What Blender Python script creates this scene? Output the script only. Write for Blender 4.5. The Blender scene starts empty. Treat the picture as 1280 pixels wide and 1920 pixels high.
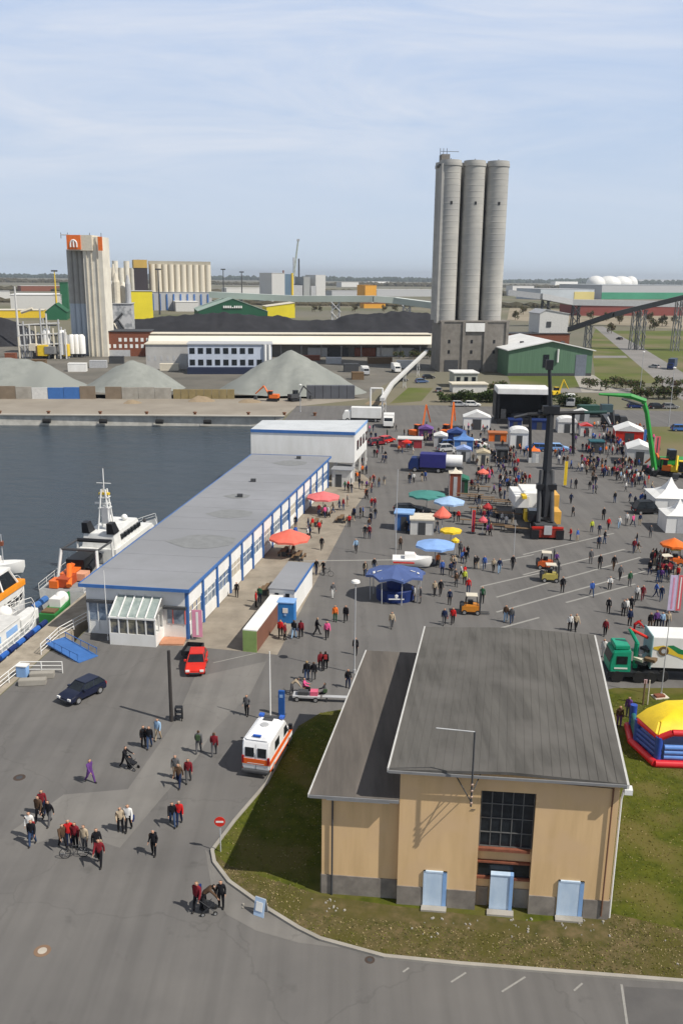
HAZE=.00008
import bpy, bmesh, math, random
from mathutils import Vector, Matrix, noise
RAD=math.radians
rnd=random.Random(7)
S=bpy.context.scene
C=bpy.data.collections.new("scene"); S.collection.children.link(C)
# ---------------------------------------------------------------- camera, sky, sun, exposure
CAMH=33.0; FPX=1660.0; PITCH=RAD(14.9); ROLL=RAD(0.6)
cd=bpy.data.cameras.new("camera"); cam=bpy.data.objects.new("camera",cd); C.objects.link(cam)
cd.sensor_fit='VERTICAL'; cd.sensor_height=24; cd.sensor_width=16; cd.lens=FPX/1920*24
cd.clip_start=0.5; cd.clip_end=60000
_f=Vector((0,math.cos(PITCH),-math.sin(PITCH))); _u=Vector((0,math.sin(PITCH),math.cos(PITCH))); _r=Vector((1,0,0))
_r2=math.cos(ROLL)*_r+math.sin(ROLL)*_u; _u2=-math.sin(ROLL)*_r+math.cos(ROLL)*_u
cam.matrix_world=Matrix(((_r2.x,_u2.x,-_f.x,0),(_r2.y,_u2.y,-_f.y,0),(_r2.z,_u2.z,-_f.z,CAMH),(0,0,0,1)))
S.camera=cam
SUN_EL=RAD(49.5); SUN_DIR=Vector((-.89*math.cos(SUN_EL), .455*math.cos(SUN_EL), -math.sin(SUN_EL)))
w=bpy.data.worlds.new("World"); S.world=w; w.use_nodes=True
nt=w.node_tree; nt.nodes.clear()
def nn(t,ty,**k):
    n=t.nodes.new(ty)
    for a,b in k.items():
        try: setattr(n,a,b)
        except Exception: n.inputs[a].default_value=b
    return n
out=nn(nt,'ShaderNodeOutputWorld'); bg=nn(nt,'ShaderNodeBackground'); bg.inputs[1].default_value=0.05
sky=nn(nt,'ShaderNodeTexSky'); sky.sky_type='NISHITA'; sky.sun_disc=False; sky.sun_elevation=SUN_EL; sky.sun_rotation=RAD(117); sky.altitude=0; sky.air_density=1.0; sky.dust_density=1.2; sky.ozone_density=2.5
tc=nn(nt,'ShaderNodeTexCoord')
# thin cirrus streaks high in the sky: noise over the sky direction
mp=nn(nt,'ShaderNodeMapping'); mp.inputs['Scale'].default_value=(1.6,1.6,9.0); mp.inputs['Rotation'].default_value=(RAD(0),RAD(14),RAD(0))
n1=nn(nt,'ShaderNodeTexNoise'); n1.inputs['Scale'].default_value=1.5; n1.inputs['Detail'].default_value=7; n1.inputs['Roughness'].default_value=0.62; n1.inputs['Distortion'].default_value=0.9
cr=nn(nt,'ShaderNodeValToRGB'); cr.color_ramp.elements[0].position=0.36; cr.color_ramp.elements[1].position=0.68
cr.color_ramp.elements[0].color=(0,0,0,1); cr.color_ramp.elements[1].color=(1,1,1,1)
sp=nn(nt,'ShaderNodeSeparateXYZ'); mr=nn(nt,'ShaderNodeMapRange'); mr.inputs['From Min'].default_value=0.02; mr.inputs['From Max'].default_value=0.16; mr.inputs['To Max'].default_value=0.85
mx2=nn(nt,'ShaderNodeMapRange'); mx2.inputs['From Min'].default_value=0.55; mx2.inputs['From Max'].default_value=-0.25; mx2.inputs['To Min'].default_value=0.45; mx2.inputs['To Max'].default_value=1.0
mm=nn(nt,'ShaderNodeMath',operation='MULTIPLY'); mm2=nn(nt,'ShaderNodeMath',operation='MULTIPLY'); mix=nn(nt,'ShaderNodeMix',data_type='RGBA'); mix.inputs['B'].default_value=(16.0,16.6,18.0,1)
hs=nn(nt,'ShaderNodeHueSaturation'); hs.inputs['Saturation'].default_value=1.0; hs.inputs['Value'].default_value=1.0
L=nt.links.new
L(tc.outputs['Generated'],mp.inputs[0]); L(mp.outputs[0],n1.inputs['Vector']); L(n1.outputs['Fac'],cr.inputs[0])
L(tc.outputs['Generated'],sp.inputs[0]); L(sp.outputs['Z'],mr.inputs['Value']); L(sp.outputs['X'],mx2.inputs['Value'])
L(cr.outputs[0],mm.inputs[0]); L(mr.outputs[0],mm.inputs[1]); L(mm.outputs[0],mm2.inputs[0]); L(mx2.outputs[0],mm2.inputs[1])
hzr=nn(nt,'ShaderNodeValToRGB'); e_=hzr.color_ramp.elements; e_[0].position=0.0; e_[0].color=(.85,.98,1.13,1); e_[1].position=.27; e_[1].color=(.60,.80,1.16,1)
hsc=nn(nt,'ShaderNodeVectorMath',operation='SCALE'); hsc.inputs['Scale'].default_value=14.6
hmr=nn(nt,'ShaderNodeMapRange'); hmr.inputs['From Min'].default_value=.27; hmr.inputs['From Max'].default_value=.42; hmr.inputs['To Min'].default_value=1; hmr.inputs['To Max'].default_value=0
hmx=nn(nt,'ShaderNodeMix',data_type='RGBA'); L(sp.outputs['Z'],hzr.inputs[0]); L(hzr.outputs[0],hsc.inputs[0]); L(sp.outputs['Z'],hmr.inputs['Value'])
L(sky.outputs[0],hmx.inputs['A']); L(hsc.outputs[0],hmx.inputs['B']); L(hmr.outputs[0],hmx.inputs['Factor']); L(hmx.outputs['Result'],hs.inputs['Color']); L(hs.outputs[0],mix.inputs['A']); L(mm2.outputs[0],mix.inputs['Factor']); L(mix.outputs['Result'],bg.inputs[0]); L(bg.outputs[0],out.inputs[0])
sd=bpy.data.lights.new("sun",'SUN'); sd.energy=5.0; sd.angle=RAD(0.5); sd.color=(1,.95,.87)
so=bpy.data.objects.new("sun",sd); C.objects.link(so); so.rotation_euler=SUN_DIR.to_track_quat('-Z','Y').to_euler()
S.view_settings.view_transform='Standard'; S.view_settings.look='None'; S.view_settings.exposure=0.0; S.view_settings.gamma=1; S.view_settings.use_curve_mapping=False
try: S.cycles.use_denoising=True
except Exception: pass
# ---------------------------------------------------------------- pixel -> real place (positions surveyed from the photograph, 1280x1920)
def ray(px,py):
    x=(px-640)/FPX; y=-(py-960)/FPX
    return _r2*x+_u2*y+_f
def G(px,py,z=0.0):
    r=ray(px,py); t=(z-CAMH)/r.z; return Vector((r.x*t,r.y*t,z))
def AT(px,py,Y):
    r=ray(px,py); t=Y/r.y; return Vector((r.x*t,Y,CAMH+r.z*t))
def HT(bx,by,ty):
    g=G(bx,by); return AT(bx,ty,g.y).z
# ---------------------------------------------------------------- materials
M={}
def mat(name,col,rough=.8,col2=None,scale=1.0,spec=.3,metal=0,bump=0,emit=0,detail=4,lo=.35,hi=.65,stretch=None,col3=None,scale3=.1):
    if name in M: return M[name]
    m=bpy.data.materials.new(name); m.use_nodes=True; t=m.node_tree; b=t.nodes['Principled BSDF']
    c4=lambda c:(c[0],c[1],c[2],1)
    b.inputs['Roughness'].default_value=rough; b.inputs['Metallic'].default_value=metal; b.inputs['Specular IOR Level'].default_value=spec
    if col2 is None: col2=tuple(c*.82 for c in col); 
    co=nn(t,'ShaderNodeTexCoord'); mpn=nn(t,'ShaderNodeMapping')
    if stretch: mpn.inputs['Scale'].default_value=stretch
    t.links.new(co.outputs['Object'],mpn.inputs[0])
    n=nn(t,'ShaderNodeTexNoise'); n.inputs['Scale'].default_value=scale; n.inputs['Detail'].default_value=detail; n.inputs['Roughness'].default_value=.6
    t.links.new(mpn.outputs[0],n.inputs['Vector'])
    r=nn(t,'ShaderNodeValToRGB'); r.color_ramp.elements[0].position=lo; r.color_ramp.elements[1].position=hi
    r.color_ramp.elements[0].color=c4(col2); r.color_ramp.elements[1].color=c4(col)
    t.links.new(n.outputs['Fac'],r.inputs[0]); src=r.outputs[0]
    if col3 is not None:
        n3=nn(t,'ShaderNodeTexNoise'); n3.inputs['Scale'].default_value=scale3; n3.inputs['Detail'].default_value=3
        t.links.new(co.outputs['Object'],n3.inputs['Vector'])
        r3=nn(t,'ShaderNodeValToRGB'); r3.color_ramp.elements[0].position=.45; r3.color_ramp.elements[1].position=.62
        t.links.new(n3.outputs['Fac'],r3.inputs[0])
        mxx=nn(t,'ShaderNodeMix',data_type='RGBA'); mxx.inputs['B'].default_value=c4(col3)
        t.links.new(src,mxx.inputs['A']); t.links.new(r3.outputs[0],mxx.inputs['Factor']); src=mxx.outputs['Result']
    t.links.new(src,b.inputs['Base Color'])
    if bump:
        bp=nn(t,'ShaderNodeBump'); bp.inputs['Strength'].default_value=bump; bp.inputs['Distance'].default_value=.1
        t.links.new(n.outputs['Fac'],bp.inputs['Height']); t.links.new(bp.outputs[0],b.inputs['Normal'])
    M[name]=m; return m
def flat(name,col,rough=.6,**k): return mat(name,col,rough,col2=tuple(c*.85 for c in col),scale=k.pop('scale',1.3),**k)
asphalt=mat('asphalt',(.148,.140,.130),.9,col2=(.118,.112,.106),scale=.16,detail=9,col3=(.132,.126,.119),scale3=.035,bump=.05)
asphaltD=mat('asphalt_dark',(.112,.107,.102),.9,col2=(.092,.088,.085),scale=.6,detail=8)
asphaltL=mat('asphalt_light',(.182,.172,.157),.9,col2=(.150,.142,.131),scale=.35,detail=8,col3=(.19,.18,.165),scale3=.07)
concrete=mat('concrete',(.36,.335,.29),.9,col2=(.27,.25,.215),scale=.5,detail=8)
grassm=mat('grass_lawn',(.084,.094,.012),.95,col2=(.048,.060,.008),scale=1.6,detail=10,col3=(.108,.096,.028),scale3=.3,bump=.3,spec=.1)
grassdry=mat('grass_dry',(.140,.105,.052),.95,col2=(.062,.060,.018),scale=1.5,detail=10,bump=.3,spec=.1,col3=(.08,.072,.02),scale3=.45)
fargrass=mat('far_grass',(.115,.135,.035),.95,col2=(.085,.105,.03),scale=.05,detail=8,col3=(.17,.145,.08),scale3=.02,spec=.1)
white=mat('white_paint',(.80,.79,.76),.5,col2=(.70,.69,.65),scale=.6,detail=8,stretch=(1,1,.3)); trimw=flat('trim_white',(.55,.54,.51),.6); cream=flat('cream_paint',(.66,.60,.48),.7); offwhite=flat('offwhite',(.62,.61,.58),.6)
blue=flat('blue_paint',(.05,.15,.40),.5); dblue=flat('dark_blue',(.012,.03,.13),.5); lblue=flat('light_blue',(.25,.42,.70),.6); doorb=mat('door_blue',(.55,.66,.78),.6,col2=(.44,.56,.70),scale=2,detail=8,stretch=(1,1,.4))
black=flat('black_paint',(.016,.017,.02),.5); glass=mat('glass',(.010,.013,.017),.15,col2=(.02,.025,.03),scale=2,spec=.35); rubber=flat('rubber',(.02,.02,.02),.9)
red=flat('red_paint',(.62,.03,.018),.35); orange=flat('orange_paint',(.80,.17,.025),.45); yellow=flat('yellow_paint',(.80,.55,.03),.5); green=flat('green_paint',(.03,.30,.05),.5)
metal=mat('grey_metal',(.36,.36,.36),.45,scale=2,metal=.4); dgrey=flat('dark_grey',(.06,.062,.066),.7); grey=flat('mid_grey',(.22,.22,.22),.7); lgrey=flat('light_grey',(.45,.455,.46),.6)
brick=mat('brick',(.235,.08,.045),.9,col2=(.16,.055,.03),scale=3,detail=6); wood=flat('wood',(.17,.11,.06),.85,scale=3); salmon=flat('salmon_fabric',(.78,.16,.11),.8)
skinm=flat('skin',(.52,.30,.20),.6)
plaster=mat('ochre_plaster',(.69,.475,.25),.92,col2=(.57,.385,.195),scale=.8,detail=9,stretch=(1.6,1.6,.18),bump=.04,lo=.3,hi=.6,col3=(.64,.44,.245),scale3=.5)
plinth=mat('stone_plinth',(.27,.24,.205),.95,col2=(.17,.15,.13),scale=1.2,detail=8,bump=.1)
def wear(m,crack=.09,dark=.88,stain=.6):
    # cracks, sealed seams, oil stains and tyre marks worn into the surfacing
    t=m.node_tree; b=t.nodes['Principled BSDF']; src=b.inputs['Base Color'].links[0].from_socket
    co=nn(t,'ShaderNodeTexCoord'); nz_=nn(t,'ShaderNodeTexNoise'); nz_.inputs['Scale'].default_value=.5; nz_.inputs['Detail'].default_value=5
    vm=nn(t,'ShaderNodeVectorMath',operation='SCALE'); vm.inputs['Scale'].default_value=2.2; va=nn(t,'ShaderNodeVectorMath',operation='ADD')
    t.links.new(co.outputs['Object'],nz_.inputs['Vector']); t.links.new(nz_.outputs['Color'],vm.inputs[0]); t.links.new(vm.outputs[0],va.inputs[0]); t.links.new(co.outputs['Object'],va.inputs[1])
    vo=nn(t,'ShaderNodeTexVoronoi',feature='DISTANCE_TO_EDGE'); vo.inputs['Scale'].default_value=crack; t.links.new(va.outputs[0],vo.inputs['Vector'])
    r=nn(t,'ShaderNodeMapRange'); r.inputs['From Min'].default_value=.001; r.inputs['From Max'].default_value=.006; r.inputs['To Min'].default_value=dark; r.inputs['To Max'].default_value=1; t.links.new(vo.outputs['Distance'],r.inputs['Value'])
    n2_=nn(t,'ShaderNodeTexNoise'); n2_.inputs['Scale'].default_value=.33; n2_.inputs['Detail'].default_value=6; n2_.inputs['Roughness'].default_value=.7; t.links.new(co.outputs['Object'],n2_.inputs['Vector'])
    r2_=nn(t,'ShaderNodeMapRange'); r2_.inputs['From Min'].default_value=.26; r2_.inputs['From Max'].default_value=.40; r2_.inputs['To Min'].default_value=1-stain*.5; r2_.inputs['To Max'].default_value=1; t.links.new(n2_.outputs['Fac'],r2_.inputs['Value'])
    mp3=nn(t,'ShaderNodeMapping'); mp3.inputs['Rotation'].default_value=(0,0,RAD(28)); mp3.inputs['Scale'].default_value=(1.3,.05,1); n3_=nn(t,'ShaderNodeTexNoise'); n3_.inputs['Scale'].default_value=.8; n3_.inputs['Detail'].default_value=5
    t.links.new(co.outputs['Object'],mp3.inputs[0]); t.links.new(mp3.outputs[0],n3_.inputs['Vector']); r3_=nn(t,'ShaderNodeMapRange'); r3_.inputs['From Min'].default_value=.35; r3_.inputs['From Max'].default_value=.6; r3_.inputs['To Min'].default_value=.90; r3_.inputs['To Max'].default_value=1.05; t.links.new(n3_.outputs['Fac'],r3_.inputs['Value'])
    a=nn(t,'ShaderNodeMath',operation='MULTIPLY'); c=nn(t,'ShaderNodeMath',operation='MULTIPLY'); t.links.new(r.outputs[0],a.inputs[0]); t.links.new(r2_.outputs[0],a.inputs[1]); t.links.new(a.outputs[0],c.inputs[0]); t.links.new(r3_.outputs[0],c.inputs[1])
    s_=nn(t,'ShaderNodeVectorMath',operation='SCALE'); t.links.new(src,s_.inputs[0]); t.links.new(c.outputs[0],s_.inputs['Scale']); t.links.new(s_.outputs[0],b.inputs['Base Color'])
wear(asphalt); wear(asphaltL,.15,.85,.4)
# ---------------------------------------------------------------- mesh builder
class MB:
    def __init__(s): s.v=[]; s.f=[]; s.m=[]; s.mats=[]
    def mi(s,m):
        if m not in s.mats: s.mats.append(m)
        return s.mats.index(m)
    def add(s,vs,fs,m):
        o=len(s.v); s.v+=[tuple(v) for v in vs]; k=s.mi(m)
        for f in fs: s.f.append([i+o for i in f]); s.m.append(k)
        return s
    def box(s,cx,cy,cz,sx,sy,sz,m,rz=0,rx=0,ry=0,taper=1):
        hx,hy,hz=sx/2,sy/2,sz/2; R=Matrix.Rotation(rz,3,'Z')@Matrix.Rotation(ry,3,'Y')@Matrix.Rotation(rx,3,'X'); vs=[]
        for z in (-hz,hz):
            t=taper if z>0 else 1
            for x,y in ((-hx,-hy),(hx,-hy),(hx,hy),(-hx,hy)):
                p=R@Vector((x*t,y*t,z)); vs.append((p.x+cx,p.y+cy,p.z+cz))
        return s.add(vs,[(3,2,1,0),(4,5,6,7),(0,1,5,4),(1,2,6,5),(2,3,7,6),(3,0,4,7)],m)
    def b(s,x0,x1,y0,y1,z0,z1,m): return s.box((x0+x1)/2,(y0+y1)/2,(z0+z1)/2,x1-x0,y1-y0,z1-z0,m)
    def prism(s,poly,z0,z1,m,mtop=None):
        n=len(poly); a=sum(poly[i][0]*poly[(i+1)%n][1]-poly[(i+1)%n][0]*poly[i][1] for i in range(n))
        if a<0: poly=poly[::-1]
        g=lambda z,p:z(p) if callable(z) else z
        vs=[(p[0],p[1],g(z0,p)) for p in poly]+[(p[0],p[1],g(z1,p)) for p in poly]
        s.add(vs,[tuple(range(n-1,-1,-1))]+[(i,(i+1)%n,n+(i+1)%n,n+i) for i in range(n)],m)
        s.add(vs[n:],[tuple(range(n))],mtop or m); return s
    def sheet(s,poly,z,m):
        n=len(poly); a=sum(poly[i][0]*poly[(i+1)%n][1]-poly[(i+1)%n][0]*poly[i][1] for i in range(n))
        if a<0: poly=poly[::-1]
        return s.add([(p[0],p[1],z) for p in poly],[tuple(range(n))],m)
    def side(s,prof,y0,y1,m,inset=0):   # profile in x,z extruded along y
        n=len(prof); vs=[(x,y0,z) for x,z in prof]+[(x,y1,z) for x,z in prof]
        return s.add(vs,[tuple(range(n)),tuple(range(2*n-1,n-1,-1))]+[(i,n+i,n+(i+1)%n,(i+1)%n) for i in range(n)],m)
    def tube(s,a,b,r,m,n=8,r2=None,cap=True):
        a=Vector(a); b=Vector(b); d=b-a
        if d.length<1e-6: return s
        q=d.to_track_quat('Z','Y'); r2=r if r2 is None else r2; vs=[]
        for p,rr in ((a,r),(b,r2)):
            for i in range(n):
                t=2*math.pi*i/n; vs.append(p+q@Vector((rr*math.cos(t),rr*math.sin(t),0)))
        fs=[(i,(i+1)%n,n+(i+1)%n,n+i) for i in range(n)]
        if cap: fs+=[tuple(range(n-1,-1,-1)),tuple(range(n,2*n))]
        return s.add(vs,fs,m)
    def lathe(s,prof,m,cx=0,cy=0,n=16,sx=1,sy=1):
        vs=[];k=len(prof)
        for r,z in prof:
            for i in range(n):
                t=2*math.pi*i/n; vs.append((cx+sx*r*math.cos(t),cy+sy*r*math.sin(t),z))
        fs=[(j*n+i,j*n+(i+1)%n,(j+1)*n+(i+1)%n,(j+1)*n+i) for j in range(k-1) for i in range(n)]
        fs.append(tuple(range((k-1)*n,k*n)))
        return s.add(vs,fs,m)
    def ball(s,c,r,m,n=10,sz=1):
        prof=[(r*math.cos(t)+1e-4,c[2]+sz*r*math.sin(t)) for t in [(-.5+i/6)*math.pi for i in range(7)]]
        return s.lathe(prof,m,c[0],c[1],n)
    def loft(s,rings,m,closed=True):
        n=len(rings[0]); vs=[p for r in rings for p in r]
        fs=[(j*n+i,j*n+(i+1)%n,(j+1)*n+(i+1)%n,(j+1)*n+i) for j in range(len(rings)-1) for i in range(n)]
        if closed: fs+=[tuple(range(n-1,-1,-1)),tuple(range((len(rings)-1)*n,len(rings)*n))]
        return s.add(vs,fs,m)
    def build(s,name,parent=None,smooth=False,bevel=0,label=None,kind=None):
        me=bpy.data.meshes.new(name); me.from_pydata(s.v,[],s.f)
        for m in s.mats: me.materials.append(m)
        for p,k in zip(me.polygons,s.m): p.material_index=k
        bm=bmesh.new(); bm.from_mesh(me)
        if not getattr(s,'open',False): bmesh.ops.recalc_face_normals(bm,faces=bm.faces)
        if bevel: bmesh.ops.bevel(bm,geom=[e for e in bm.edges if len(e.link_faces)==2 and e.calc_face_angle(0)>.5],offset=bevel,segments=2,affect='EDGES',clamp_overlap=True)
        bm.to_mesh(me); bm.free()
        if smooth:
            for p in me.polygons: p.use_smooth=True
            try: me.set_sharp_from_angle(angle=RAD(40))
            except Exception: pass
        me.update()
        o=bpy.data.objects.new(name,me); C.objects.link(o); o.parent=parent
        if label: o['label']=label
        if kind: o['kind']=kind
        return o
def tag(o,label,cat,group=None,kind=None):
    o['label']=label; o['category']=cat
    if group: o['group']=group
    if kind: o['kind']=kind
    return o
def thing(name,label,cat,loc=(0,0,0),rz=0,group=None):
    o=bpy.data.objects.new(name,None); C.objects.link(o); o.location=loc; o.rotation_euler=(0,0,rz); o.empty_display_size=.2
    return tag(o,label,cat,group)
def copytree(o,parent=None,loc=None,rz=None,label=None,group=None,scale=None):
    c=o.copy(); C.objects.link(c)
    if parent: c.parent=parent
    if loc is not None: c.location=loc
    if rz is not None: c.rotation_euler=(0,0,rz)
    if scale: c.scale=(scale,)*3
    if label: c['label']=label
    if group: c['group']=group
    for ch in list(o.children): copytree(ch,c)
    return c
def struct(name,mb):
    o=mb.build(name); o['kind']='structure'; return o
def lerp(a,b,t): return a+(b-a)*t
DEP=RAD(10.4)   # bearing of the quay and everything lined up with it, from +Y towards +X
def along(p,d,side=0):   # move d metres along the quay bearing, side metres to the right
    return Vector((p[0]+d*math.sin(DEP)+side*math.cos(DEP), p[1]+d*math.cos(DEP)-side*math.sin(DEP), 0))
# ================================================================ SETTING
WZ=-2.5
jo0=G(0,1245); jo1=G(165,1108)                       # outer edge of the jetty
def jet(y,off=0): t=(y-jo0.y)/(jo1.y-jo0.y); p=jo0.lerp(jo1,t); return Vector((p.x+off,y,0))
fq0=G(0,778); fq1=G(470,780)
hSW=Vector((-24.0,78.4,0)); hSE=Vector((-14.4,77.1,0)); hNE=Vector((-2.4,139.4,0)); hNW=Vector((-14.2,140.6,0))
fqL=fq0+(fq0-fq1)*40; fqR=Vector((-14.0,fq1.y-.5,0))
basin=[(fqL.x,fqL.y),(fq1.x,fq1.y),(fqR.x,fqR.y),(-15.2,160),(hNW.x-1.0,141),(hSW.x-.5,78.0),(-24.6,75.6),(jet(74).x+3.0,74.0),(jet(40).x+3,40),(jet(-60).x+3,-60)]
land=[(fqL.x,fqL.y)]+[basin[i] for i in range(1,len(basin))]+[(basin[-1][0],-400),(9000,-400),(9000,22000),(-9000,22000),(fqL.x,22000)]
gm=mat('far_land',(.20,.175,.13),.95,col2=(.115,.12,.065),scale=.006,detail=10,col3=(.16,.15,.125),scale3=.0022,spec=.1)
g=MB(); g.sheet(land,0,gm)
wallm=mat('quay_wall',(.62,.59,.52),.9,col2=(.42,.40,.35),scale=.5,detail=8)
for i in range(len(basin)-1):
    a,b=basin[i],basin[i+1]; g.add([(a[0],a[1],0),(b[0],b[1],0),(b[0],b[1],-6),(a[0],a[1],-6)],[(0,1,2,3)],wallm)
g.open=True; ground=struct('ground',g)
wm=bpy.data.materials.new('water'); wm.use_nodes=True; t=wm.node_tree; b=t.nodes['Principled BSDF']
b.inputs['Base Color'].default_value=(.045,.062,.078,1); b.inputs['Roughness'].default_value=.2; b.inputs['IOR'].default_value=1.33
co=nn(t,'ShaderNodeTexCoord'); mpn=nn(t,'ShaderNodeMapping'); mpn.inputs['Scale'].default_value=(.45,1.25,1); n=nn(t,'ShaderNodeTexNoise'); n.inputs['Scale'].default_value=.38; n.inputs['Detail'].default_value=7; n.inputs['Roughness'].default_value=.65
n2=nn(t,'ShaderNodeTexNoise'); n2.inputs['Scale'].default_value=.12; n2.inputs['Detail'].default_value=4
ad=nn(t,'ShaderNodeMath',operation='ADD'); bp=nn(t,'ShaderNodeBump'); bp.inputs['Strength'].default_value=1.0; bp.inputs['Distance'].default_value=1.3
t.links.new(co.outputs['Object'],mpn.inputs[0]); t.links.new(mpn.outputs[0],n.inputs['Vector']); t.links.new(mpn.outputs[0],n2.inputs['Vector'])
t.links.new(n.outputs['Fac'],ad.inputs[0]); t.links.new(n2.outputs['Fac'],ad.inputs[1]); t.links.new(ad.outputs[0],bp.inputs['Height']); t.links.new(bp.outputs[0],b.inputs['Normal'])
struct('water',MB().sheet([(-3500,-300),(20,-300),(20,330),(-3500,330)],WZ,wm))
# asphalt yard
yard=[basin[3],(basin[2][0]+.3,basin[2][1]-1),(-12,214)]
yard=[(jet(-60).x+3.1,-60),(jet(40).x+3.1,40),(jet(73.9).x+3.1,73.9),(-24.5,75.5),(hSW.x-.4,78),(hNW.x-.9,141),(-15.1,160),(-13.6,fqR.y-2),(-12.0,232),(25,236),(120,226),(150,120),(150,-60)]
struct('asphalt_yard',MB().sheet(yard,.004,asphalt))
# patches of other surfacing
lp=[(20,1560),(120,1490),(240,1480),(330,1350),(365,1270),(500,1240),(470,1300),(400,1370),(370,1420),(300,1500),(225,1590),(130,1560),(60,1585)]
struct('asphalt_patch',MB().sheet([G(*p)[:2] for p in lp],.010,asphaltL))
pw=[(172,1203),(355,1212),(460,1222),(520,1228),(545,1180),(600,1075),(660,960),(700,905),(668,880),(600,860),(352,1203)]
struct('pavement',MB().sheet([G(*p)[:2] for p in pw],.010,mat('paving',(.30,.26,.205),.9,col2=(.215,.185,.145),scale=.5,detail=8)))
pw2=[(385,1592),(398,1610),(430,1652),(480,1695),(560,1742),(640,1778),(560,1768),(480,1745),(425,1715),(398,1672)]
struct('footway',MB().sheet([G(*p)[:2] for p in pw2],.010,asphaltL))
dk=[(1170,1850),(1280,1856),(1500,1875),(1500,2100),(1185,2100)]
struct('parking_bay',MB().sheet([G(*p)[:2] for p in dk],.010,asphaltD))
# lawn with kerb
kpx=[(640,1331),(600,1338),(560,1362),(545,1385),(500,1470),(440,1540),(398,1596),(402,1618),(430,1655),(500,1705),(560,1742),(600,1762),(720,1795),(860,1809),(1000,1820),(1280,1842)]
kp=[G(*p) for p in kpx]
lawn=[p[:2] for p in kp]+[(44,33.2),(60,66.6),G(1280,1291)[:2],G(1150,1291)[:2],(16,64.5),(6,62.4)]
struct('lawn',MB().sheet(lawn,.05,grassm))
dry=[(398,1598),(402,1616),(430,1653),(500,1703),(560,1740),(600,1759),(720,1792),(860,1806),(1000,1817),(1280,1839),(1280,1745),(1150,1715),(1000,1730),(740,1700),(600,1680),(430,1625)]
struct('dry_grass',MB().sheet([G(*p)[:2] for p in dry],.056,grassdry))
kb=MB(); ks=kp[3:]+[Vector((44,33.2,0))]
L_=[];R_=[]
for i,p in enumerate(ks):
    a=ks[max(i-1,0)]; c=ks[min(i+1,len(ks)-1)]; d=(c-a); d.z=0; d.normalize(); nrm=Vector((-d.y,d.x,0)); L_.append(p-nrm*.11); R_.append(p+nrm*.11)
for i in range(len(ks)-1):
    kb.prism([L_[i][:2],L_[i+1][:2],R_[i+1][:2],R_[i][:2]],0,.13,concrete)
struct('kerb',kb)
rb_=MB()
for _ in range(70):
    px=rnd.choice([rnd.uniform(600,640),rnd.uniform(780,900),rnd.uniform(950,1010),rnd.uniform(1040,1130),rnd.uniform(440,1270)]); py=rnd.uniform(1722,1760) if px>700 else rnd.uniform(1685,1712)
    if px>1130: py=rnd.uniform(1745,1815)
    c=G(px,py); s_=rnd.uniform(.02,.08); rb_.box(c.x,c.y,.06+s_*.3,s_*2,s_*1.4,s_,concrete,rz=rnd.uniform(0,3),taper=.7)
tag(rb_.build('rubble'),'small pale stones scattered in the dry grass before the ochre building','rubble',kind='stuff')
# grass tufts, real blades, so the lawn edge is not flat
tf=MB(); tf.open=True
gb=[flat('blade_green',(.16,.17,.03),.9,spec=.1),flat('blade_straw',(.36,.29,.15),.9,spec=.1)]
def inpoly(x,y,P):
    c=False; j=len(P)-1
    for i in range(len(P)):
        if (P[i][1]>y)!=(P[j][1]>y) and x<(P[j][0]-P[i][0])*(y-P[i][1])/(P[j][1]-P[i][1])+P[i][0]: c=not c
        j=i
    return c
dryw=[G(*p)[:2] for p in dry]
BLD=[G(583,1700)[:2]]
def inbld(x,y): return -1.9<x-(y-41)*.18<14.6 and 39.7+(-.127)*(x-3)<y<61
cnt=0
while cnt<16000:
    x=rnd.uniform(-9,27); y=rnd.uniform(34.5,66)
    if not inpoly(x,y,lawn) or inbld(x,y): continue
    d_=inpoly(x,y,dryw)
    if not d_ and rnd.random()<.6: continue
    h=rnd.uniform(.03,.10); a=rnd.uniform(0,6.28); q=rnd.uniform(.02,.06); k=Vector((math.cos(a),math.sin(a)))
    mm_=gb[1] if rnd.random()<(.55 if d_ else .18) else gb[0]
    tf.add([(x-k.x*q,y-k.y*q,.05),(x+k.x*q,y+k.y*q,.05),(x+k.x*q*.3+rnd.uniform(-.1,.1),y+k.y*q*.3,.05+h)],[(0,1,2)],mm_); cnt+=1
o=tf.build('grass_tufts'); tag(o,'short dry and green grass tufts on the lawn round the ochre building','grass',kind='stuff')
# markings
mk=MB(); wp=flat('road_marking',(.30,.29,.265),.9,scale=6)
def stripe(p,q,wd,z=.016):
    a=G(*p); b=G(*q); d=(b-a).normalized(); n_=Vector((-d.y,d.x,0))*wd/2
    mk.sheet([(a-n_)[:2],(b-n_)[:2],(b+n_)[:2],(a+n_)[:2]],z,wp)
for p,q in (((845,1842),(873,1824)),((940,1860),(984,1832)),((1075,1858),(1091,1844)),((755,1823),(766,1815))): stripe(p,q,.10)
stripe((1164,1846),(1176,1930),.12)
for p,q in (((930,1148),(1240,1062)),((930,1120),(1200,1045)),((980,1078),(1170,1030)),((930,1180),(1010,1158)),((900,1100),(1010,1075)),((980,1040),(1150,1000)),((1060,1130),(1190,1095)),((900,1060),(1000,1040))): stripe(p,q,.28)
stripe((560,1052),(735,1050),.35); stripe((400,1243),(480,1225),.12)
mk.open=True; struct('road_markings',mk)
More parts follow.
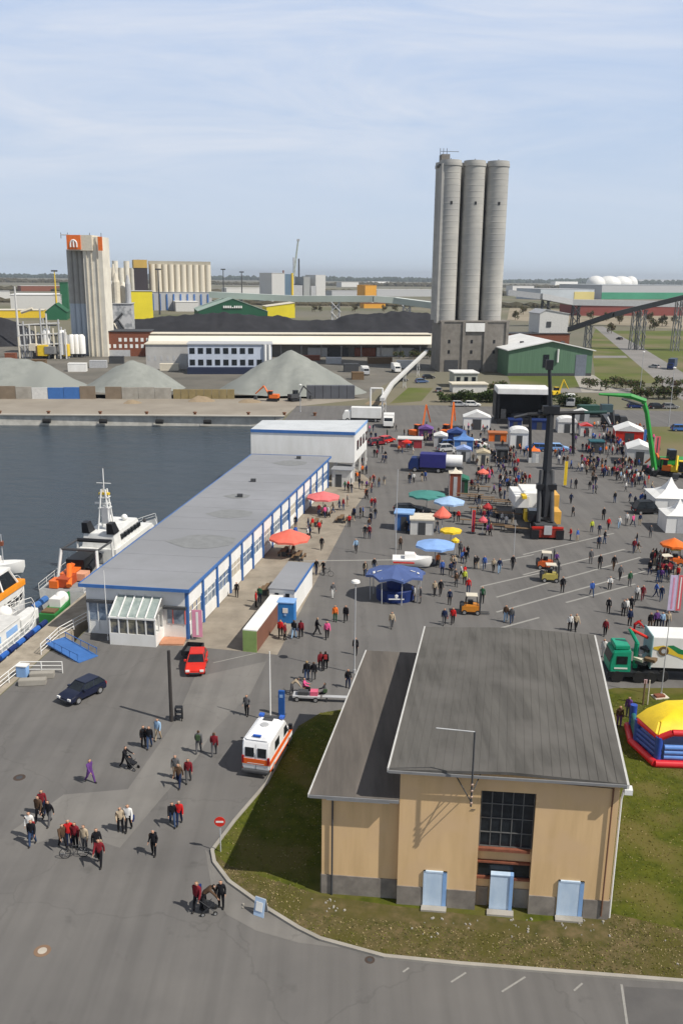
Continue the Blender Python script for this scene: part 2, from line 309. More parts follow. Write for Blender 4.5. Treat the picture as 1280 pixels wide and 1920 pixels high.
# far side quay apron, grass, road
ap=MB(); a0=G(-400,778);
struct('quay_apron',MB().sheet([(fqL.x,fqL.y+.3),(fq1.x,fq1.y+.3),(fqR.x,fqR.y+.3),(-12,231),G(690,748)[:2],G(640,742)[:2],(fqL.x,fqL.y+38)],.004,mat('apron',(.30,.265,.215),.95,col2=(.235,.205,.165),scale=.09,detail=9)))
ty=[G(-900,747)[:2],G(690,747)[:2],G(705,730)[:2],G(760,700)[:2],G(815,700)[:2],G(815,655)[:2],G(-500,640)[:2]]
struct('storage_yard',MB().sheet(ty,.004,mat('yard_dirt',(.17,.155,.13),.95,col2=(.10,.095,.08),scale=.05,detail=9)))
gp=[G(730,757),G(790,752),G(812,727),G(765,727)]
struct('grass_verge',MB().sheet([p[:2] for p in gp],.008,fargrass))
for k,poly in enumerate([[(950,703),(1115,703),(1105,640),(1118,612),(1185,655),(1240,718),(1120,720),(1060,728),(960,728)],
        [(1140,620),(1285,620),(1600,640),(1600,712),(1280,700),(1175,640)],[(1285,736),(1700,770),(1700,830),(1285,790)],[(1210,800),(1340,800),(1340,880),(1230,880)]]):
    struct('grass_field',MB().sheet([G(*p)[:2] for p in poly],.008,fargrass))
struct('dirt_patch',MB().sheet([G(*p)[:2] for p in [(955,577),(1285,590),(1600,600),(1600,625),(1285,618),(1200,612),(950,600)]],.008,mat('tan_dirt',(.30,.25,.18),.95,col2=(.21,.18,.12),scale=.03,detail=8)))
rm=mat('road_surface',(.235,.22,.205),.9,col2=(.19,.18,.165),scale=.08,detail=7)
struct('road',MB().sheet([G(*p)[:2] for p in [(1112,612),(1130,612),(1200,650),(1290,705),(1420,790),(1330,790),(1240,722),(1170,662)]],.012,rm))
struct('path',MB().sheet([G(*p)[:2] for p in [(1050,728),(1285,728),(1500,745),(1500,756),(1285,738),(1050,736)]],.014,rm))
struct('forecourt',MB().sheet([G(*p)[:2] for p in [(1075,703),(1112,703),(1160,735),(1090,735)]],.016,concrete))
struct('path',MB().sheet([G(*p)[:2] for p in [(1112,667),(1172,667),(1176,671),(1112,671)]],.014,rm))
# ================================================================ OCHRE UTILITY BUILDING
class FR:   # a wall frame: origin a, running towards b, outward normal on the right-hand side
    def __init__(s,a,b): s.a=Vector((a[0],a[1],0)); d=Vector((b[0]-a[0],b[1]-a[1],0)); s.L=d.length; s.d=d.normalized(); s.n=Vector((s.d.y,-s.d.x,0))
    def p(s,u,o=0): q=s.a+s.d*u+s.n*o; return (q.x,q.y)
    def box(s,mb,u0,u1,z0,z1,o0,o1,m): return mb.prism([s.p(u0,o0),s.p(u1,o0),s.p(u1,o1),s.p(u0,o1)],z0,z1,m)
def rel(mb,o):  # move mesh so that it is local to root o (no rotation)
    mb.v=[(x-o.location.x,y-o.location.y,z-o.location.z) for x,y,z in mb.v]; return mb
SW=G(743,1695); SE=G(1137,1725); ex=(SE-SW).normalized(); BW=(SE-SW).length; ey=Vector((.183,.983,0))
def UV(u,v): q=SW+ex*u+ey*v; return (q.x,q.y)
def ux(px,py=1705): return (G(px,py)-SW).dot(ex)
bt=thing('utility_building','ochre plastered flat gabled building with lower side annex and three pale blue doors','building',SW)
def fb(u0,u1,v0,v1,z0,z1,m,mb): return mb.prism([UV(u0,v0),UV(u1,v0),UV(u1,v1),UV(u0,v1)],z0,z1,m)
BD=18.7; EH=8.35; MID=BW/2
n0,n1=ux(889),ux(987)
zt=HT(743,1695,1435)-.05
nz=HT(940,1706,1482)
eav=lambda p: EH+ .42*(1-abs(((Vector((p[0],p[1],0))-SW).dot(ex)-(Vector((p[0],p[1],0))-SW).y*.06)-MID)/MID)*0
wl=MB()
fb(0,BW,.45,BD,0,EH,plaster,wl); fb(0,n0,0,.45,0,EH,plaster,wl); fb(n1,BW,0,.45,0,EH,plaster,wl); fb(n0,n1,0,.45,nz,EH,plaster,wl)
# low gable infill at both ends
for v in (0,BD-.3):
    a,b_,c=UV(0,v),UV(BW,v),UV(MID,v); d,e,f_=UV(0,v+.3),UV(BW,v+.3),UV(MID,v+.3)
    wl.add([(*a,EH),(*b_,EH),(*c,EH+.24),(*d,EH),(*e,EH),(*f_,EH+.24)],[(0,1,2),(5,4,3),(0,2,5,3),(1,4,5,2)],plaster)
rel(wl,bt).build('wall',bt)
pl=MB(); PZ=1.2
for u0,u1 in ((0,ux(792)-.06),(ux(834)+.06,n0),(n1,ux(1038)-.06),(ux(1084)+.06,BW)): fb(u0,u1,-.06,0,-.1,PZ,plinth,pl)
fb(n0,ux(913)-.05,.38,.45,-.1,PZ,plinth,pl); fb(ux(958)+.05,n1,.38,.45,-.1,PZ,plinth,pl); fb(BW,BW+.06,0,BD,-.1,PZ,plinth,pl); fb(-4.2,.0,.42-.06,.42,-.1,PZ+.05,plinth,pl); fb(-4.26,-4.2,.42,BD,-.1,PZ,plinth,pl)
rel(pl,bt).build('plinth',bt)
for x0,x1 in ((793,833),(1040,1083)):
    u0,u1=ux(x0),ux(x1); z1=2.18
    fr=MB(); fb(u0-.05,u0+.06,-.10,.02,0,z1+.1,doorb,fr); fb(u1-.16,u1+.05,-.10,.02,0,z1+.1,lblue,fr); fb(u0-.05,u1+.05,-.10,.02,z1,z1+.1,doorb,fr)  # right jamb in stronger blue: the shadow on that side is painted in
    f_=rel(fr,bt).build('door_frame',bt)
    dm=MB(); fb(u0+.06,u1-.16,-.085,-.0,.02,z1,doorb,dm); rel(dm,bt).build('door',bt)
    sm=MB(); fb(u0-.1,u1+.1,-.5,-.1,0,.16,concrete,sm); rel(sm,bt).build('doorstep',bt)
u0,u1=ux(915),ux(957)
dm=MB(); fb(u0,u1-.18,.02,.30,.02,2.25,doorb,dm); fb(u1-.18,u1,-.03,.30,.02,2.3,lblue,dm); fb(u0,u1-.18,-.02,.30,2.25,2.3,doorb,dm); rel(dm,bt).build('door',bt,label='middle pale blue door in the window niche')  # bluer right strip is painted shade of the reveal, rest is door colour
sm=MB(); fb(u0-.1,u1+.1,-.45,-.02,0,.16,concrete,sm); rel(sm,bt).build('doorstep',bt)
# big window of the niche
wz0=HT(940,1706,1592); wz1=nz-.05
pn=MB(); fb(n0+.02,n1-.02,.36,.40,wz0,wz1,glass,pn); wi=rel(pn,bt).build('window',bt)
fm=MB(); wd=n1-n0; frm=flat('window_bar',(.13,.13,.125),.6)
for i in range(6): fb(n0+.02+i*(wd-.1)/5,n0+.07+i*(wd-.1)/5,.32,.36,wz0,wz1,frm,fm)
for j in range(5): z=wz0+j*(wz1-wz0-.05)/4; fb(n0+.02,n1-.02,.31,.35,z,z+.05,frm,fm)
rel(fm,bt); fo=fm.build('window_bars',wi)
lw0=HT(940,1706,1648); lw1=HT(940,1706,1622)
pn=MB(); fb(n0+.05,n1-.05,.38,.42,lw0,lw1,glass,pn); w2=rel(pn,bt).build('window',bt,label='low strip window behind the middle door')
sl=MB(); fb(n0,n1-.1,.10,.45,wz0-.16,wz0,brick,sl); fb(n0,n1-.05,.25,.45,lw1,lw1+.10,brick,sl); fb(n0,n1,.25,.45,lw0-.14,lw0,brick,sl); rel(sl,bt).build('window_sill',bt)
# annex
AH=6.35; an=MB(); fb(-4.2,0,.42,BD-.2,0,AH,plaster,an); rel(an,bt).build('annex_wall',bt)
roofm=mat('roof_felt',(.122,.116,.105),.95,col2=(.082,.078,.071),scale=1.3,detail=8,stretch=(1.2,.10,1),spec=.1,col3=(.125,.118,.108),scale3=.25,bump=.08)
roofm2=mat('roof_felt_annex',(.145,.128,.112),.95,col2=(.098,.088,.078),scale=1.5,detail=8,stretch=(.9,.10,1),spec=.1,bump=.08)
ar=MB(); fb(-4.75,-.02,-.15,BD+.2,AH,AH+.16,roofm2,ar); rel(ar,bt).build('annex_roof',bt)
ed=MB(); fb(-4.83,-4.75,-.2,BD+.2,AH+.0,AH+.2,trimw,ed); fb(-4.75,-.02,-.22,-.15,AH-.02,AH+.14,grey,ed); fb(-3.9,-.55,.12,.42,AH-.3,AH-.02,offwhite,ed); rel(ed,bt).build('annex_roof_edge',bt)
rf=MB(); O=.45; x0,x1=-.55,BW+.22; y0,y1=-.5,BD+.4
def slab(u0,u1,z0,z1,v0,v1,th,m,mb):
    a=[(*UV(u0,v0),z0),(*UV(u1,v0),z1),(*UV(u1,v1),z1),(*UV(u0,v1),z0)]; top=[(x,y,z+th) for x,y,z in a]
    mb.add(a+top,[(3,2,1,0),(4,5,6,7),(0,1,5,4),(1,2,6,5),(2,3,7,6),(3,0,4,7)],m)
slab(x0,MID,EH-.02,EH+.24,y0,y1,.16,roofm,rf); slab(MID,x1,EH+.24,EH-.02,y0,y1,.16,roofm,rf)
for k in range(1,26):   # felt lap joints down the slope
    u=x0+k*(x1-x0)/26; z=EH-.02+.26*(1-abs(u-MID)/(MID+.55))+.16; fb(u-.02,u+.02,y0+.05,y1-.05,z-.03,z+.010,roofm,rf)
rel(rf,bt).build('roof',bt)
ge=MB(); fb(x0-.09,x0,y0,y1,EH-.05,EH+.2,trimw,ge); fb(x0,x1,y0-.08,y0,EH-.04,EH+.1,grey,ge); fb(x1,x1+.12,y0-.05,y1,EH-.14,EH+.12,trimw,ge); fb(x1-.1,x1+.3,y0-.12,y0+.35,EH-.42,EH-.14,white,ge); rel(ge,bt).build('roof_edge',bt)
def tube_uv(mb,pts,r,m,n=8):
    for a,b_ in zip(pts,pts[1:]): mb.tube((*UV(a[0],a[1]),a[2]),(*UV(b_[0],b_[1]),b_[2]),r,m,n)
dp=MB(); tube_uv(dp,[(x1,.0,EH-.3),(BW+.12,.15,EH-1.1),(BW+.12,.15,0.05)],.06,white); rel(dp,bt).build('downpipe',bt)
dp=MB(); tube_uv(dp,[(-3.6,.30,AH-.1),(-3.6,.30,0.05)],.05,dgrey); tube_uv(dp,[(BW-.35,-.1,EH-.4),(BW-.35,-.1,.3)],.045,flat('rusty',(.20,.10,.06),.8)); rel(dp,bt).build('downpipe',bt)
# wall bracket mast
um=ux(872,1700); V0=-1.05; mp_=UV(um,V0); Ym=mp_[1]; zb=AT(872,1512,Ym).z; zt_=AT(872,1372,Ym).z
ms=MB(); tube_uv(ms,[(um,V0,zb),(um,V0,zt_)],.05,dgrey); tube_uv(ms,[(um,V0,zt_),(um-1.9,V0-.3,zt_+.25)],.03,lgrey)
for z,du in ((zb+.25,0),(zb+1.2,0),(zb+.25,-.9),(zb+.7,.5)): tube_uv(ms,[(um,V0,z),(um+du,0,z+(0 if du==0 else .9))],.03,dgrey)
for k in range(4): ms.ball((*UV(um,V0-.0),zb+.2+k*.35),.09,flat('insulator',(.3,.2,.15),.3),8)
rel(ms,bt).build('bracket_mast',bt)
cb=MB(); tube_uv(cb,[(ux(795),-.03,EH-.15),(BW-.3,-.03,EH-.45)],.018,dgrey,5); tube_uv(cb,[(um,-.03,EH-2.2),(n0-.25,-.03,EH-2.2)],.018,dgrey,5); rel(cb,bt).build('cable',bt)
# ================================================================ LONG HARBOUR HALL
hSW=Vector((-23.9,78.4,0)); hSE=Vector((-14.4,77.1,0)); hNE=Vector((-2.4,139.4,0)); hNW=Vector((-14.2,140.6,0)); HH=4.9
ht=thing('harbour_hall','long low white hall with flat grey roof and blue pilasters running along the quay','building',hSE)
wl=MB(); wl.prism([hSW[:2],hSE[:2],hNE[:2],hNW[:2]],0,HH,white); rel(wl,ht).build('wall',ht)
rfm=mat('grey_roof',(.27,.275,.29),.85,col2=(.235,.24,.25),scale=.25,detail=8,col3=(.225,.23,.24),scale3=.06,spec=.2)
c0=lambda p,q,k: (p+(p-q).normalized()*k)
r=[hSW+Vector((-.5,-.4,0)),hSE+Vector((.45,-.45,0)),hNE+Vector((.6,.3,0)),hNW+Vector((-.4,.3,0))]
rf=MB(); rf.prism([p[:2] for p in r],HH,HH+.14,rfm)
for k in range(1,13):
    a=r[0].lerp(r[3],k/13); b_=r[1].lerp(r[2],k/13); f=FR(a,b_); f.box(rf,.1,f.L-.1,HH+.14,HH+.155,-.03,.03,rfm)
rel(rf,ht).build('roof',ht)
st=flat('roof_stain',(.222,.228,.228),.9,scale=1.2)
for px,py,ra in ((445,930,1.6),(432,963,2.6),(380,1015,3.4),(545,868,2.5)):
    sm=MB(); sm.open=True; c=G(px,py,HH+.16); sm.sheet([(c.x+ra*math.cos(t*.524)*(1+.2*math.sin(t*2.3)),c.y+ra*.8*math.sin(t*.524)) for t in range(12)],HH+.162,st); rel(sm,ht).build('roof_stain',ht)
for px,py in ((450,934),(475,905),(560,862)):
    c=G(px,py,HH); v=MB().box(0,0,.2,.7,.5,.45,dgrey); v.v=[(x+c.x-ht.location.x,y+c.y-ht.location.y,z+HH+.14) for x,y,z in v.v]; v.build('roof_vent',ht)
ed=MB()
for a,b_ in ((r[0],r[1]),(r[1],r[2]),(r[2],r[3]),(r[3],r[0])):
    f=FR(a,b_); f.box(ed,0,f.L,HH-.12,HH+.2,0,.09,blue)
rel(ed,ht).build('roof_edge',ht)
fE=FR(hSE,hNE); NB=15; bw=fE.L/NB
winm=mat('window_reflect',(.10,.14,.19),.2,col2=(.35,.40,.45),scale=.9,spec=.6)
for k in range(NB+1):
    u=min(k*bw,fE.L-.3); m_=MB(); fE.box(m_,u,u+.32,0,HH-.22,0,.28,blue); rel(m_,ht).build('pilaster',ht)
for k in range(NB):
    u0=k*bw+.5; u1=(k+1)*bw-.2
    m_=MB(); fE.box(m_,u0,u1,1.35,3.0,-.02,.06,winm if k%3 else flat('window_cream',(.5,.45,.36),.4)); wobj=rel(m_,ht).build('window',ht)
    m_=MB()
    for q in range(4): uu=u0+q*(u1-u0-.07)/3; fE.box(m_,uu,uu+.07,1.35,3.0,.06,.1,white if k%2 else blue)
    fE.box(m_,u0,u1,1.33,1.41,.055,.12,white); fE.box(m_,u0,u1,2.94,3.02,.055,.12,white); fE.box(m_,u0,u1,2.3,2.36,.055,.11,white)
    rel(m_,ht).build('window_frame',wobj)
    m_=MB(); fE.box(m_,u0-.15,u1+.15,0.1,1.25,0,.13,white); fE.box(m_,u0-.15,u1+.15,3.1,4.6,0,.13,white); rel(m_,ht).build('wall_panel',ht)
fS=FR(hSW,hSE)
def su(px): return (G(px,1200)-hSW).dot(fS.d)
m_=MB(); fS.box(m_,.15,su(213),1.4,3.2,-.02,.05,winm); w_=rel(m_,ht).build('window',ht,label='left glazed bay of the end wall')
m_=MB(); 
for q in range(4): uu=.15+q*(su(213)-.25)/3; fS.box(m_,uu,uu+.1,.4,3.3,.05,.1,white)
fS.box(m_,.1,su(213),3.2,3.45,.05,.35,dgrey); rel(m_,ht).build('window_frame',w_)
m_=MB(); u0,u1=su(313),su(349); fS.box(m_,u0,u1,1.5,3.0,-.02,.05,winm); w_=rel(m_,ht).build('window',ht,label='right window of the end wall under a grey awning')
m_=MB(); fS.box(m_,u0-.3,u1+.1,3.0,3.25,.02,.35,dgrey); fS.box(m_,u0+.5,u0+.58,1.5,3.0,.05,.09,salmon); fS.box(m_,u1-.1,u1,1.5,3.0,.05,.09,salmon); rel(m_,ht).build('window_awning',w_)
# conservatory
cu0,cu1=su(215),su(305); CD=2.3
cm=MB(); fS.box(cm,cu0,cu1,0,1.15,0,CD,white)
for q in range(6): uu=cu0+q*(cu1-cu0-.12)/5; fS.box(cm,uu,uu+.12,1.15,2.7,CD-.12,CD,white)
for u_ in (cu0,cu1-.12):
    for d_ in (.05,1.15): fS.box(cm,u_,u_+.12,1.15,2.75,d_,d_+.12,white)
fS.box(cm,cu0-.05,cu1+.05,2.6,2.75,CD-.14,CD+.05,white)
for q in range(6):
    uu=cu0+q*(cu1-cu0-.12)/5; a=fS.p(uu,CD); b_=fS.p(uu+.12,CD); c_=fS.p(uu+.12,0.02); d_=fS.p(uu,.02)
    cm.add([(*a,2.75),(*b_,2.75),(*c_,4.1),(*d_,4.1),(*a,2.85),(*b_,2.85),(*c_,4.2),(*d_,4.2)],[(0,1,2,3),(4,5,6,7),(0,1,5,4),(1,2,6,5),(3,0,4,7)],white)
co_=rel(cm,ht).build('conservatory',ht)
gl=MB(); a=fS.p(cu0+.05,CD-.05); b_=fS.p(cu1-.05,CD-.05); c_=fS.p(cu1-.05,.03); d_=fS.p(cu0+.05,.03)
gl.add([(*a,2.74),(*b_,2.74),(*c_,4.06),(*d_,4.06)],[(0,1,2,3)],mat('conservatory_glass',(.35,.40,.37),.15,col2=(.22,.27,.25),scale=1.2,spec=.6))
fS.box(gl,cu0+.06,cu1-.06,1.15,2.6,CD-.1,CD-.06,mat('room_glass',(.30,.27,.18),.15,col2=(.04,.05,.07),scale=.9,spec=.6)); gl.open=True
rel(gl,ht).build('conservatory_glazing',co_)
m_=MB(); c=G(325,1203); m_.b(-1.1,1.1,-.9,.8,0,.16,flat('terracotta',(.50,.24,.14),.8)); o=m_.build('entrance_step',ht); o.location=c-hSE
# ================================================================ WHITE TWO STOREY BUILDING
z8=8.3; a=G(470,806,z8); b_=G(665,812,z8); c_=G(688,789,z8); d_=G(492,789,z8)
wt=thing('office_hall','white two storey block with blue roof line carried on posts behind the long hall','building',Vector((b_.x,b_.y,0)))
m_=MB(); m_.prism([a[:2],b_[:2],c_[:2],d_[:2]],3.3,z8,white); rel(m_,wt).build('upper_wall',wt)
mid1=a.lerp(b_,.72); mid2=d_.lerp(c_,.72)
m_=MB(); m_.prism([a[:2],mid1[:2],mid2[:2],d_[:2]],0,3.3,offwhite); rel(m_,wt).build('lower_wall',wt)
m_=MB(); m_.prism([a[:2],b_[:2],c_[:2],d_[:2]],z8,z8+.12,mat('white_roof',(.55,.57,.58),.8,col2=(.47,.49,.50),scale=.3)); rel(m_,wt).build('roof',wt)
f=FR(a,b_); m_=MB(); f.box(m_,0,f.L,z8-.35,z8+.15,0,.12,blue); f2=FR(b_,c_); f2.box(m_,0,f2.L,z8-.3,z8+.15,0,.1,lblue); rel(m_,wt).build('roof_edge',wt)
for u in (.1,f2.L*.5,f2.L-.3):
    m_=MB(); f2.box(m_,u,u+.35,0,3.3,-.35,0,white); rel(m_,wt).build('post',wt)
for u in (2.2,5.2,8.2,11.2):
    if u<f2.L-1: m_=MB(); f2.box(m_,u,u+1.8,5.0,6.6,-.02,.06,glass); rel(m_,wt).build('window',wt)
f=FR(hNE,hNE+Vector((3,18,0)))
lt=thing('lean_to','grey roofed low lean-to between the long hall and the white block','building',(-1.6,139.9,0),-DEP)
MB().b(0,3,0,2.4,0,2.8,offwhite).build('wall',lt); MB().b(-.2,3.3,-.3,2.5,2.8,2.95,rfm).build('roof',lt); MB().b(.6,1.6,-.06,.0,0,2.1,dgrey).build('door',lt)
# ================================================================ JETTY, RAIL, GANGWAY
jm=MB(); jp=[jet(-60),jet(150),jet(150,3.0),jet(-60,3.0)]
jm.prism([p[:2] for p in jp],-6,.03,mat('jetty_concrete',(.37,.32,.25),.9,col2=(.25,.215,.165),scale=.8,detail=8)); o=jm.build('jetty'); tag(o,'narrow concrete jetty along which the ships are moored','jetty',kind='structure')
def railing(pts,label,n_post=1.6,h=1.05,m=white,mb_=None,name='railing'):
    root=thing(name,label,'railing',pts[0]); r_=MB(); k=0
    for a_,b2 in zip(pts,pts[1:]):
        for z in (.35,.7,h): r_.tube(a_+Vector((0,0,z))-pts[0],b2+Vector((0,0,z))-pts[0],.035,m,6)
        n=max(1,int((b2-a_).length/n_post))
        for i in range(n+1):
            p=a_.lerp(b2,i/n)-pts[0]; q=MB().tube(p,p+Vector((0,0,h)),.045,m,6); q.build('post',root)
    r_.build('rail',root); return root
railing([G(-30,1320),G(40,1262),G(118,1262)],'white steel railing with blue kickboards along the lower left quay edge')
railing([G(78,1228),G(112,1196),G(165,1166)],'short white railing at the stair beside the hall corner')
gw=thing('gangway','blue steel gangway ramp lying beside the hall corner','gangway',G(135,1222),RAD(-40))
MB().box(0,0,.18,5.2,2.0,.12,blue,ry=RAD(4)).build('deck',gw)
for s in (-1,1):
    q=MB(); q.tube((-2.5,s*.98,.9),(2.5,s*.98,.75),.04,blue,6)
    for x in (-2.4,-1.2,0,1.2,2.4): q.tube((x,s*.98,.2),(x,s*.98,.85),.03,blue,5)
    q.build('handrail',gw)
for px,py,L1 in ((62,1283,2.2),(80,1270,2.0)):
    q=thing('concrete_block','pale weathered concrete block lying %s near the lower left railing'%('in front' if px==62 else 'behind'),'block',G(px,py),RAD(8)); MB().box(0,0,.25,L1,.7,.5,concrete).build('block',q,bevel=.04)
q=thing('fender_box','blue and white life-saving box on the corner of the quay railing','box',G(44,1268),RAD(-8)); MB().box(0,0,.5,.9,.6,1.0,lblue).build('cabinet',q,bevel=.03); MB().box(0,0,1.04,1,.7,.08,white).build('lid',q)
# ================================================================ FAR QUAY DETAIL
ccw=flat('coping',(.45,.42,.36),.85,scale=.2)
cp=MB(); f=FR((fq0.x-40,fq0.y+ (fq0.y-fq1.y)/(fq1.x-fq0.x)*40),(fqR.x,fqR.y)); f.box(cp,0,f.L,-.02,.22,-1.0,.12,ccw); o=cp.build('quay_coping'); tag(o,'pale concrete coping beam along the far quay','quay edge',kind='structure')
proto=None
for px in (82,190,297,388,520):
    u=(G(px,782)-f.a).dot(f.d); p=f.p(u,.4)
    if proto is None:
        proto=thing('fender','black rubber fender hanging on the far quay wall','fender',(p[0],p[1],-1.3),group='fenders on the far quay wall'); q=MB().tube((-.9,0,0),(.9,0,0),.55,rubber,12); q.build('rubber_roll',proto); MB().tube((-.6,.2,.4),(-.6,.3,1.3),.05,dgrey,5).build('chain',proto)
    else: copytree(proto,loc=(p[0],p[1],-1.3))
pb=None
for px in (15,105,200,285,373,470,535,590):
    u=(G(px,770)-f.a).dot(f.d); p=f.p(u,-1.6)
    if pb is None:
        pb=thing('bollard','rust brown mooring bollard standing on the far quay apron','bollard',(p[0],p[1],0),group='bollards on the far quay'); q=MB().lathe([(.35,0),(.3,.5),(.5,.62),(.5,.8),(.2,.88)],flat('rust',(.16,.07,.035),.8),n=12); q.build('post',pb)
    else: copytree(pb,loc=(p[0],p[1],0))
# ================================================================ BACKGROUND BUILDINGS
def bld(name,label,cat,xl,xr,yt,yb,depth,m,rm=None,gable=0,group=None,windows=None,over=.4,rise_at=.5):
    a=G(xl,yb); b_=G(xr,yb); a.z=0; b_.z=0; h=HT((xl+xr)/2,(a and yb),yt)
    root=thing(name,label,cat,a,math.atan2(b_.y-a.y,b_.x-a.x),group); L_=(b_-a).length
    MB().b(0,L_,0,depth,-.2,h-gable,m).build('wall',root)
    rm=rm or lgrey; o=over; r_=MB()
    if gable:
        e=h-gable; mx=L_*rise_at
        MB().side([(0,e),(L_,e),(mx,h-.05)],0.02,depth-.02,m).build('gable',root)
        for p,q in (((-o,e-.1),(mx,h)),((mx,h),(L_+o,e-.1))):
            r_.side([p,q,(q[0],q[1]+.35),(p[0],p[1]+.35)],-o,depth+o,rm)
    else: r_.b(-o,L_+o,-o,depth+o,h,h+.3,rm)
    r_.build('roof',root)
    if windows:
        n,z0,z1,fr,wm_=windows
        for i in range(n):
            c=(i+.5)*L_/n; w2_=L_/n*fr/2; MB().b(c-w2_,c+w2_,-.06,.05,z0*h,z1*h,wm_).build('window',root)
    return root,L_,h
# --- three tall concrete silos
sa=G(823,697); sb=G(948,697); st_=thing('silo_tower','three tall pale concrete silos joined on a square grey base','silo',sa,math.atan2(sb.y-sa.y,sb.x-sa.x)); SL=(sb-sa).length
sh=HT(885,697,604); SH=HT(885,697,312)
scon=mat('silo_concrete',(.43,.415,.38),.9,col2=(.355,.345,.32),scale=.35,detail=8,stretch=(.35,.35,1.0),col3=(.33,.325,.31),scale3=.06)
sbase=mat('silo_base',(.235,.215,.19),.9,col2=(.17,.155,.135),scale=.5,detail=8)
MB().b(0,SL,0,16,-.2,sh,sbase).build('base',st_)
cr_=MB(); cr_.b(-.3,SL+.3,-.3,16.3,sh,sh+.5,sbase)
for i in range(4): cr_.b(i*(SL-1)/3,i*(SL-1)/3+1,-.5,0.,0,sh,sbase)
cr_.build('base_frame',st_)
rr=3.72; SX=[AT(p_,330,sa.y+4.7).x-sa.x+.8 for p_ in (842,888,933)]
for i in range(3):
    for j in range(2):
        cx=SX[i]; cy=rr+1+j*(2*rr-.3)
        m_=MB(); prof=[(rr+.05*(k%2),sh+.3+(SH-sh)*k/44) for k in range(45)]; prof=[]
        for k in range(27):
            z=sh+.3+(SH-sh)*k/26; prof+= [(rr,z),(rr,z+(SH-sh)/26-.25),(rr+.05,z+(SH-sh)/26-.2),(rr+.05,z+(SH-sh)/26-.05)]
        prof.append((rr+.25,SH+.4)); prof.append((rr+.25,SH+1.3))
        m_.lathe(prof,scon,cx,cy,40); s_=m_.build('silo',st_,smooth=True)
        if j==0: MB().b(cx-.35,cx+.35,cy-rr-.12,cy-rr+.3,SH-12.3,SH-11.3,black).build('hatch',s_)
        q=MB()
        for t in range(12):
            an_=t*.5236; q.tube((cx+rr*math.cos(an_),cy+rr*math.sin(an_),SH+1.2),(cx+rr*math.cos(an_),cy+rr*math.sin(an_),SH+2.3),.06,dgrey,4)
        q.tube((cx,cy,SH+1),(cx,cy,SH+3),.15,dgrey,5); q.build('roof_rail',s_)
# stair shaft on the left
MB().b(-1.3,1.6,2,7,sh-.5,SH+1,scon).build('stair_shaft',st_)
q=MB(); q.b(-1.2,1.7,3.8,8,SH+1,SH+4.2,sbase); 
for x in (-1.5,-.4,.8): q.tube((x,5,SH+4),(x,5,SH+6.2),.1,dgrey,5)
q.tube((-1.5,5,SH+5.2),(5,5,SH+5.2),.08,dgrey,4); q.b(-1.8,5.0,3.4,9.5,SH+.4,SH+1.0,dgrey); q.build('head_house',st_)
MB().b(SL*.36,SL*.64,-.65,-.5,sh-3.3,sh-.3,white).build('sign_board',st_)
for i,x in enumerate((1.8,SL*.42,)): MB().b(x,x+5,-.15,.05,0,4.2,dgrey).build('gate',st_)
for i in range(3):
    for z in (6.5,10.2): MB().b(2.8+i*SL/3,3.6+i*SL/3,-.08,.05,z,z+1.2,black).build('window',st_)
bld('gatehouse','small pale grey gatehouse with white roof edge in front of the tall silos','building',851,894,700,727,8,mat('gate_wall',(.42,.42,.36),.8,scale=1),white,windows=(3,.35,.75,.5,glass))
bld('annex_shed','low pale shed with white flat roof beside the gatehouse','shed',848,912,721,736,5,offwhite,cream)
# --- green hall
gh,L1,h=bld('green_hall','green metal hall with low white gabled roof right of the tall silos','building',951,1107,640,705,38,mat('green_clad',(.105,.19,.12),.7,col2=(.085,.16,.10),scale=.4,stretch=(6,6,.2)),mat('white_roof2',(.72,.72,.70),.6,col2=(.62,.62,.60),scale=.2),gable=3.2,over=.8)
MB().b(L1*.80,L1*.93,-.12,.05,0,h*.62,mat('roll_gate',(.16,.18,.22),.6,scale=1)).build('gate',gh); MB().b(L1*.41,L1*.48,-.12,.05,h*.25,h*.62,glass).build('window',gh)
MB().tube((L1*.58,-.4,h*.4),(L1*.58,-.4,h*.78),.35,white).build('vent_pipe',gh); MB().b(0,L1,-.05,0,0,1.0,dgrey).build('plinth',gh)
for t in (.25,.75): MB().b(L1*t-.6,L1*t+.6,10,11,h-1.8,h-.7,dgrey).build('roof_vent',gh)
bld('brick_annex','long low red brick building with dark roof behind the green hall','building',950,1066,626,646,12,brick,dgrey)
tw,L1,h=bld('transfer_tower','pale grey cladded conveyor transfer house above the brick building','tower',1008,1062,581,645,16,offwhite,lgrey,gable=2.0,rise_at=.2)
MB().b(L1*.2,L1*.55,-.1,.05,h*.14,h*.30,black).build('opening',tw); MB().b(L1*.25,L1*.4,-.3,.05,h*.5,h*.66,dgrey).build('vent',tw)
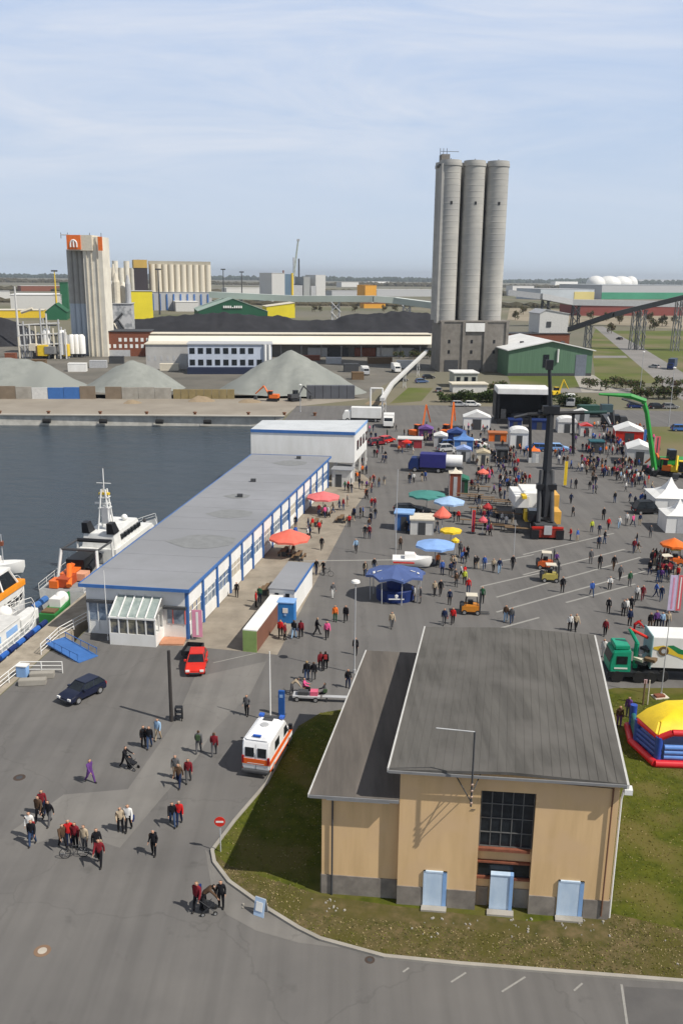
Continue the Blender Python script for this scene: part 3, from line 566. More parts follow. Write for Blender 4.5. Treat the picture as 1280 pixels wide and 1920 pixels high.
# --- right side halls
rh,L1,h=bld('red_hall','long dark red hall with pale roof under the conveyor','building',1085,1300,571,592,40,mat('red_clad',(.22,.055,.045),.8,scale=.02),mat('pale_roof',(.60,.62,.60),.7,scale=.02),over=1.5)
gl_,L1,h=bld('long_green_hall','very long pale hall with a green lower band at the right edge','building',1126,1330,535,561,120,lgrey,mat('steel_roof',(.40,.43,.45),.7,scale=.01))
MB().b(0,L1,-.6,0,0,h*.48,mat('green_band',(.05,.28,.16),.7,scale=.02)).build('lower_wall',gl_)
yh,L1,h=bld('pale_hall','pale blue hall with a yellow right end on the horizon','building',1012,1112,542,562,70,mat('pale_blue_clad',(.48,.52,.55),.7,scale=.02),lgrey)
MB().b(L1*.62,L1*1.0,-.8,0,0,h*.75,mat('pale_yellow',(.62,.52,.20),.7,scale=.02)).build('end_panel',yh)
for i,(px,r_) in enumerate(((1115,17),(1139,22),(1162,20),(1180,13))):
    g_=G(px,541); d_=g_.y; R_=r_*d_/FPX*1.0
    q=MB(); hh=CAMH+ (525-516)*0+ d_*.004; q.lathe([(R_,0),(R_,hh*.35)]+[(R_*math.cos(t*.26),hh*.35+hh*.62*math.sin(t*.26)) for t in range(1,7)],white,n=24); o=q.build('storage_dome',smooth=True); o.location=g_
    tag(o,['white storage dome, leftmost and low, on the right horizon','large white storage dome, second from the left on the right horizon','white storage dome, third from the left on the right horizon','small white storage dome, rightmost of the four on the horizon'][i],'dome','white domes on the horizon')
# --- conveyors
def gallery(name,label,pts,wd,hh,m,mtop,legs,legm):
    root=thing(name,label,'conveyor',(pts[0].x,pts[0].y,0)); o0=Vector((pts[0].x,pts[0].y,0)); q=MB()
    for a_,b2 in zip(pts,pts[1:]):
        d=b2-a_; n_=Vector((-d.y,d.x,0)).normalized()*wd/2
        vs=[a_-n_,b2-n_,b2+n_,a_+n_]; vs=[v-o0 for v in vs]; up=Vector((0,0,hh)); q.add(vs+[v+up for v in vs],[(3,2,1,0),(0,1,5,4),(1,2,6,5),(2,3,7,6),(3,0,4,7)],m); q.add([v+up for v in vs],[(0,1,2,3)],mtop)
    q.build('gallery',root)
    for k,(i,t) in enumerate(legs):
        p=pts[i].lerp(pts[i+1],t)-o0; q=MB()
        for sx in (-1,1):
            for sy in (-1,1): q.tube((p.x+sx*wd*.35,p.y+sy*wd*.4,0),(p.x+sx*wd*.3,p.y+sy*wd*.3,p.z),.32*wd/4,legm,4)
        n=max(2,int(p.z/5))
        for j in range(n):
            z0=p.z*j/n; z1=p.z*(j+1)/n; q.tube((p.x-wd*.45,p.y-wd*.45,z0),(p.x+wd*.45,p.y-wd*.45,z1),.18*wd/4,legm,4); q.tube((p.x+wd*.45,p.y-wd*.45,z0),(p.x-wd*.45,p.y-wd*.45,z1),.18*wd/4,legm,4)
        q.build('support',root)
    return root
Y1=400
gallery('conveyor_bridge','dark rising conveyor bridge on trestles at the right edge',[AT(1066,622,455),AT(1150,594,440),AT(1290,560,430),AT(1420,530,425)],4.0,2.4,dgrey,flat('dark_roof',(.10,.095,.09),.8,scale=.1),[(0,.45),(1,.30),(1,.40),(1,.88)],grey)
gallery('conveyor_gallery','pale grey long conveyor gallery running right from the tall silos',[AT(950,554,640),AT(1010,561,640),AT(1068,572,655),AT(1290,576,660)],7,4,lgrey,lgrey,[(1,.2),(2,.05)],dgrey)
gallery('conveyor_gallery','pale green-grey conveyor gallery crossing the middle distance left of the silos',[AT(395,558,700),AT(560,566,690),AT(700,566,680),AT(740,569,680),AT(815,579,660)],8,4.5,mat('pale_green_clad',(.42,.47,.42),.7,scale=.03),mat('pale_roof3',(.58,.62,.58),.7,scale=.03),[(0,.3),(1,.5),(3,.3)],lgrey)
gallery('conveyor_gallery','thin white inclined conveyor beside the white truck and the verge',[AT(716,752,215),AT(735,722,250),AT(800,660,330)],1.1,.8,offwhite,offwhite,[(0,.2),(1,.3),(1,.7)],offwhite)
pf_=thing('goalpost_gantry','white goalpost-shaped steel frame at the foot of the thin conveyor','frame',G(694,772)); w3=(G(716,772)-G(694,772)).length; hh=HT(694,772,728)
q=MB(); q.tube((0,0,0),(0,0,hh),.22,white,6); q.build('post',pf_); q=MB(); q.tube((w3,0,0),(w3,0,hh),.22,white,6); q.build('post',pf_); MB().tube((0,0,hh),(w3,0,hh),.22,white,6).build('crossbar',pf_)
# --- long white hall, brick office, grey office
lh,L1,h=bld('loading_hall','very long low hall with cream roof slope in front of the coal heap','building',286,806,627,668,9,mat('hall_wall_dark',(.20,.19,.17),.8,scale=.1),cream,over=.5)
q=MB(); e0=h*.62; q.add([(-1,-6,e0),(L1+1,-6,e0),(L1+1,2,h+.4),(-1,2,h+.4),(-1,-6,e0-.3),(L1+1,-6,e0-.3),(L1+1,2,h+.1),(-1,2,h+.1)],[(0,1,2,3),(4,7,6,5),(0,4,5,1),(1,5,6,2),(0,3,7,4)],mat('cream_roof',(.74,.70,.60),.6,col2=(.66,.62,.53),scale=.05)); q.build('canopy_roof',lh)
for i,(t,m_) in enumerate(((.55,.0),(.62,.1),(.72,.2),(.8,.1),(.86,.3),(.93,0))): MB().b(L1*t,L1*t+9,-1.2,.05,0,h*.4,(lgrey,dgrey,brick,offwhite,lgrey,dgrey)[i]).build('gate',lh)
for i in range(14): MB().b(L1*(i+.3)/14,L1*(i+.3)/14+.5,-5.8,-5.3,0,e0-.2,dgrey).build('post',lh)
b2,L1,h=bld('brick_office','rust red brick office block with small white windows','building',181,284,622,668,14,brick,dgrey)
for j,(z,k0) in enumerate(((.60,4),(.34,1))):
    for i in range(k0,10): MB().b((i+.2)*L1/10,(i+.72)*L1/10,-.1,.05,z*h,z*h+1.5,white).build('window',b2)
MB().b(0,L1*.62,-.3,0,0,h*.26,lgrey).build('plinth',b2)
bld('workshop','plain pale grey workshop block between the brick office and the blue-white office','building',275,356,646,692,12,mat('ws',(.47,.46,.44),.8,scale=.2),cream,windows=(7,.35,.55,.3,lgrey))
of,L1,h=bld('office_block','pale blue two storey office with two rows of dark windows','building',354,510,646,700,12,mat('pale_blue_wall',(.52,.57,.66),.7,scale=.2),lgrey)
for z in (.22,.62):
    for i in range(9 if z<.5 else 8):
        wq=MB().b((i+.18)*L1/10,(i+.80)*L1/10,-.08,.05,z*h+.6,(z+.2)*h+.6,glass).build('window',of)
MB().b(-.2,L1,-3,0,0,2.2,flat('navy_dark',(.02,.028,.06),.6)).build('ground_floor',of)
for k in (0.92,.97): MB().tube((L1*k,-.5,0),(L1*k,-.5,h),.5,white).build('stair_tube',of)
# --- cement works left
ctr=G(128,668); cw=thing('cement_silo_tower','tall pale silo tower with an orange sign on its head house','silo',ctr,RAD(-4))
sc=(G(205,668)-ctr).length/77.; HH1=HT(165,668,440); hz_=lambda y:HT(165,668,y)
cmet=mat('silo_steel',(.42,.47,.52),.5,col2=(.33,.38,.43),scale=.2,metal=.1,stretch=(1,1,.1)); cbei=mat('silo_beige',(.70,.66,.56),.8,col2=(.58,.54,.46),scale=.2)
for i,(x,r_) in enumerate(((6,5.8),(17,5.8),(28,6.2),(36,6))):
    MB().lathe([(r_*sc*1.02,0),(r_*sc*1.02,hz_(570))],cmet,x*sc,6,16).build('steel_casing',cw,smooth=True); MB().lathe([(r_*sc,hz_(570)),(r_*sc,hz_(468))],mat('silo_grey',(.36,.35,.32),.8,scale=.2),x*sc,6,16).build('silo',cw,smooth=True)
MB().b(40*sc,77*sc,1,10,0,hz_(444),cbei).build('elevator_shaft',cw)
for x in (46,55,66): MB().b(x*sc,(x+1.5)*sc,.6,1,0,hz_(444),cream).build('rib',cw)
MB().b(12*sc,60*sc,0,9,hz_(470),hz_(441),cream).build('head_house',cw)
sg=MB().b(13*sc,39*sc,-.4,0,hz_(468),hz_(441),orange).build('sign_board',cw)
q=MB()
for k in range(8):
    a1=math.pi*(k/8.); a2=math.pi*((k+1)/8.); c_=26*sc; z_=hz_(458); q.tube((c_+6*sc*math.cos(a1),-.5,z_+7*sc*math.sin(a1)),(c_+6*sc*math.cos(a2),-.5,z_+7*sc*math.sin(a2)),.35,white,5)
for sx in (-6,0,6): q.tube((26*sc+sx*sc,-.5,hz_(464)),(26*sc+sx*sc,-.5,hz_(458 if sx else 452)),.35,white,5)
q.build('emblem',sg)
MB().b(72*sc,80*sc,-.4,0,hz_(470),hz_(444),orange).build('sign_board',cw)
q=MB()
for x in (-5,8,50,72): q.tube((x*sc,4,hz_(447)),(x*sc,4,hz_(436)),.12,dgrey,4)
q.tube((-5*sc,4,hz_(440)),(12*sc,4,hz_(440)),.2,lgrey,4); q.build('roof_mast',cw)
pb_,L1,h=bld('process_building','pale patchy process building with ducts and small silos on its roof','building',195,250,570,650,14,mat('patchy',(.50,.50,.50),.7,col2=(.26,.27,.28),scale=.22,detail=3,lo=.45,hi=.55),lgrey)
for i,(x,r_,z) in enumerate(((.12,1.6,16),(.3,2.2,11),(.5,1.8,14),(.72,2.4,10),(.9,1.3,13),(.4,1,18))): MB().lathe([(r_,h),(r_,h+z*.7),(.4,h+z)],(cbei,lgrey,cream)[i%3],x*L1,3+i%2*4,10).build('roof_silo',pb_)
q=MB()
for i in range(7): q.tube((rnd.uniform(0,L1),-.3,h*rnd.uniform(.2,.9)),(rnd.uniform(0,L1),-.3,h*rnd.uniform(.3,1.1)),.5,(dgrey,lgrey,cream)[i%3],6)
q.build('duct',pb_)
for i,(px,w_,y0_,yb_) in enumerate(((91,7,616,672),(120,8,619,672),(137,7,627,670),(146,7,627,670),(155,7,627,670))):
    g_=G(px,yb_); r_=w_*g_.y/FPX; h=HT(px,yb_,y0_); t_=thing('storage_tank',['slim white storage tank, leftmost of the five','white storage tank, second from the left of the five','left white tank of the close trio by the silo tower','middle white tank of the close trio by the silo tower','right white tank of the close trio by the silo tower'][i],'tank',g_,group='white tanks by the cement works'); MB().lathe([(r_,1.5),(r_,h-1),(r_*.5,h)],white,n=14).build('shell',t_,smooth=True)
    q=MB()
    for k in range(4): q.tube((r_*.8*math.cos(k*1.57),r_*.8*math.sin(k*1.57),0),(r_*.8*math.cos(k*1.57),r_*.8*math.sin(k*1.57),1.6),.2,dgrey,4)
    q.build('stand',t_)
pr=thing('pipe_rack','tangle of pale steel frames, pipes and stairs left of the storage tanks','plant',G(38,672)); W_=(G(128,672)-G(38,672)).length
q=MB()
for i in range(9): x=W_*i/8; hh=rnd.uniform(8,20); q.tube((x,0,0),(x,0,hh),.35,(cream,lgrey,offwhite)[i%3],5); q.tube((x,3,0),(x,3,hh*.8),.3,lgrey,5)
q.build('column',pr); q=MB()
for z in (5,9,13): q.tube((0,0,z),(W_*.9,0,z+1),.3,offwhite,5); q.tube((0,2,z),(W_*.8,2,z),.3,dgrey,5)
q.tube((2,0,18),(W_*.35,0,19.5),.7,cream,6); q.build('beam',pr)
for i in range(9): MB().box(rnd.uniform(0,W_),rnd.uniform(-2,4),rnd.uniform(1,5),rnd.uniform(2,4),3,rnd.uniform(2,5),(dgrey,cream,yellow,grey,wood)[i%5]).build('machine_unit',pr)
q=thing('chimney','tall thin white mast left of the cement works','mast',G(37,650)); h=HT(37,650,537); MB().tube((0,0,0),(0,0,h),.7,offwhite,8,.35).build('pole',q)
# far grain silos
gs,L1,h=bld('silo_row','row of cream grain silos on a pale grey base on the left horizon','silo',283,398,548,582,40,lgrey,lgrey)
ht_=HT(340,582,496)
for i in range(10): r_=L1/20; MB().lathe([(r_*1.02,h),(r_*1.02,ht_)],cream,(i+.5)*L1/10,r_,14).build('silo',gs,smooth=True)
MB().b(0,L1,r_,r_*3,ht_,ht_+3,mat('cap',(.4,.37,.3),.8,scale=.05)).build('top_gallery',gs)
for i in range(9): MB().b((i+.3)*L1/9,(i+.5)*L1/9,-.8,0,0,h*.9,blue).build('gate',gs)
gs2,L1,h=bld('silo_row','shorter row of cream silos behind the process building','silo',205,258,548,584,40,cream,lgrey)
ht_=HT(230,584,502)
for i in range(5): r_=L1/10; MB().lathe([(r_*1.02,h),(r_*1.02,ht_+i%2*6)],cbei,(i+.5)*L1/5,r_,14).build('silo',gs2,smooth=True)
et,L1,h=bld('elevator_tower','dark elevator tower with an ochre yellow top between two silo rows','tower',255,280,503,584,30,flat('dark_brown',(.05,.04,.045),.8,scale=.05),dgrey); h2=HT(267,584,487)
MB().b(0,L1,0,30,h+.3,h2,flat('ochre_yellow',(.55,.36,.09),.7,scale=.05)).build('head_house',et)
bld('yellow_building','bright yellow block building left of the centre, beside the silo rows','building',248,288,546,598,20,flat('bright_yellow',(.80,.66,.03),.6,scale=.05),lgrey)
bld('white_hall','white and grey hall at the far left with a pale roof','building',22,118,553,590,60,offwhite,white); bld('yellow_hall','low yellow hall at the far left edge below the white hall','building',-30,82,582,596,25,yellow,cream)
bld('green_shed','dark green shed roofed building left of the silo tower','building',86,126,570,600,30,mat('dkgreen',(.02,.13,.06),.8,scale=.05),mat('dkgreen2',(.02,.11,.05),.8,scale=.05),gable=6)
bld('green_tower','dark green narrow tower behind the silo tower','tower',116,130,530,590,20,mat('dkgreen',(.02,.13,.06),.8),mat('dkgreen2',(.02,.11,.05),.8))
bld('green_block','dark green block behind the yellow building','building',286,304,545,578,30,mat('dkgreen',(.02,.13,.06),.8),mat('dkgreen2',(.02,.11,.05),.8))
g2,L1,h=bld('green_gable_hall','dark green hall with low gable and white lettering band behind the coal heap','building',372,502,560,604,60,mat('dkgreen3',(.015,.09,.045),.8,scale=.05),mat('pale_green_roof',(.33,.42,.36),.7,scale=.05),gable=9)
q=MB()
for i in range(9): q.b(L1*.36+i*L1*.031,L1*.36+(i+.7)*L1*.031,-.8,-.4,h*.60,h*(.70 if i not in(4,) else .64),white)
q.build('sign_board',g2)
bld('yellow_annex','bright yellow low annex right of the green gable hall','building',500,553,568,596,25,flat('bright_yellow',(.80,.66,.03),.6),cream,gable=3,rise_at=1.0)
# power plant and other horizon blocks
pp,L1,h=bld('power_plant','white and grey power plant blocks on the horizon with three chimneys','power plant',510,534,512,566,60,offwhite,white)
sc2=L1/24
for x0_,x1_,y_,m_ in ((24,38,514,flat('slate_blue',(.12,.19,.26),.7,scale=.02)),(40,60,535,lgrey),(62,74,519,mat('pk',(.35,.36,.35),.8,scale=.02)),(76,86,536,lgrey),(85,104,515,offwhite)): MB().b(x0_*sc2,x1_*sc2,5,50,0,HT(560,566,y_),m_).build('block',pp)
for x,y_,m_ in ((54,482,lgrey),(64,484,dgrey),(34,507,brick)): MB().tube((x*sc2,30,0),(x*sc2,30,HT(560,566,y_)),sc2*1.5,m_,10).build('chimney',pp)
cr2=thing('harbour_crane','tall pale lattice jib crane with yellow tower on the horizon','crane',G(550,568)); s3=G(550,568).y/FPX
q=MB(); h1=HT(550,568,512); h2=HT(550,568,450); q.tube((-2*s3,0,0),(-2*s3,0,h1),2.2*s3,yellow,4); q.build('tower',cr2); q=MB()
for d_ in (-1.3,1.3): q.tube((d_*s3,0,h1*.8),(9*s3+d_*s3*.4,0,h2),.7*s3,mat('pale_green_steel',(.45,.5,.42),.7,scale=.1),4)
for k in range(8): t0=k/8; t1=(k+1)/8; q.tube((-1.3*s3+9*s3*t0,0,lerp(h1*.8,h2,t0)),(1.3*s3+9*s3*t1,0,lerp(h1*.8,h2,t1)),.5*s3,lgrey,4)
q.box(9*s3,0,h2,5*s3,2*s3,4*s3,lgrey); q.build('jib',cr2)
o1,L1,h=bld('orange_block','orange box-shaped building on the horizon left of the silos','building',684,705,535,566,30,flat('orange_clad',(.75,.36,.04),.7,scale=.03),flat('orange_clad',(.75,.36,.04),.7))
bld('orange_shed','low orange shed below the orange block','building',682,722,569,578,14,flat('orange_clad',(.75,.36,.04),.7),brick)
for i,(xl,xr,yt,yb,m_,tx) in enumerate(((622,680,545,558,lgrey,'pale grey hall left of the orange block'),(706,812,543,556,lgrey,'long pale hall right of the orange block'),(560,700,560,570,offwhite,'long white shed under the far conveyor gallery'),(425,498,540,556,offwhite,'long white shed right of the grain silos'),(640,672,529,538,offwhite,'tiny white tank farm building on the horizon'),(690,730,528,535,white,'small white building right on the horizon'),(960,1000,536,546,offwhite,'white shed right of the tall silos near the horizon'),(1040,1082,528,536,white,'white low building near the domes'),(303,375,552,566,lgrey,'blue-grey shed in front of the grain silos'),(330,372,566,584,offwhite,'pile-shaped white tent hall beside the green hall'),(-40,20,546,560,offwhite,'far white shed at the left frame edge'),(40,118,536,546,brick,'dark reddish shed on the left horizon'),(1195,1290,524,531,lgrey,'faint grey shed on the right horizon'))):
    bld('shed',tx,'shed',xl,xr,yt,yb,25,m_,(white if i%2 else lgrey))
for i,(px,yt,yb) in enumerate(((420,505,575),(454,510,575),(108,508,590),(300,505,590))):
    q=thing('light_mast',['thin dark light mast right of the grain silos','shorter thin light mast near the green gable hall','thin yellow mast left of the silo tower','thin mast before the grain silo row'][i],'mast',G(px,yb)); h=HT(px,yb,yt); MB().tube((0,0,0),(0,0,h),.8,(dgrey,dgrey,yellow,dgrey)[i],6,.4).build('pole',q); MB().box(0,0,h,5,1,1.2,dgrey).build('lamp_head',q)
# --- heaps
def heap(name,label,cat,pts,m,seed,amp,kind=None):
    # pts: ridge polyline [(x,y,h)] ; slope .62 ; height field = max over ridge of h - slope*dist
    xs=[p[0] for p in pts]; ys=[p[1] for p in pts]; hm=max(p[2] for p in pts); k=.62; rr_=hm/k
    x0,x1,y0,y1=min(xs)-rr_,max(xs)+rr_,min(ys)-rr_,max(ys)+rr_; nx=min(150,int((x1-x0)/1.2)); ny=min(60,int((y1-y0)/1.2)); vs=[]
    for j in range(ny+1):
        for i in range(nx+1):
            x=lerp(x0,x1,i/nx); y=lerp(y0,y1,j/ny); z=-1
            for (ax,ay,ah),(bx,by,bh) in zip(pts,pts[1:]):
                dx,dy=bx-ax,by-ay; t=max(0,min(1,((x-ax)*dx+(y-ay)*dy)/(dx*dx+dy*dy+1e-9))); px,py=ax+dx*t,ay+dy*t
                z=max(z,lerp(ah,bh,t)-k*math.hypot(x-px,y-py))
            nv=noise.noise(Vector((x*.07+seed,y*.07,0)))*amp*1.2+noise.noise(Vector((x*.3+seed,y*.3,5)))*amp*.5+abs(noise.noise(Vector((x*.16+seed,y*.05,9))))*amp*.6
            z=z+nv*min(1,max(0,z)/3) ; vs.append((x,y,max(z,-.3)))
    fs=[(j*(nx+1)+i,j*(nx+1)+i+1,(j+1)*(nx+1)+i+1,(j+1)*(nx+1)+i) for j in range(ny) for i in range(nx)]
    fs=[f for f in fs if max(vs[i][2] for i in f)>-.29]
    q=MB(); q.add(vs,fs,m); q.open=True; o=q.build(name,smooth=True); tag(o,label,cat); return o
gr=mat('gravel',(.265,.275,.25),.95,col2=(.215,.225,.205),scale=.35,detail=10,col3=(.23,.24,.22),scale3=.06,bump=.2)
def hp(px,pyb,pyt,dy): g_=G(px,pyb); g_=Vector((g_.x*(g_.y+dy)/g_.y,g_.y+dy,0)); return (g_.x,g_.y,AT(px,pyt,g_.y).z)
heap('gravel_heap','broad grey-green gravel heap at the left edge behind the far quay wall','heap',[hp(-120,740,680,16),hp(-20,740,672,16),hp(60,740,673,16),hp(95,740,680,14)],gr,1,1.0)
heap('gravel_heap','small pointed grey gravel heap, middle of the three across the water','heap',[hp(225,738,684,14),hp(250,738,673,14),hp(280,738,686,13)],gr,2,.8)
heap('gravel_heap','large conical grey gravel heap in the centre across the water','heap',[hp(505,745,672,19),hp(548,745,655,20),hp(590,745,676,18),hp(640,745,706,12)],gr,3,.9)
coalm=mat('coal',(.028,.028,.032),.9,col2=(.017,.017,.02),scale=.1,detail=9,bump=.4)
cl=[]
for px,pt in ((255,598),(330,592),(400,588),(480,588),(520,592),(548,600),(580,602),(620,596),(650,590),(700,586),(760,584),(795,586),(818,596)):
    g_=G(px,628); Y_=g_.y+34; cl.append((g_.x*Y_/g_.y,Y_,AT(px,pt,Y_).z))
heap('coal_heap','long black coal heap with a flat top stretching behind the cream roofed hall','heap',cl,coalm,5,1.5)
cl=[]
for px,pt in ((-60,600),(10,596),(40,606)):
    g_=G(px,650); Y_=g_.y+18; cl.append((g_.x*Y_/g_.y,Y_,AT(px,pt,Y_).z))
heap('coal_heap','black coal heap cut by the left frame edge','heap',cl,coalm,6,1)
# retaining walls of the gravel bays
k=0
for xl,xr,lab in ((-60,180,'left of the gap'),(198,322,'below the small middle heap')):
    a_=G(xl,748); b2=G(xr,748); root=thing('retaining_wall','weathered concrete panel retaining wall of the gravel bays, '+lab,'wall',a_,math.atan2(b2.y-a_.y,b2.x-a_.x)); L1=(b2-a_).length; n=int(L1/4); h=3.3
    for i in range(n): MB().b(i*L1/n+.05,(i+1)*L1/n-.05,0,.5,0,h*rnd.uniform(.9,1.05),(concrete,offwhite,mat('panel_brown',(.22,.17,.12),.9,scale=.6),concrete)[rnd.randrange(4)] if not (xl<0 and a_.x+(i+.5)*L1/n>G(100,748).x-1 and a_.x+i*L1/n<G(145,748).x) else blue).build('panel',root)
a_=G(575,748); b2=G(665,748); root=thing('retaining_wall','dark grey container wall right of the big gravel heap','wall',a_,math.atan2(b2.y-a_.y,b2.x-a_.x)); L1=(b2-a_).length
for i in range(6): MB().b(i*L1/6+.05,(i+1)*L1/6-.05,0,2.4,0,3.6,mat('slate',(.10,.105,.12),.8,scale=.3)).build('panel',root)
a_=G(325,748); b2=G(440,748); root=thing('retaining_wall','low yellowish timber retaining wall in front of the big gravel heap','wall',a_,math.atan2(b2.y-a_.y,b2.x-a_.x)); L1=(b2-a_).length
for i in range(8): MB().b(i*L1/8+.05,(i+1)*L1/8-.05,0,.6,0,2.6,mat('yellow_timber',(.27,.21,.10),.9,scale=.6)).build('panel',root)
# ================================================================ FAR WOODS, TREES
def forest(name,label,x0,x1,Y,hmin,hmax,m,seed,step,depth=60):
    q=MB(); q.open=True; n=int((x1-x0)/step)
    # rows of overlapping crown shapes made of many small facets
    R=random.Random(seed)
    for r_ in range(3):
        for i in range(n):
            x=x0+(i+R.random())*step; y=Y+r_*depth/3+R.uniform(-5,5); h=R.uniform(hmin,hmax)*(.8+.35*noise.noise(Vector((x*.002,seed,0)))); w_=step*R.uniform(.7,1.3); vs=[]
            for k in range(7):
                t=k/6*2*math.pi; vs.append((x+w_*math.cos(t)*R.uniform(.7,1),y+w_*.5*math.sin(t),h*R.uniform(.3,.7)))
            b0=len(vs); base=[(v[0],v[1],0) for v in vs]; top=(x,y,h)
            q.add(vs+base+[top],[(k,(k+1)%7,14) for k in range(7)]+[(7+k,7+(k+1)%7,(k+1)%7,k) for k in range(7)],m)
    o=q.build(name); tag(o,label,'woods',kind='stuff'); return o
fo1=mat('far_wood',(.045,.06,.035),.95,col2=(.03,.04,.025),scale=.004,spec=.05); fo2=mat('far_wood_brown',(.10,.085,.055),.95,col2=(.06,.055,.035),scale=.006,spec=.05)
forest('forest','dark wooded band along the horizon',-4200,5200,6500,26,46,fo1,11,26,300)
forest('forest','nearer brownish woods below the horizon',-2600,3200,3300,10,18,fo2,12,16,200)
forest('forest','scattered greenish woods across the middle distance',-1400,2400,1750,6,12,fo2,13,14,120)
forest('hedgerow','brown scrub rows behind the far halls',-700,900,1050,3,7,fo2,14,9,90)
# trees and bushes made of leaf clumps
leafA=[flat('leaf_dark',(.035,.055,.018),.9,spec=.1),flat('leaf_mid',(.07,.10,.028),.9,spec=.1),flat('leaf_brown',(.12,.09,.05),.9,spec=.1)]
def tree_proto(seed,h,r,kinds,n=420,name='bush',trunk=True):
    R=random.Random(seed); root=thing(name,'x','tree'); q=MB()
    q.tube((0,0,0),(0,0,h*.55),.09*h/3,wood,6,.04*h/3)
    for i in range(5): a=i*1.26; q.tube((0,0,h*.25+i*.05*h),(r*.6*math.cos(a),r*.6*math.sin(a),h*.75),.04*h/3,wood,5,.015)
    q.build('trunk',root); lf=MB(); lf.open=True
    cl_=[(R.uniform(-.6,.6)*r,R.uniform(-.6,.6)*r,h*R.uniform(.3,.85),r*R.uniform(.3,.55)) for _ in range(9)]
    for i in range(n):
        c=cl_[R.randrange(9)]; d=Vector((R.gauss(0,1),R.gauss(0,1),R.gauss(0,.8))); d.normalize(); p=Vector(c[:3])+d*c[3]*R.uniform(.55,1.1); p.z=max(p.z,.1)
        s_=R.uniform(.12,.3)*max(1,h/4); a=Vector((R.gauss(0,1),R.gauss(0,1),R.gauss(0,1))).normalized()*s_; b2=Vector((R.gauss(0,1),R.gauss(0,1),R.gauss(0,1))).normalized()*s_
        lf.add([p-a,p+b2,p+a,p-b2],[(0,1,2,3)],kinds[R.randrange(len(kinds))])
    lf.build('crown',root); return root
tp=[tree_proto(1,2.6,2.2,[leafA[0],leafA[0],leafA[1]]),tree_proto(2,3.4,2.4,[leafA[0],leafA[2],leafA[1]],name='bush'),tree_proto(3,7,3.2,[leafA[2],leafA[1],leafA[2]],520,name='tree')]
spots=[]
for x in range(832,935,9): spots.append((x,754,0,'dark dense bush in the hedge left of the stage','bushes in the hedge left of the stage'))
for x in range(1052,1112,10): spots.append((x,762,0,'dark bush in the row right behind the stage','bushes right behind the stage'))
for x in range(1190,1275,11): spots.append((x,748,1,'dark bush along the path behind the green digger','bushes along the path on the right'))
for x in (776,787,800,748): spots.append((x,672,1,'dark bush beside the thin conveyor foot','bushes by the foot of the tall silos'))
for x,y in ((1135,602),(1160,608),(1215,606),(1240,612),(1262,607),(1090,590),(1105,600),(1225,620),(1145,625),(980,590),(1000,580),(965,600),(1250,590),(1195,600)): spots.append((x,y,2,'brownish bare spring tree below the dark conveyor bridge','trees around the right conveyor'))
for x in (925,936,1190): spots.append((x,735,1,'brown bush beside the silo base','bushes near the green hall'))
for x in (590,630,665,720,740,600): spots.append((x,585,2,'brown tree between coal heap and conveyor gallery','trees beyond the coal heap'))
for x in (1125,1155,1100,1172,1240,1275): spots.append((x,727+x%7,1,'low scrub bush on the grass right of the green hall','scrub on the right grass field'))
used=[False]*3
for x,y,k,lab,gr_ in spots:
    s_=rnd.uniform(.8,1.25); 
    if not used[k]: o=tp[k]; o.location=G(x,y); tag(o,lab,'bush' if k<2 else 'tree',gr_); used[k]=True
    else: o=copytree(tp[k],loc=G(x,y),rz=rnd.uniform(0,6),label=lab,group=gr_,scale=s_)
# ================================================================ VEHICLES
def wheel(par,x,y,r,w_=.22):
    q=MB(); n=18; sgn=1 if y>0 else -1; q.tube((0,-w_/2,0),(0,w_/2,0),r,rubber,n); o=q.build('wheel',par); o.location=(x,y,r)
    q=MB().tube((0,sgn*w_*.45,0),(0,sgn*(w_*.5+.02),0),r*.6,metal,12); q.build('rim',o); return o
def car(name,label,loc,rz,L_=4.2,W=1.7,H=1.42,paint=red,group=None,hatch=True):
    root=thing(name,label,'car',loc,rz,group); h=L_/2; q=MB()
    q.side([(-h,.35),(-h-.02,.62),(-h+.08,.88),(h-1.15,.92),(h-.2,.74),(h,.55),(h-.02,.3),(-h+.05,.25)],-W/2,W/2,paint); q.build('body',root,bevel=.07,smooth=True)
    q=MB(); a,b_=(-h+.1,h-1.05) if hatch else (-h+.6,h-1.05); c,d=(a+.45,b_-.75); i_=.16
    q.loft([[(a,-W/2+.06,.87),(b_,-W/2+.06,.87),(b_,W/2-.06,.87),(a,W/2-.06,.87)],[(c,-W/2+i_+.06,H-.04),(d,-W/2+i_+.06,H-.04),(d,W/2-i_-.06,H-.04),(c,W/2-i_-.06,H-.04)]],glass); cab=q.build('windows',root,bevel=.03)
    q=MB().b(c-.02,d+.05,-W/2+i_+.05,W/2-i_-.05,H-.06,H,paint); q.build('roof',root,bevel=.025)
    q=MB()
    for s in (-1,1):
        y0=s*(W/2-.08); y1=s*(W/2-i_-.07)
        for xa,xb in ((a,c),(b_,d),((a+b_)/2-.1,(c+d)/2-.1)): q.tube((xa,y0,.9),(xb,y1,H-.05),.035,paint,5)
    q.build('pillar',root)
    for s in (-1,1):
        MB().b(h-.1,h+.01,s*W*.36-.16,s*W*.36+.16,.52,.68,white).build('headlight',root); MB().b(-h-.03,-h+.06,s*W*.39-.13,s*W*.39+.13,.55,.8,flat('tail_red',(.35,.01,.01),.3)).build('tail_light',root)
        MB().b(b_-.45,b_-.25,s*W/2-.02 if s>0 else s*W/2-.18,s*W/2+.18 if s>0 else s*W/2+.02,.92,1.04,paint).build('mirror',root)
        for x in (-h+.75,h-.8): wheel(root,x,s*(W/2-.1),.31)
    MB().b(h-.04,h+.03,-W*.25,W*.25,.33,.48,dgrey).build('grille',root); MB().b(-h-.035,-h+.02,-.26,.26,.45,.57,white).build('number_plate',root)
    return root
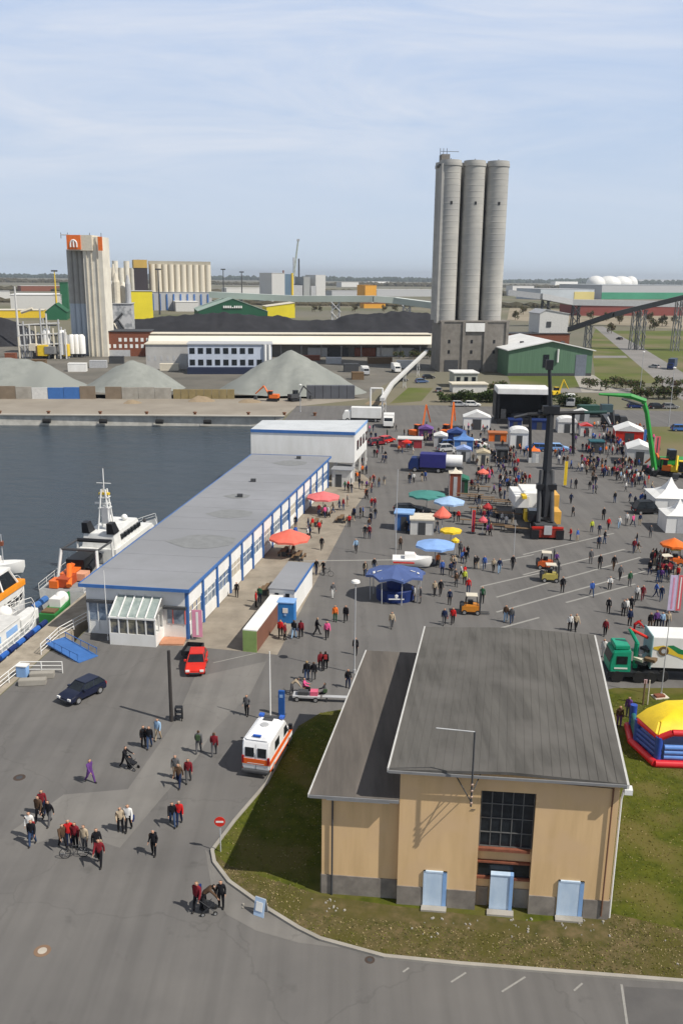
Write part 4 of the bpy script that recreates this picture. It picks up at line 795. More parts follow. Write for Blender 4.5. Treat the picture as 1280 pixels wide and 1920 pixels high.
FWD=lambda bearing:RAD(90)-RAD(bearing)    # rotation so that local +x points along the compass bearing (0 = away from the camera)
car('parked_car','bright red hatchback parked in front of the harbour hall entrance',G(365,1264)+Vector((0,1.2,0)),FWD(176),3.8,1.66,1.42,red)
car('parked_car','dark blue estate car parked alone on the lower left asphalt',G(155,1306),FWD(212),3.8,1.65,1.4,flat('car_navy',(.008,.012,.035),.3,spec=.6))
tr=thing('trailer','small black trailer parked right behind the red car','trailer',G(362,1232),FWD(186)); MB().b(-1,1,-.75,.75,.45,.6,dgrey).build('bed',tr); q=MB()
for s in (-1,1): q.b(-1,1,s*.75-.03,s*.75+.03,.6,1.0,black)
q.b(-1.03,-.97,-.75,.75,.6,1.0,black); q.b(.97,1.03,-.75,.75,.6,1.0,black); q.build('side_panel',tr); MB().tube((1,0,.5),(1.9,0,.45),.05,dgrey,6).build('drawbar',tr)
for s in (-1,1): wheel(tr,0,s*.85,.28,.16)
# ambulance
am=thing('ambulance','white and orange ambulance van with blue roof lights parked on the road edge','ambulance',G(487,1458)+Vector((.35,2.75,0)),FWD(13.5))
amw=flat('amb_white',(.84,.84,.84),.35,spec=.5); amo=flat('amb_orange',(.85,.14,.02),.4)
q=MB(); W=1.98
prof=[(-2.65,.45),(-2.7,1.0),(-2.58,2.3),(-2.35,2.62),(.75,2.62),(1.15,2.35),(1.75,1.45),(2.55,1.12),(2.72,.8),(2.7,.4)]
q.side(prof,-W/2,W/2,amw); q.build('body',am,bevel=.10,smooth=True)
q=MB(); q.loft([[(-2.5,-W/2+.12,2.55),(.7,-W/2+.12,2.55),(.7,W/2-.12,2.55),(-2.5,W/2-.12,2.55)],[(-2.2,-W/2+.32,2.85),(.35,-W/2+.32,2.85),(.35,W/2-.32,2.85),(-2.2,W/2-.32,2.85)]],amw); q.build('high_roof',am,bevel=.08,smooth=True)
for s in (-1,1):
    y=s*(W/2+.012); q=MB(); q.b(-2.6,2.62,min(y,y-s*.02),max(y,y-s*.02),.85,1.22,amo); q.b(-2.6,2.0,min(y,y-s*.02),max(y,y-s*.02),.42,.55,amo); q.build('side_stripe',am)
    q=MB(); q.side([(.55,1.38),(1.58,1.38),(1.08,2.1),(.55,2.1)],min(y,y-s*.02),max(y,y-s*.02),glass); q.build('side_window',am)
    MB().b(-1.5,-.5,min(y,y-s*.02),max(y,y-s*.02),1.45,2.1,glass).build('side_window',am)
    MB().b(1.55,1.75,s*(W/2+.03) if s>0 else -W/2-.28,s*(W/2+.28) if s>0 else -W/2-.03,1.45,1.85,black).build('mirror',am)
    MB().b(2.62,2.74,s*.72-.16,s*.72+.16,.8,1.05,white).build('headlight',am); MB().b(-2.74,-2.62,s*.9-.07,s*.9+.07,1.0,1.5,flat('tail_red',(.35,.01,.01),.3)).build('tail_light',am)
    # rear door windows sit on the slightly sloping rear face
    q=MB(); q.box(-2.645,s*.44,1.78,.03,.62,.66,glass,ry=RAD(5.2)); q.build('rear_window',am)
    for x in (-1.75,1.75): wheel(am,x,s*(W/2-.12),.34,.24)
q=MB(); q.box(-2.70,0,1.12,.03,1.94,.40,amo,ry=RAD(0)); q.box(-2.705,0,1.0,.03,1.2,.05,white); q.build('rear_stripe',am)
q=MB(); q.b(-2.69,-2.66,-.01,.01,.55,2.4,dgrey); q.build('door_gap',am)
MB().b(-2.95,-2.66,-.95,.95,.38,.55,dgrey).build('bumper',am,bevel=.03)
q=MB(); q.add([(1.16,-.84,2.3),(1.72,-.88,1.5),(1.72,.88,1.5),(1.16,.84,2.3),(1.2,-.84,2.33),(1.76,-.88,1.53),(1.76,.88,1.53),(1.2,.84,2.33)],[(0,1,2,3),(4,5,6,7),(0,1,5,4),(1,2,6,5),(2,3,7,6),(3,0,4,7)],glass); q.build('windscreen',am)
bl=flat('beacon_blue',(.02,.12,.55),.2,spec=.6)
q=MB(); q.b(.62,.92,-.75,.75,2.64,2.74,dgrey); lb=q.build('light_bar',am)
for s in (-1,1): MB().b(.60,.94,s*.75-.22,s*.75+.12,2.72,2.88,bl).build('beacon',lb)
MB().tube((-.7,0,2.85),(-.7,0,2.9),.3,lgrey,10).build('roof_hatch',am); MB().b(-.1,.25,-.35,.35,2.83,2.9,dgrey).build('roof_vent',am)
MB().b(-2.35,-2.2,-.28,.28,2.8,2.92,bl).build('beacon',am)
# green truck and box trailer
tk=thing('truck','green cab truck with loading crane standing before the white box trailer','truck',G(1168,1279),RAD(-3)); gcab=flat('truck_green',(.01,.30,.17),.4,spec=.5)
MB().b(-1.3,2.9,-.1,2.2,.55,.95,black).build('chassis',tk)
q=MB(); q.side([(-1.25,.7),(-1.3,1.6),(-1.05,2.75),(.45,2.85),(.5,.7)],0,2.2,gcab); q.build('cab',tk,bevel=.08,smooth=True)
MB().b(-.75,.15,-.03,.03,1.65,2.35,glass).build('side_window',tk); q=MB(); q.box(-1.19,1.1,2.1,.05,1.9,.8,glass,ry=RAD(12)); q.build('windscreen',tk)
MB().b(-.9,.35,.2,2.0,2.85,3.2,gcab).build('roof_deflector',tk,bevel=.06); MB().b(-.9,.2,-.03,.02,1.2,1.32,white).build('door_stripe',tk)
q=MB(); q.tube((1.1,1.0,.9),(1.1,1.0,3.2),.22,gcab,8); q.tube((1.1,1.0,3.2),(.4,1.2,4.4),.16,gcab,8); q.tube((.4,1.2,4.4),(2.0,1.2,3.6),.13,red,8); q.build('loading_crane',tk)
q=MB()
for i in range(7): q.box(1.3+rnd.uniform(-.4,.9),rnd.uniform(.2,2),1.2+.22*i,.7,.9,.25,(wood,lgrey,dgrey,cream)[i%4],rz=rnd.uniform(0,1))
q.build('equipment',tk)
for x in (-.6,1.2,2.2):
    for y in (.02,2.05): wheel(tk,x,y,.5,.3)
MB().b(-1.45,-1.25,0,2.2,.4,.8,dgrey).build('bumper',tk)
bx=thing('box_trailer','white box trailer with yellow and green stripe and dark round emblem','trailer',G(1215,1277),RAD(-4)); BL=9.0
MB().b(0,BL,0,2.5,1.25,4.0,white).build('box',bx,bevel=.03); MB().b(-.04,.04,-.04,2.54,1.15,4.1,flat('teal_edge',(.25,.40,.42),.6)).build('edge_frame',bx)
MB().b(.2,BL,.3,2.2,.85,1.22,black).build('chassis',bx)
for x in (1.1,5.5,6.8,8.1):
    for y in (.05,2.4): wheel(bx,x,y,.5,.3)
q=MB(); q.open=True
def decal(pts,m,o=-.03): q.add([(x,o,z) for x,z in pts],[tuple(range(len(pts)))],m)
yb=flat('band_yellow',(.78,.55,.05),.5); gb2=flat('band_green',(.02,.22,.08),.5)
decal([(.1,3.15),(.9,3.3),(2.0,2.95),(BL,.95+.5),(BL,1.3),(4.2,1.5),(2.2,2.3),(1.0,2.7),(.1,2.95)],yb); decal([(1.2,3.3),(1.7,3.35),(2.4,3.0),(4.6,2.6),(4.6,2.2),(2.2,2.6)],gb2,-.034); q.build('side_stripe',bx)
q=MB(); q.tube((.95,-.02,2.8),(.95,-.06,2.8),.42,flat('emblem_brown',(.14,.09,.05),.6),20); q.tube((.95,-.055,2.8),(.95,-.07,2.8),.2,lgrey,12); q.build('emblem',bx)
# far vehicles
FV=[(790,718,75,'car','silver blue car parked beside the thin conveyor, lower of the two',flat('car_blue',(.10,.16,.30),.3)),(803,710,80,'car','dark car parked beside the thin conveyor, upper of the two',black),(822,735,10,'car','grey car on the path left of the hedge',grey),(752,715,85,'car','dark van-like car behind the thin conveyor',dgrey),(1185,722,85,'car','black car parked along the path right of the green hall',black),
    (1266,722,10,'car','dark red-brown car driving down the right road',flat('car_brown',(.10,.04,.03),.4)),(1160,637,-20,'car','tiny dark car far up the right road',black),(1225,690,-35,'car','silver car in front of the dark truck on the right road',lgrey),(885,762,90,'car','white car half hidden by the hedge',white),(860,762,90,'car','grey-white car below the dark hedge',lgrey),(1190,765,90,'car','dark blue car by the green arm tip',dblue),(1230,766,80,'car','black car below the path at the right',black),(1255,766,85,'car','grey car below the path at the right edge',grey),(1275,808,90,'car','blue car at the right frame edge behind the rescue stand',blue),(724,830,40,'car','red car parked behind the office hall posts',red),(708,834,60,'car','dark red car beside the office hall posts',flat('darkred',(.25,.02,.03),.4))]
for px,py,b_,c_,lab,p in FV: car('parked_car',lab,G(px,py),FWD(b_),4.3,1.8,1.5,p)
def lorry(name,label,loc,rz,paint,cabp,L_=7.5,H=3.3,group=None):
    root=thing(name,label,'truck',loc,rz,group); MB().b(-L_/2,L_/2-2.0,-1.2,1.2,.95,H,paint).build('box',root,bevel=.03); q=MB(); q.side([(L_/2-1.9,.5),(L_/2-1.9,2.5),(L_/2-.5,2.5),(L_/2,1.5),(L_/2,.5)],-1.1,1.1,cabp); q.build('cab',root,bevel=.06)
    q=MB(); q.box(L_/2-.24,0,1.95,.05,1.9,.8,glass,ry=RAD(-26)); q.build('windscreen',root); MB().b(-L_/2,L_/2-.3,-.9,.9,.5,.95,black).build('chassis',root)
    for x in (-L_/2+1.2,L_/2-1.2):
        for s in (-1,1): wheel(root,x,s*1.0,.45,.3)
    return root
lorry('truck','dark blue-grey box truck on the right road',G(1258,692),FWD(-150),flat('slate2',(.06,.08,.13),.5),dblue,8,4)
lorry('delivery_truck','white truck with slanting front parked above the office hall',G(728,800),FWD(185),white,white,5,2.9)
lorry('delivery_truck','white box truck on the quay behind the office hall roof',G(678,790),FWD(-85),white,white,9,3.4)
lorry('delivery_truck','white truck parked on the storage yard right of the big heap',G(684,703),FWD(170),white,lgrey,5,3)
lorry('delivery_truck','white truck beside the cream hall end near the silos',G(742,698),FWD(170),white,white,6,3.2)
lorry('delivery_truck','small white truck in front of the bushes right of the stage',G(1067,762),FWD(190),white,lgrey,5,3.2)
# ================================================================ CRANES AND MACHINES IN THE YARD
# big boom crane with spreader
cb_=G(1025,1012); rt=thing('boom_crane','tall black boom crane with crossbeam and hanging arms above a white and yellow body','crane',cb_,RAD(-2))
def L3(px,py,Y): v=AT(px,py,Y); return Vector((v.x-cb_.x,v.y-cb_.y,v.z))
q=MB(); q.b(-2.0,2.0,0,.9,.3,1.5,flat('crane_red',(.28,.03,.02),.5)); q.b(-2.1,-1.1,-.1,1.0,.1,1.3,black); q.b(1.1,2.1,-.1,1.0,.1,1.3,black); q.b(-2.0,2.0,-.05,.1,1.5,1.75,red); q.b(-.5,.5,-.15,0,.7,1.9,lgrey); q.build('front_bumper',rt)
q=MB(); q.b(-1.4,1.4,.9,12.5,.9,1.7,dgrey); q.build('chassis',rt)
for x in (2.0,4.0,9.0,11.0):
    for s in (-1,1): wheel(rt,s*1.3,x,.7,.5).rotation_euler=(0,0,RAD(90))
q=MB(); q.b(-3.0,-1.0,9,15.0,1.9,3.6,white); q.b(1.0,3.0,9,15.0,1.9,3.6,white); q.b(-1.6,1.6,10,15.8,1.7,3.8,white); q.build('body',rt,bevel=.05)
for b_ in ((-2.25,-1.3,4.3,6,1.2,2.6,yellow),(1.1,2.25,3.0,5.8,1.3,3.0,mat('amber',(.78,.42,.08),.5)),(-2.1,-1.5,8.2,10,3.4,3.8,yellow),(2.0,2.8,7.5,11.6,2.0,4.2,mat('amber',(.78,.42,.08),.5))): MB().b(*b_).build('side_cover',rt)
MB().b(-2.1,-.9,2.6,4.2,1.7,3.2,glass).build('cab_window',rt)
bt0=Vector((0,3.2,2.2)); bt1=L3(1028,775,118); bt2=L3(1025,684,119.5)
q=MB(); q.tube(bt0,bt0.lerp(bt1,.30),.95,black,4,1.15); q.tube(bt0.lerp(bt1,.30),bt0.lerp(bt1,.42),1.15,black,4,.62); q.tube(bt0.lerp(bt1,.42),bt1,.60,black,4,.46); q.tube(bt1,bt2,.30,black,4,.24); q.box(bt2.x,bt2.y,bt2.z,.9,.8,1.3,black); q.build('boom',rt)
q=MB(); q.tube((-.9,2.2,1.8),bt0.lerp(bt1,.45)+Vector((-.7,0,0)),.3,dgrey,8); q.tube((.9,2.2,1.8),bt0.lerp(bt1,.45)+Vector((.7,0,0)),.3,dgrey,8); q.box(bt0.lerp(bt1,.3).x,bt0.lerp(bt1,.3).y-.4,bt0.lerp(bt1,.3).z,2.6,1.0,.7,black); q.build('lift_cylinder',rt)
sl_=L3(985,777,118); sr=L3(1090,773,118); q=MB(); q.tube(sl_,sr,.26,black,4); q.box(bt1.x,bt1.y,bt1.z+.5,2.2,1.0,1.0,black); q.tube(L3(960,783,118),sl_,.2,dgrey,4); q.tube(sr,L3(1132,772,118),.22,flat('dark_teal',(.01,.05,.045),.5),4); q.build('crossbeam',rt)
for px in (990,1070): a_=L3(px,777,118); e_=L3(px,850 if px>1000 else 858,118); q=MB(); q.tube(a_,e_,.2,black,4); q.build('hanging_arm',rt)
# green material handler at right
gh2=G(1234,888); gr2=thing('material_handler','green material handler with its long arm bent over and a grab hanging down','excavator',gh2,RAD(0))
def L4(px,py,Y): v=AT(px,py,Y); return Vector((v.x-gh2.x,v.y-gh2.y,v.z))
YG=gh2.y
q=MB()
for s in (-1,1): q.b(s*1.5-.4,s*1.5+.4,-2.4,2.4,.1,1.0,black)
q.b(-1.2,1.2,-1.2,1.2,.6,1.3,dgrey); q.build('undercarriage',gr2); q=MB(); q.b(-.2,4.6,-1.4,1.6,1.3,2.8,green); q.build('engine_house',gr2,bevel=.1); MB().b(1.0,2.2,-1.5,0,2.8,4.5,glass).build('cab_window',gr2)
q=MB(); q.tube(L4(1226,880,YG-1),L4(1211,770,YG-1),.5,green,6,.38); q.tube(L4(1211,772,YG-1),L4(1204,748,YG-1),.42,green,6); q.build('boom',gr2)
q=MB(); q.tube(L4(1209,752,YG-1),L4(1180,742,YG-1),.5,green,6); q.tube(L4(1182,742,YG-1),L4(1122,739,YG-1),.45,green,6,.2); q.tube(L4(1205,760,YG-1.3),L4(1165,748,YG-1.3),.18,dgrey,6); q.build('dipper_arm',gr2)
q=MB(); q.tube(L4(1140,741,YG-1),L4(1140,757,YG-1),.1,dgrey,5); q.box(*L4(1136,765,YG-1),1.9,1.3,1.3,flat('teal_g',(.05,.09,.10),.5)); q.tube(L4(1130,770,YG-1),L4(1143,795,YG-1),.45,lgrey,6,.2); q.tube(L4(1146,770,YG-1),L4(1150,795,YG-1),.45,dgrey,6,.2); q.build('grab',gr2)
def digger(label,px,py,rz,paint,H=4.5,reach=3.5,cat='excavator'):
    root=thing('excavator',label,cat,G(px,py),rz); q=MB()
    for s in (-1,1): q.b(-1.5,1.5,s*1.0-.3,s*1.0+.3,0,.75,black)
    q.build('track',root,bevel=.1); MB().b(-1.6,.9,-1.15,1.15,.85,1.9,paint).build('engine_house',root,bevel=.08); MB().b(.0,1.2,.1,1.1,1.0,2.8,glass).build('cab_window',root); MB().b(-.05,1.25,.05,1.15,2.8,2.9,paint).build('cab_roof',root)
    q=MB(); q.tube((1.0,-.3,1.4),(1+reach*.4,-.3,H),.28,paint,4,.2); q.tube((1+reach*.4,-.3,H),(1+reach,-.3,H*.45),.22,paint,4,.15); q.build('arm',root)
    q=MB(); q.side([(1+reach-.5,.3),(1+reach+.4,.3),(1+reach+.3,1.2),(1+reach-.3,1.3)],-.8,.2,dgrey); q.build('bucket',root); return root
digger('orange excavator with upright arm left of the white canopy tents',838,822,FWD(30),orange,7.5,2.2); digger('small orange excavator with raised arm behind the red stalls',782,822,FWD(50),orange,7,2.5)
digger('orange excavator working on the quay apron below the big heap',512,752,FWD(-80),orange,4,4); digger('dark excavator at the foot of the big heap',552,752,FWD(60),dgrey,4,4); digger('yellow machine with raised bucket behind the stage',1040,745,FWD(70),yellow,5,3)
digger('yellow and black wheel digger at the right frame edge',1268,893,FWD(200),yellow,4,3); digger('orange digger behind the pagoda tents at the right',1250,890,FWD(-60),orange,3.5,3)
def forklift(label,px,py,rz,paint,group=None):
    root=thing('forklift',label,'forklift',G(px,py),rz,group); MB().b(-1.2,.9,-.65,.65,.35,1.15,paint).build('body',root,bevel=.08); MB().b(-1.35,-.8,-.62,.62,.4,1.3,dgrey).build('counterweight',root,bevel=.1)
    q=MB()
    for x in (-.7,.75):
        for s in (-1,1): q.tube((x,s*.55,1.1),(x*.8,s*.5,2.2),.05,black,5)
    q.b(-.65,.7,-.6,.6,2.2,2.28,yellow if paint is orange else cream); q.build('overhead_guard',root); MB().b(-.4,.2,-.25,.25,1.1,1.6,black).build('seat',root)
    q=MB()
    for s in (-1,1): q.b(.95,1.1,s*.4-.06,s*.4+.06,.1,2.6,dgrey)
    q.b(.95,1.12,-.5,.5,.9,1.0,dgrey); q.b(.95,1.12,-.5,.5,2.5,2.6,dgrey); m_=q.build('mast',root); q=MB()
    for s in (-1,1): q.b(1.1,2.2,s*.3-.06,s*.3+.06,.12,.18,dgrey)
    q.build('fork',m_)
    for x in (-.8,.75):
        for s in (-1,1): wheel(root,x,s*.6,.3,.2)
    root.scale=(.85,.85,.9); return root
forklift('orange forklift with yellow guard between the ochre roof and the blue bar pavilion',882,1150,FWD(95),flat('forklift_orange',(.62,.24,.03),.5))
forklift('yellow-green forklift in the open plaza right of the crane',1030,1090,FWD(95),flat('olive_yellow',(.45,.38,.10),.5)); forklift('red-orange forklift right behind the yellow-green one',1022,1066,FWD(100),flat('redorange',(.6,.12,.03),.5)); forklift('orange forklift at the right edge of the plaza',1262,1060,FWD(-80),orange); forklift('dark red loader next to the orange forklift at the right edge',1245,1072,FWD(-100),flat('darkred',(.25,.02,.03),.4))
# ================================================================ STALLS, TENTS, CANOPIES
def canopy(name,label,px,py,wpx,m,sides=8,h=2.3,rise=.9,group=None,table=True,cat='parasol',drop=.25):
    g_=G(px,py,h); g_.z=0; R_=wpx*g_.y/FPX/2*1.02; root=thing(name,label,cat,g_,rnd.uniform(0,.4),group); q=MB(); n=sides; vs=[(0,0,h+rise)]; 
    for k in range(n*2):
        a=math.pi*k/n; r_=R_*(1 if k%2==0 else .93); vs.append((r_*math.cos(a),r_*math.sin(a),h+(0 if k%2==0 else .06)))
    for k in range(n*2): x,y,z=vs[1+k]; vs.append((x,y,z-drop))
    N=n*2; q.open=True; q.add(vs,[(0,1+k,1+(k+1)%N) for k in range(N)]+[(1+k,1+N+k,1+N+(k+1)%N,1+(k+1)%N) for k in range(N)],m); q.build('canopy',root)
    MB().tube((0,0,0),(0,0,h+rise),.05,lgrey,6).build('pole',root); q=MB()
    for k in range(n): a=2*math.pi*k/n; q.tube((0,0,h+rise*.6),(R_*.97*math.cos(a),R_*.97*math.sin(a),h-.04),.02,dgrey,4)
    q.build('rib',root); MB().b(-.4,.4,-.4,.4,0,.1,dgrey).build('foot',root); return root
canopy('parasol','large salmon red parasol, nearer of the two beside the harbour hall',543,1008,80,salmon,8,2.3,1.1); canopy('parasol','large rosy red parasol, farther one beside the harbour hall',606,931,64,flat('rosy_fabric',(.70,.17,.17),.8),8,2.3,.8)
canopy('market_canopy','wide flat green canopy among the market stalls',800,927,72,flat('teal_canopy',(.06,.23,.20),.8),10,2.6,.6,cat='canopy'); canopy('market_canopy','white and pale blue canopy right of the green one',842,940,60,flat('paleblue_canopy',(.35,.50,.72),.8),8,2.4,.8,cat='canopy'); canopy('market_canopy','sky blue canopy behind the white motorboat',816,1021,78,flat('sky_canopy',(.24,.40,.72),.8),8,2.5,.6,cat='canopy')
canopy('market_canopy','small pointed orange red canopy between the stalls',829,965,34,salmon,6,2.4,1.2,cat='canopy'); canopy('market_canopy','flat bright yellow canopy right of the white stall',845,994,42,yellow,8,2.0,.4,cat='canopy'); canopy('parasol','small yellow parasol at the edge of the sky blue canopy',853,1013,16,yellow,8,2.0,.4)
canopy('parasol','red parasol by the far red stalls',762,828,20,red,8,2.0,.5); canopy('parasol','orange red parasol by the cream kiosk',905,885,22,salmon,8,2.1,.6); canopy('parasol','small dark red parasol in the middle of the crowd',914,950,20,flat('darkred2',(.4,.03,.03),.7),8,2.1,.6)
canopy('parasol','small pink-red parasol at the bar tables left of the crane',905,975,18,flat('pinkred',(.6,.1,.12),.7),8,2.0,.6); canopy('parasol','orange parasol beside the pagoda tents',1262,1020,50,orange,8,2.6,.8)
# dark blue round bar with big canopy
g_=G(742,1132); bb=thing('bar_pavilion','round dark blue bar pavilion under a big blue eight-sided canopy with white marks','pavilion',g_); nb=flat('navy_bar',(.012,.03,.14),.6); cbm=flat('canopy_blue',(.075,.115,.27),.75)
q=MB(); q.lathe([(2.0,0),(2.05,1.2),(2.0,1.25)],nb,0,1.7,20,1,.85); q.build('counter',bb,smooth=True); q=MB(); q.lathe([(.9,1.2),(1.0,2.4)],nb,0,1.7,16); q.build('core',bb)
q=MB(); q.open=True; N=16; vs=[(0,1.7,3.7)]
for k in range(N): a=2*math.pi*k/N+.2; r_=3.25 if k%2==0 else 2.9; vs.append((r_*math.cos(a),1.7+r_*.82*math.sin(a),2.75 if k%2==0 else 3.0))
for k in range(N): x,y,z=vs[1+k]; vs.append((x,y,z-.25))
q.add(vs,[(0,1+k,1+(k+1)%N) for k in range(N)]+[(1+k,1+N+k,1+N+(k+1)%N,1+(k+1)%N) for k in range(N)],cbm); cpo=q.build('canopy',bb)
q=MB()
for k in range(8): a=math.pi*k/4+.2; q.tube((2.7*math.cos(a),1.7+2.2*math.sin(a),0),(2.8*math.cos(a),1.7+2.3*math.sin(a),2.9),.05,lgrey,5)
q.build('pole',bb); q=MB(); q.b(-.95,.95,-.42,-.38,.55,1.15,nb); q.b(-.8,.8,-.45,-.42,.60,.72,white); q.b(-.12,.12,-.45,-.42,.75,.9,white); q.lathe([(.16,.9),(.2,1.05),(.01,1.2)],white,0,-.44,8,1,.15); q.build('emblem',bb)
q=MB(); q.open=True
for s,dx in ((-1,0),(1,0)):
    for x0_,w_,l_ in ((2.3,.22,.7),(1.75,.5,.16)):
        z_=lambda x:3.7-(3.7-2.8)*(abs(x)/3.1)+.05
        x=s*x0_; q.add([(x-w_/2,1.1-l_/2,z_(x-w_/2)),(x+w_/2,1.1-l_/2,z_(x+w_/2)),(x+w_/2,1.1+l_/2,z_(x+w_/2)),(x-w_/2,1.1+l_/2,z_(x-w_/2))],[(0,1,2,3)],white)
q.build('canopy_mark',bb)
def tent(name,label,px,py,wpx,h,wall,roofm_,kind='gable',dep=None,rz=RAD(-6),group=None,cat='tent',open_front=False):
    g_=G(px,py); W_=wpx*g_.y/FPX; D_=dep or W_*.9; root=thing(name,label,cat,g_,rz,group); q=MB()
    if open_front: q.b(-W_/2,-W_/2+.08,0,D_,0,h,wall); q.b(W_/2-.08,W_/2,0,D_,0,h,wall); q.b(-W_/2,W_/2,D_-.08,D_,0,h,wall)
    else: q.b(-W_/2,W_/2,0,D_,0,h,wall)
    q.build('side_wall',root)
    q=MB(); o=.15; base=[(-W_/2-o,-o,h),(W_/2+o,-o,h),(W_/2+o,D_+o,h),(-W_/2-o,D_+o,h)]
    if kind=='gable': q.add(base+[(0,-o,h+W_*.22),(0,D_+o,h+W_*.22)],[(0,1,4),(2,3,5),(1,2,5,4),(3,0,4,5),(3,2,1,0)],roofm_)
    elif kind=='pagoda':
        rings=[]
        for t,zz in ((1,0),(.62,.14),(.34,.34),(.15,.66),(.02,1.0)): rings.append([(x*t,D_/2+(y-D_/2)*t,h+zz*W_*.45) for x,y,_ in base])
        q.loft(rings,roofm_)
    elif kind=='flat': q.b(-W_/2-o,W_/2+o,-o,D_+o,h,h+.18,roofm_)
    elif kind=='arch':
        prof=[(-W_/2-o,h)]+[(-(W_/2+o)*math.cos(math.pi*k/8),h+W_*.25*math.sin(math.pi*k/8)) for k in range(1,8)]+[(W_/2+o,h)]; q.side(prof,-o,D_+o,roofm_)
    q.build('roof',root)
    for x in (-W_/2,W_/2):
        for y in (0,D_): MB().tube((x*1.01,y,0),(x*1.01,y,h),.05,lgrey,5).build('pole',root)
    if not open_front: MB().b(-W_*.16,W_*.16,-.05,.0,0,h*.85,dgrey if kind!='pagoda' else lgrey).build('entrance',root)
    return root
tent('party_tent','white double party tent left of the stage',893,806,50,2.8,white,white,'gable',4,cat='tent'); tent('party_tent','tall white arched tent in front of the stage',972,842,34,3.2,white,white,'arch',4); tent('party_tent','small white tent right of the stage behind the crossbeam',1062,812,34,2.4,offwhite,white,'arch',4)
tent('party_tent','white tent with red side in the right row, farthest',1178,832,52,2.6,red,white,'gable',6,RAD(-12)); tent('party_tent','white steep tent in the right row beside the green arm',1197,873,46,3.0,offwhite,white,'gable',6,RAD(-14))
tent('pagoda_tent','white pointed pagoda tent at the right edge, farther one',1262,965,74,2.4,white,white,'pagoda',6,RAD(-4)); tent('pagoda_tent','white pagoda tent at the right edge, nearer one',1276,1000,60,2.4,white,white,'pagoda',4,RAD(-4))
tent('market_stall','blue boxy market stall with pale blue roof',756,995,34,2.3,blue,lblue,'flat',2.2,RAD(-8),cat='stall'); tent('market_stall','cream white sales stall right of the blue stall',790,1003,44,2.0,offwhite,cream,'flat',3,RAD(-4),cat='stall'); tent('market_stall','tall red-brown kiosk with cream top in the market',852,930,22,3.6,flat('kiosk_brown',(.25,.07,.04),.7),cream,'pagoda',2,RAD(-4),cat='kiosk')
tent('gazebo','dark blue gazebo, farthest one left of the tank trailer',855,832,34,2.2,dblue,flat('gaz_blue',(.04,.08,.25),.7),'gable',3,cat='gazebo'); tent('gazebo','blue gazebo in front of the farthest dark one',868,846,36,2.2,blue,flat('gaz_blue2',(.10,.22,.50),.7),'pagoda',3,cat='gazebo'); tent('gazebo','pale blue and white gazebo right of the silver tank',868,866,26,2.3,lgrey,flat('gaz_pale',(.28,.38,.65),.7),'gable',2.5,cat='gazebo')
tent('gazebo','violet gazebo among the far stalls',797,826,26,2.4,flat('violet',(.12,.04,.16),.7),flat('violet2',(.16,.08,.28),.7),'gable',3,cat='gazebo'); tent('gazebo','white gazebo right of the violet one',825,838,24,2.2,lgrey,white,'gable',3,cat='gazebo'); tent('gazebo','dark blue gazebo under the stage front left',965,805,24,2.0,dblue,dblue,'flat',3,cat='gazebo'); tent('gazebo','dark blue gazebo under the stage front right',1010,806,30,2.0,dblue,dblue,'flat',3,cat='gazebo')
car('show_car','blue show car left of the boom in front of the stage',G(1003,845),FWD(-80),4.3,1.8,1.5,flat('showblue',(.05,.14,.40),.3)); car('show_car','pale blue show car right of the boom',G(1045,845),FWD(95),4.3,1.8,1.5,lblue); car('show_car','small silver car among the far blue gazebos',G(838,846),FWD(70),4.3,1.8,1.5,lgrey)
car('show_car','black car with white roof beside the pagoda tents',G(1213,962),FWD(85),4.4,1.9,1.9,black); car('show_car','dark car half under the left market shadow',G(765,962),FWD(85),4.2,1.8,1.4,black)
lorry('show_truck','dark blue and violet lorry in front of the silver tank',G(800,884),FWD(-80),flat('lorry_blue',(.03,.03,.18),.5),dblue,6.5,3.3)
tk2=thing('tank_trailer','round silver white tank trailer behind the blue lorry','trailer',G(842,884),FWD(98)); MB().tube((-2,0,1.9),(2.2,0,1.9),1.1,white,18).build('tank',tk2,smooth=True); MB().b(-2,2.4,-.8,.8,.6,.9,dgrey).build('chassis',tk2)
for x in (-1.2,1.2):
    for s in (-1,1): wheel(tk2,x,s*.9,.45,.25)
tent('market_stall','red fronted low sales stand with white top near the orange excavators',768,840,46,1.7,flat('darkred3',(.35,.04,.05),.7),offwhite,'flat',3,cat='stall'); tent('market_stall','orange and brown low stand behind the arched tent',932,828,34,1.7,orange,flat('or_br',(.42,.15,.06),.7),'flat',2.5,cat='stall')
# --- stage
sg_=G(931,795); sw=(G(1022,795)-sg_).length; hh=HT(931,795,728); sgt=thing('stage','open black concert stage with a white roof','stage',sg_,RAD(-4))
MB().b(0,sw,0,8,0,1.2,black).build('platform',sgt); MB().b(.1,sw-.1,7.6,7.9,1.2,hh-1.2,black).build('backdrop',sgt); MB().b(-.3,sw+.3,-.4,8.2,hh-1.3,hh,white).build('roof',sgt,bevel=.1); 
for x in (0,sw-.35): MB().b(x,x+.35,0,.35,1.2,hh-1.3,black).build('tower',sgt); MB().b(x-.5*(x==0),x+.35+.5*(x>0),.4,7.6,1.2,hh-1.3,black).build('side_curtain',sgt)
q=MB()
for x in (.8,sw-2): q.b(x,x+1.2,.6,1.6,1.2,3.4,dgrey)
q.b(sw*.3,sw*.7,3,5,1.2,2.2,dgrey); q.build('loudspeaker',sgt)
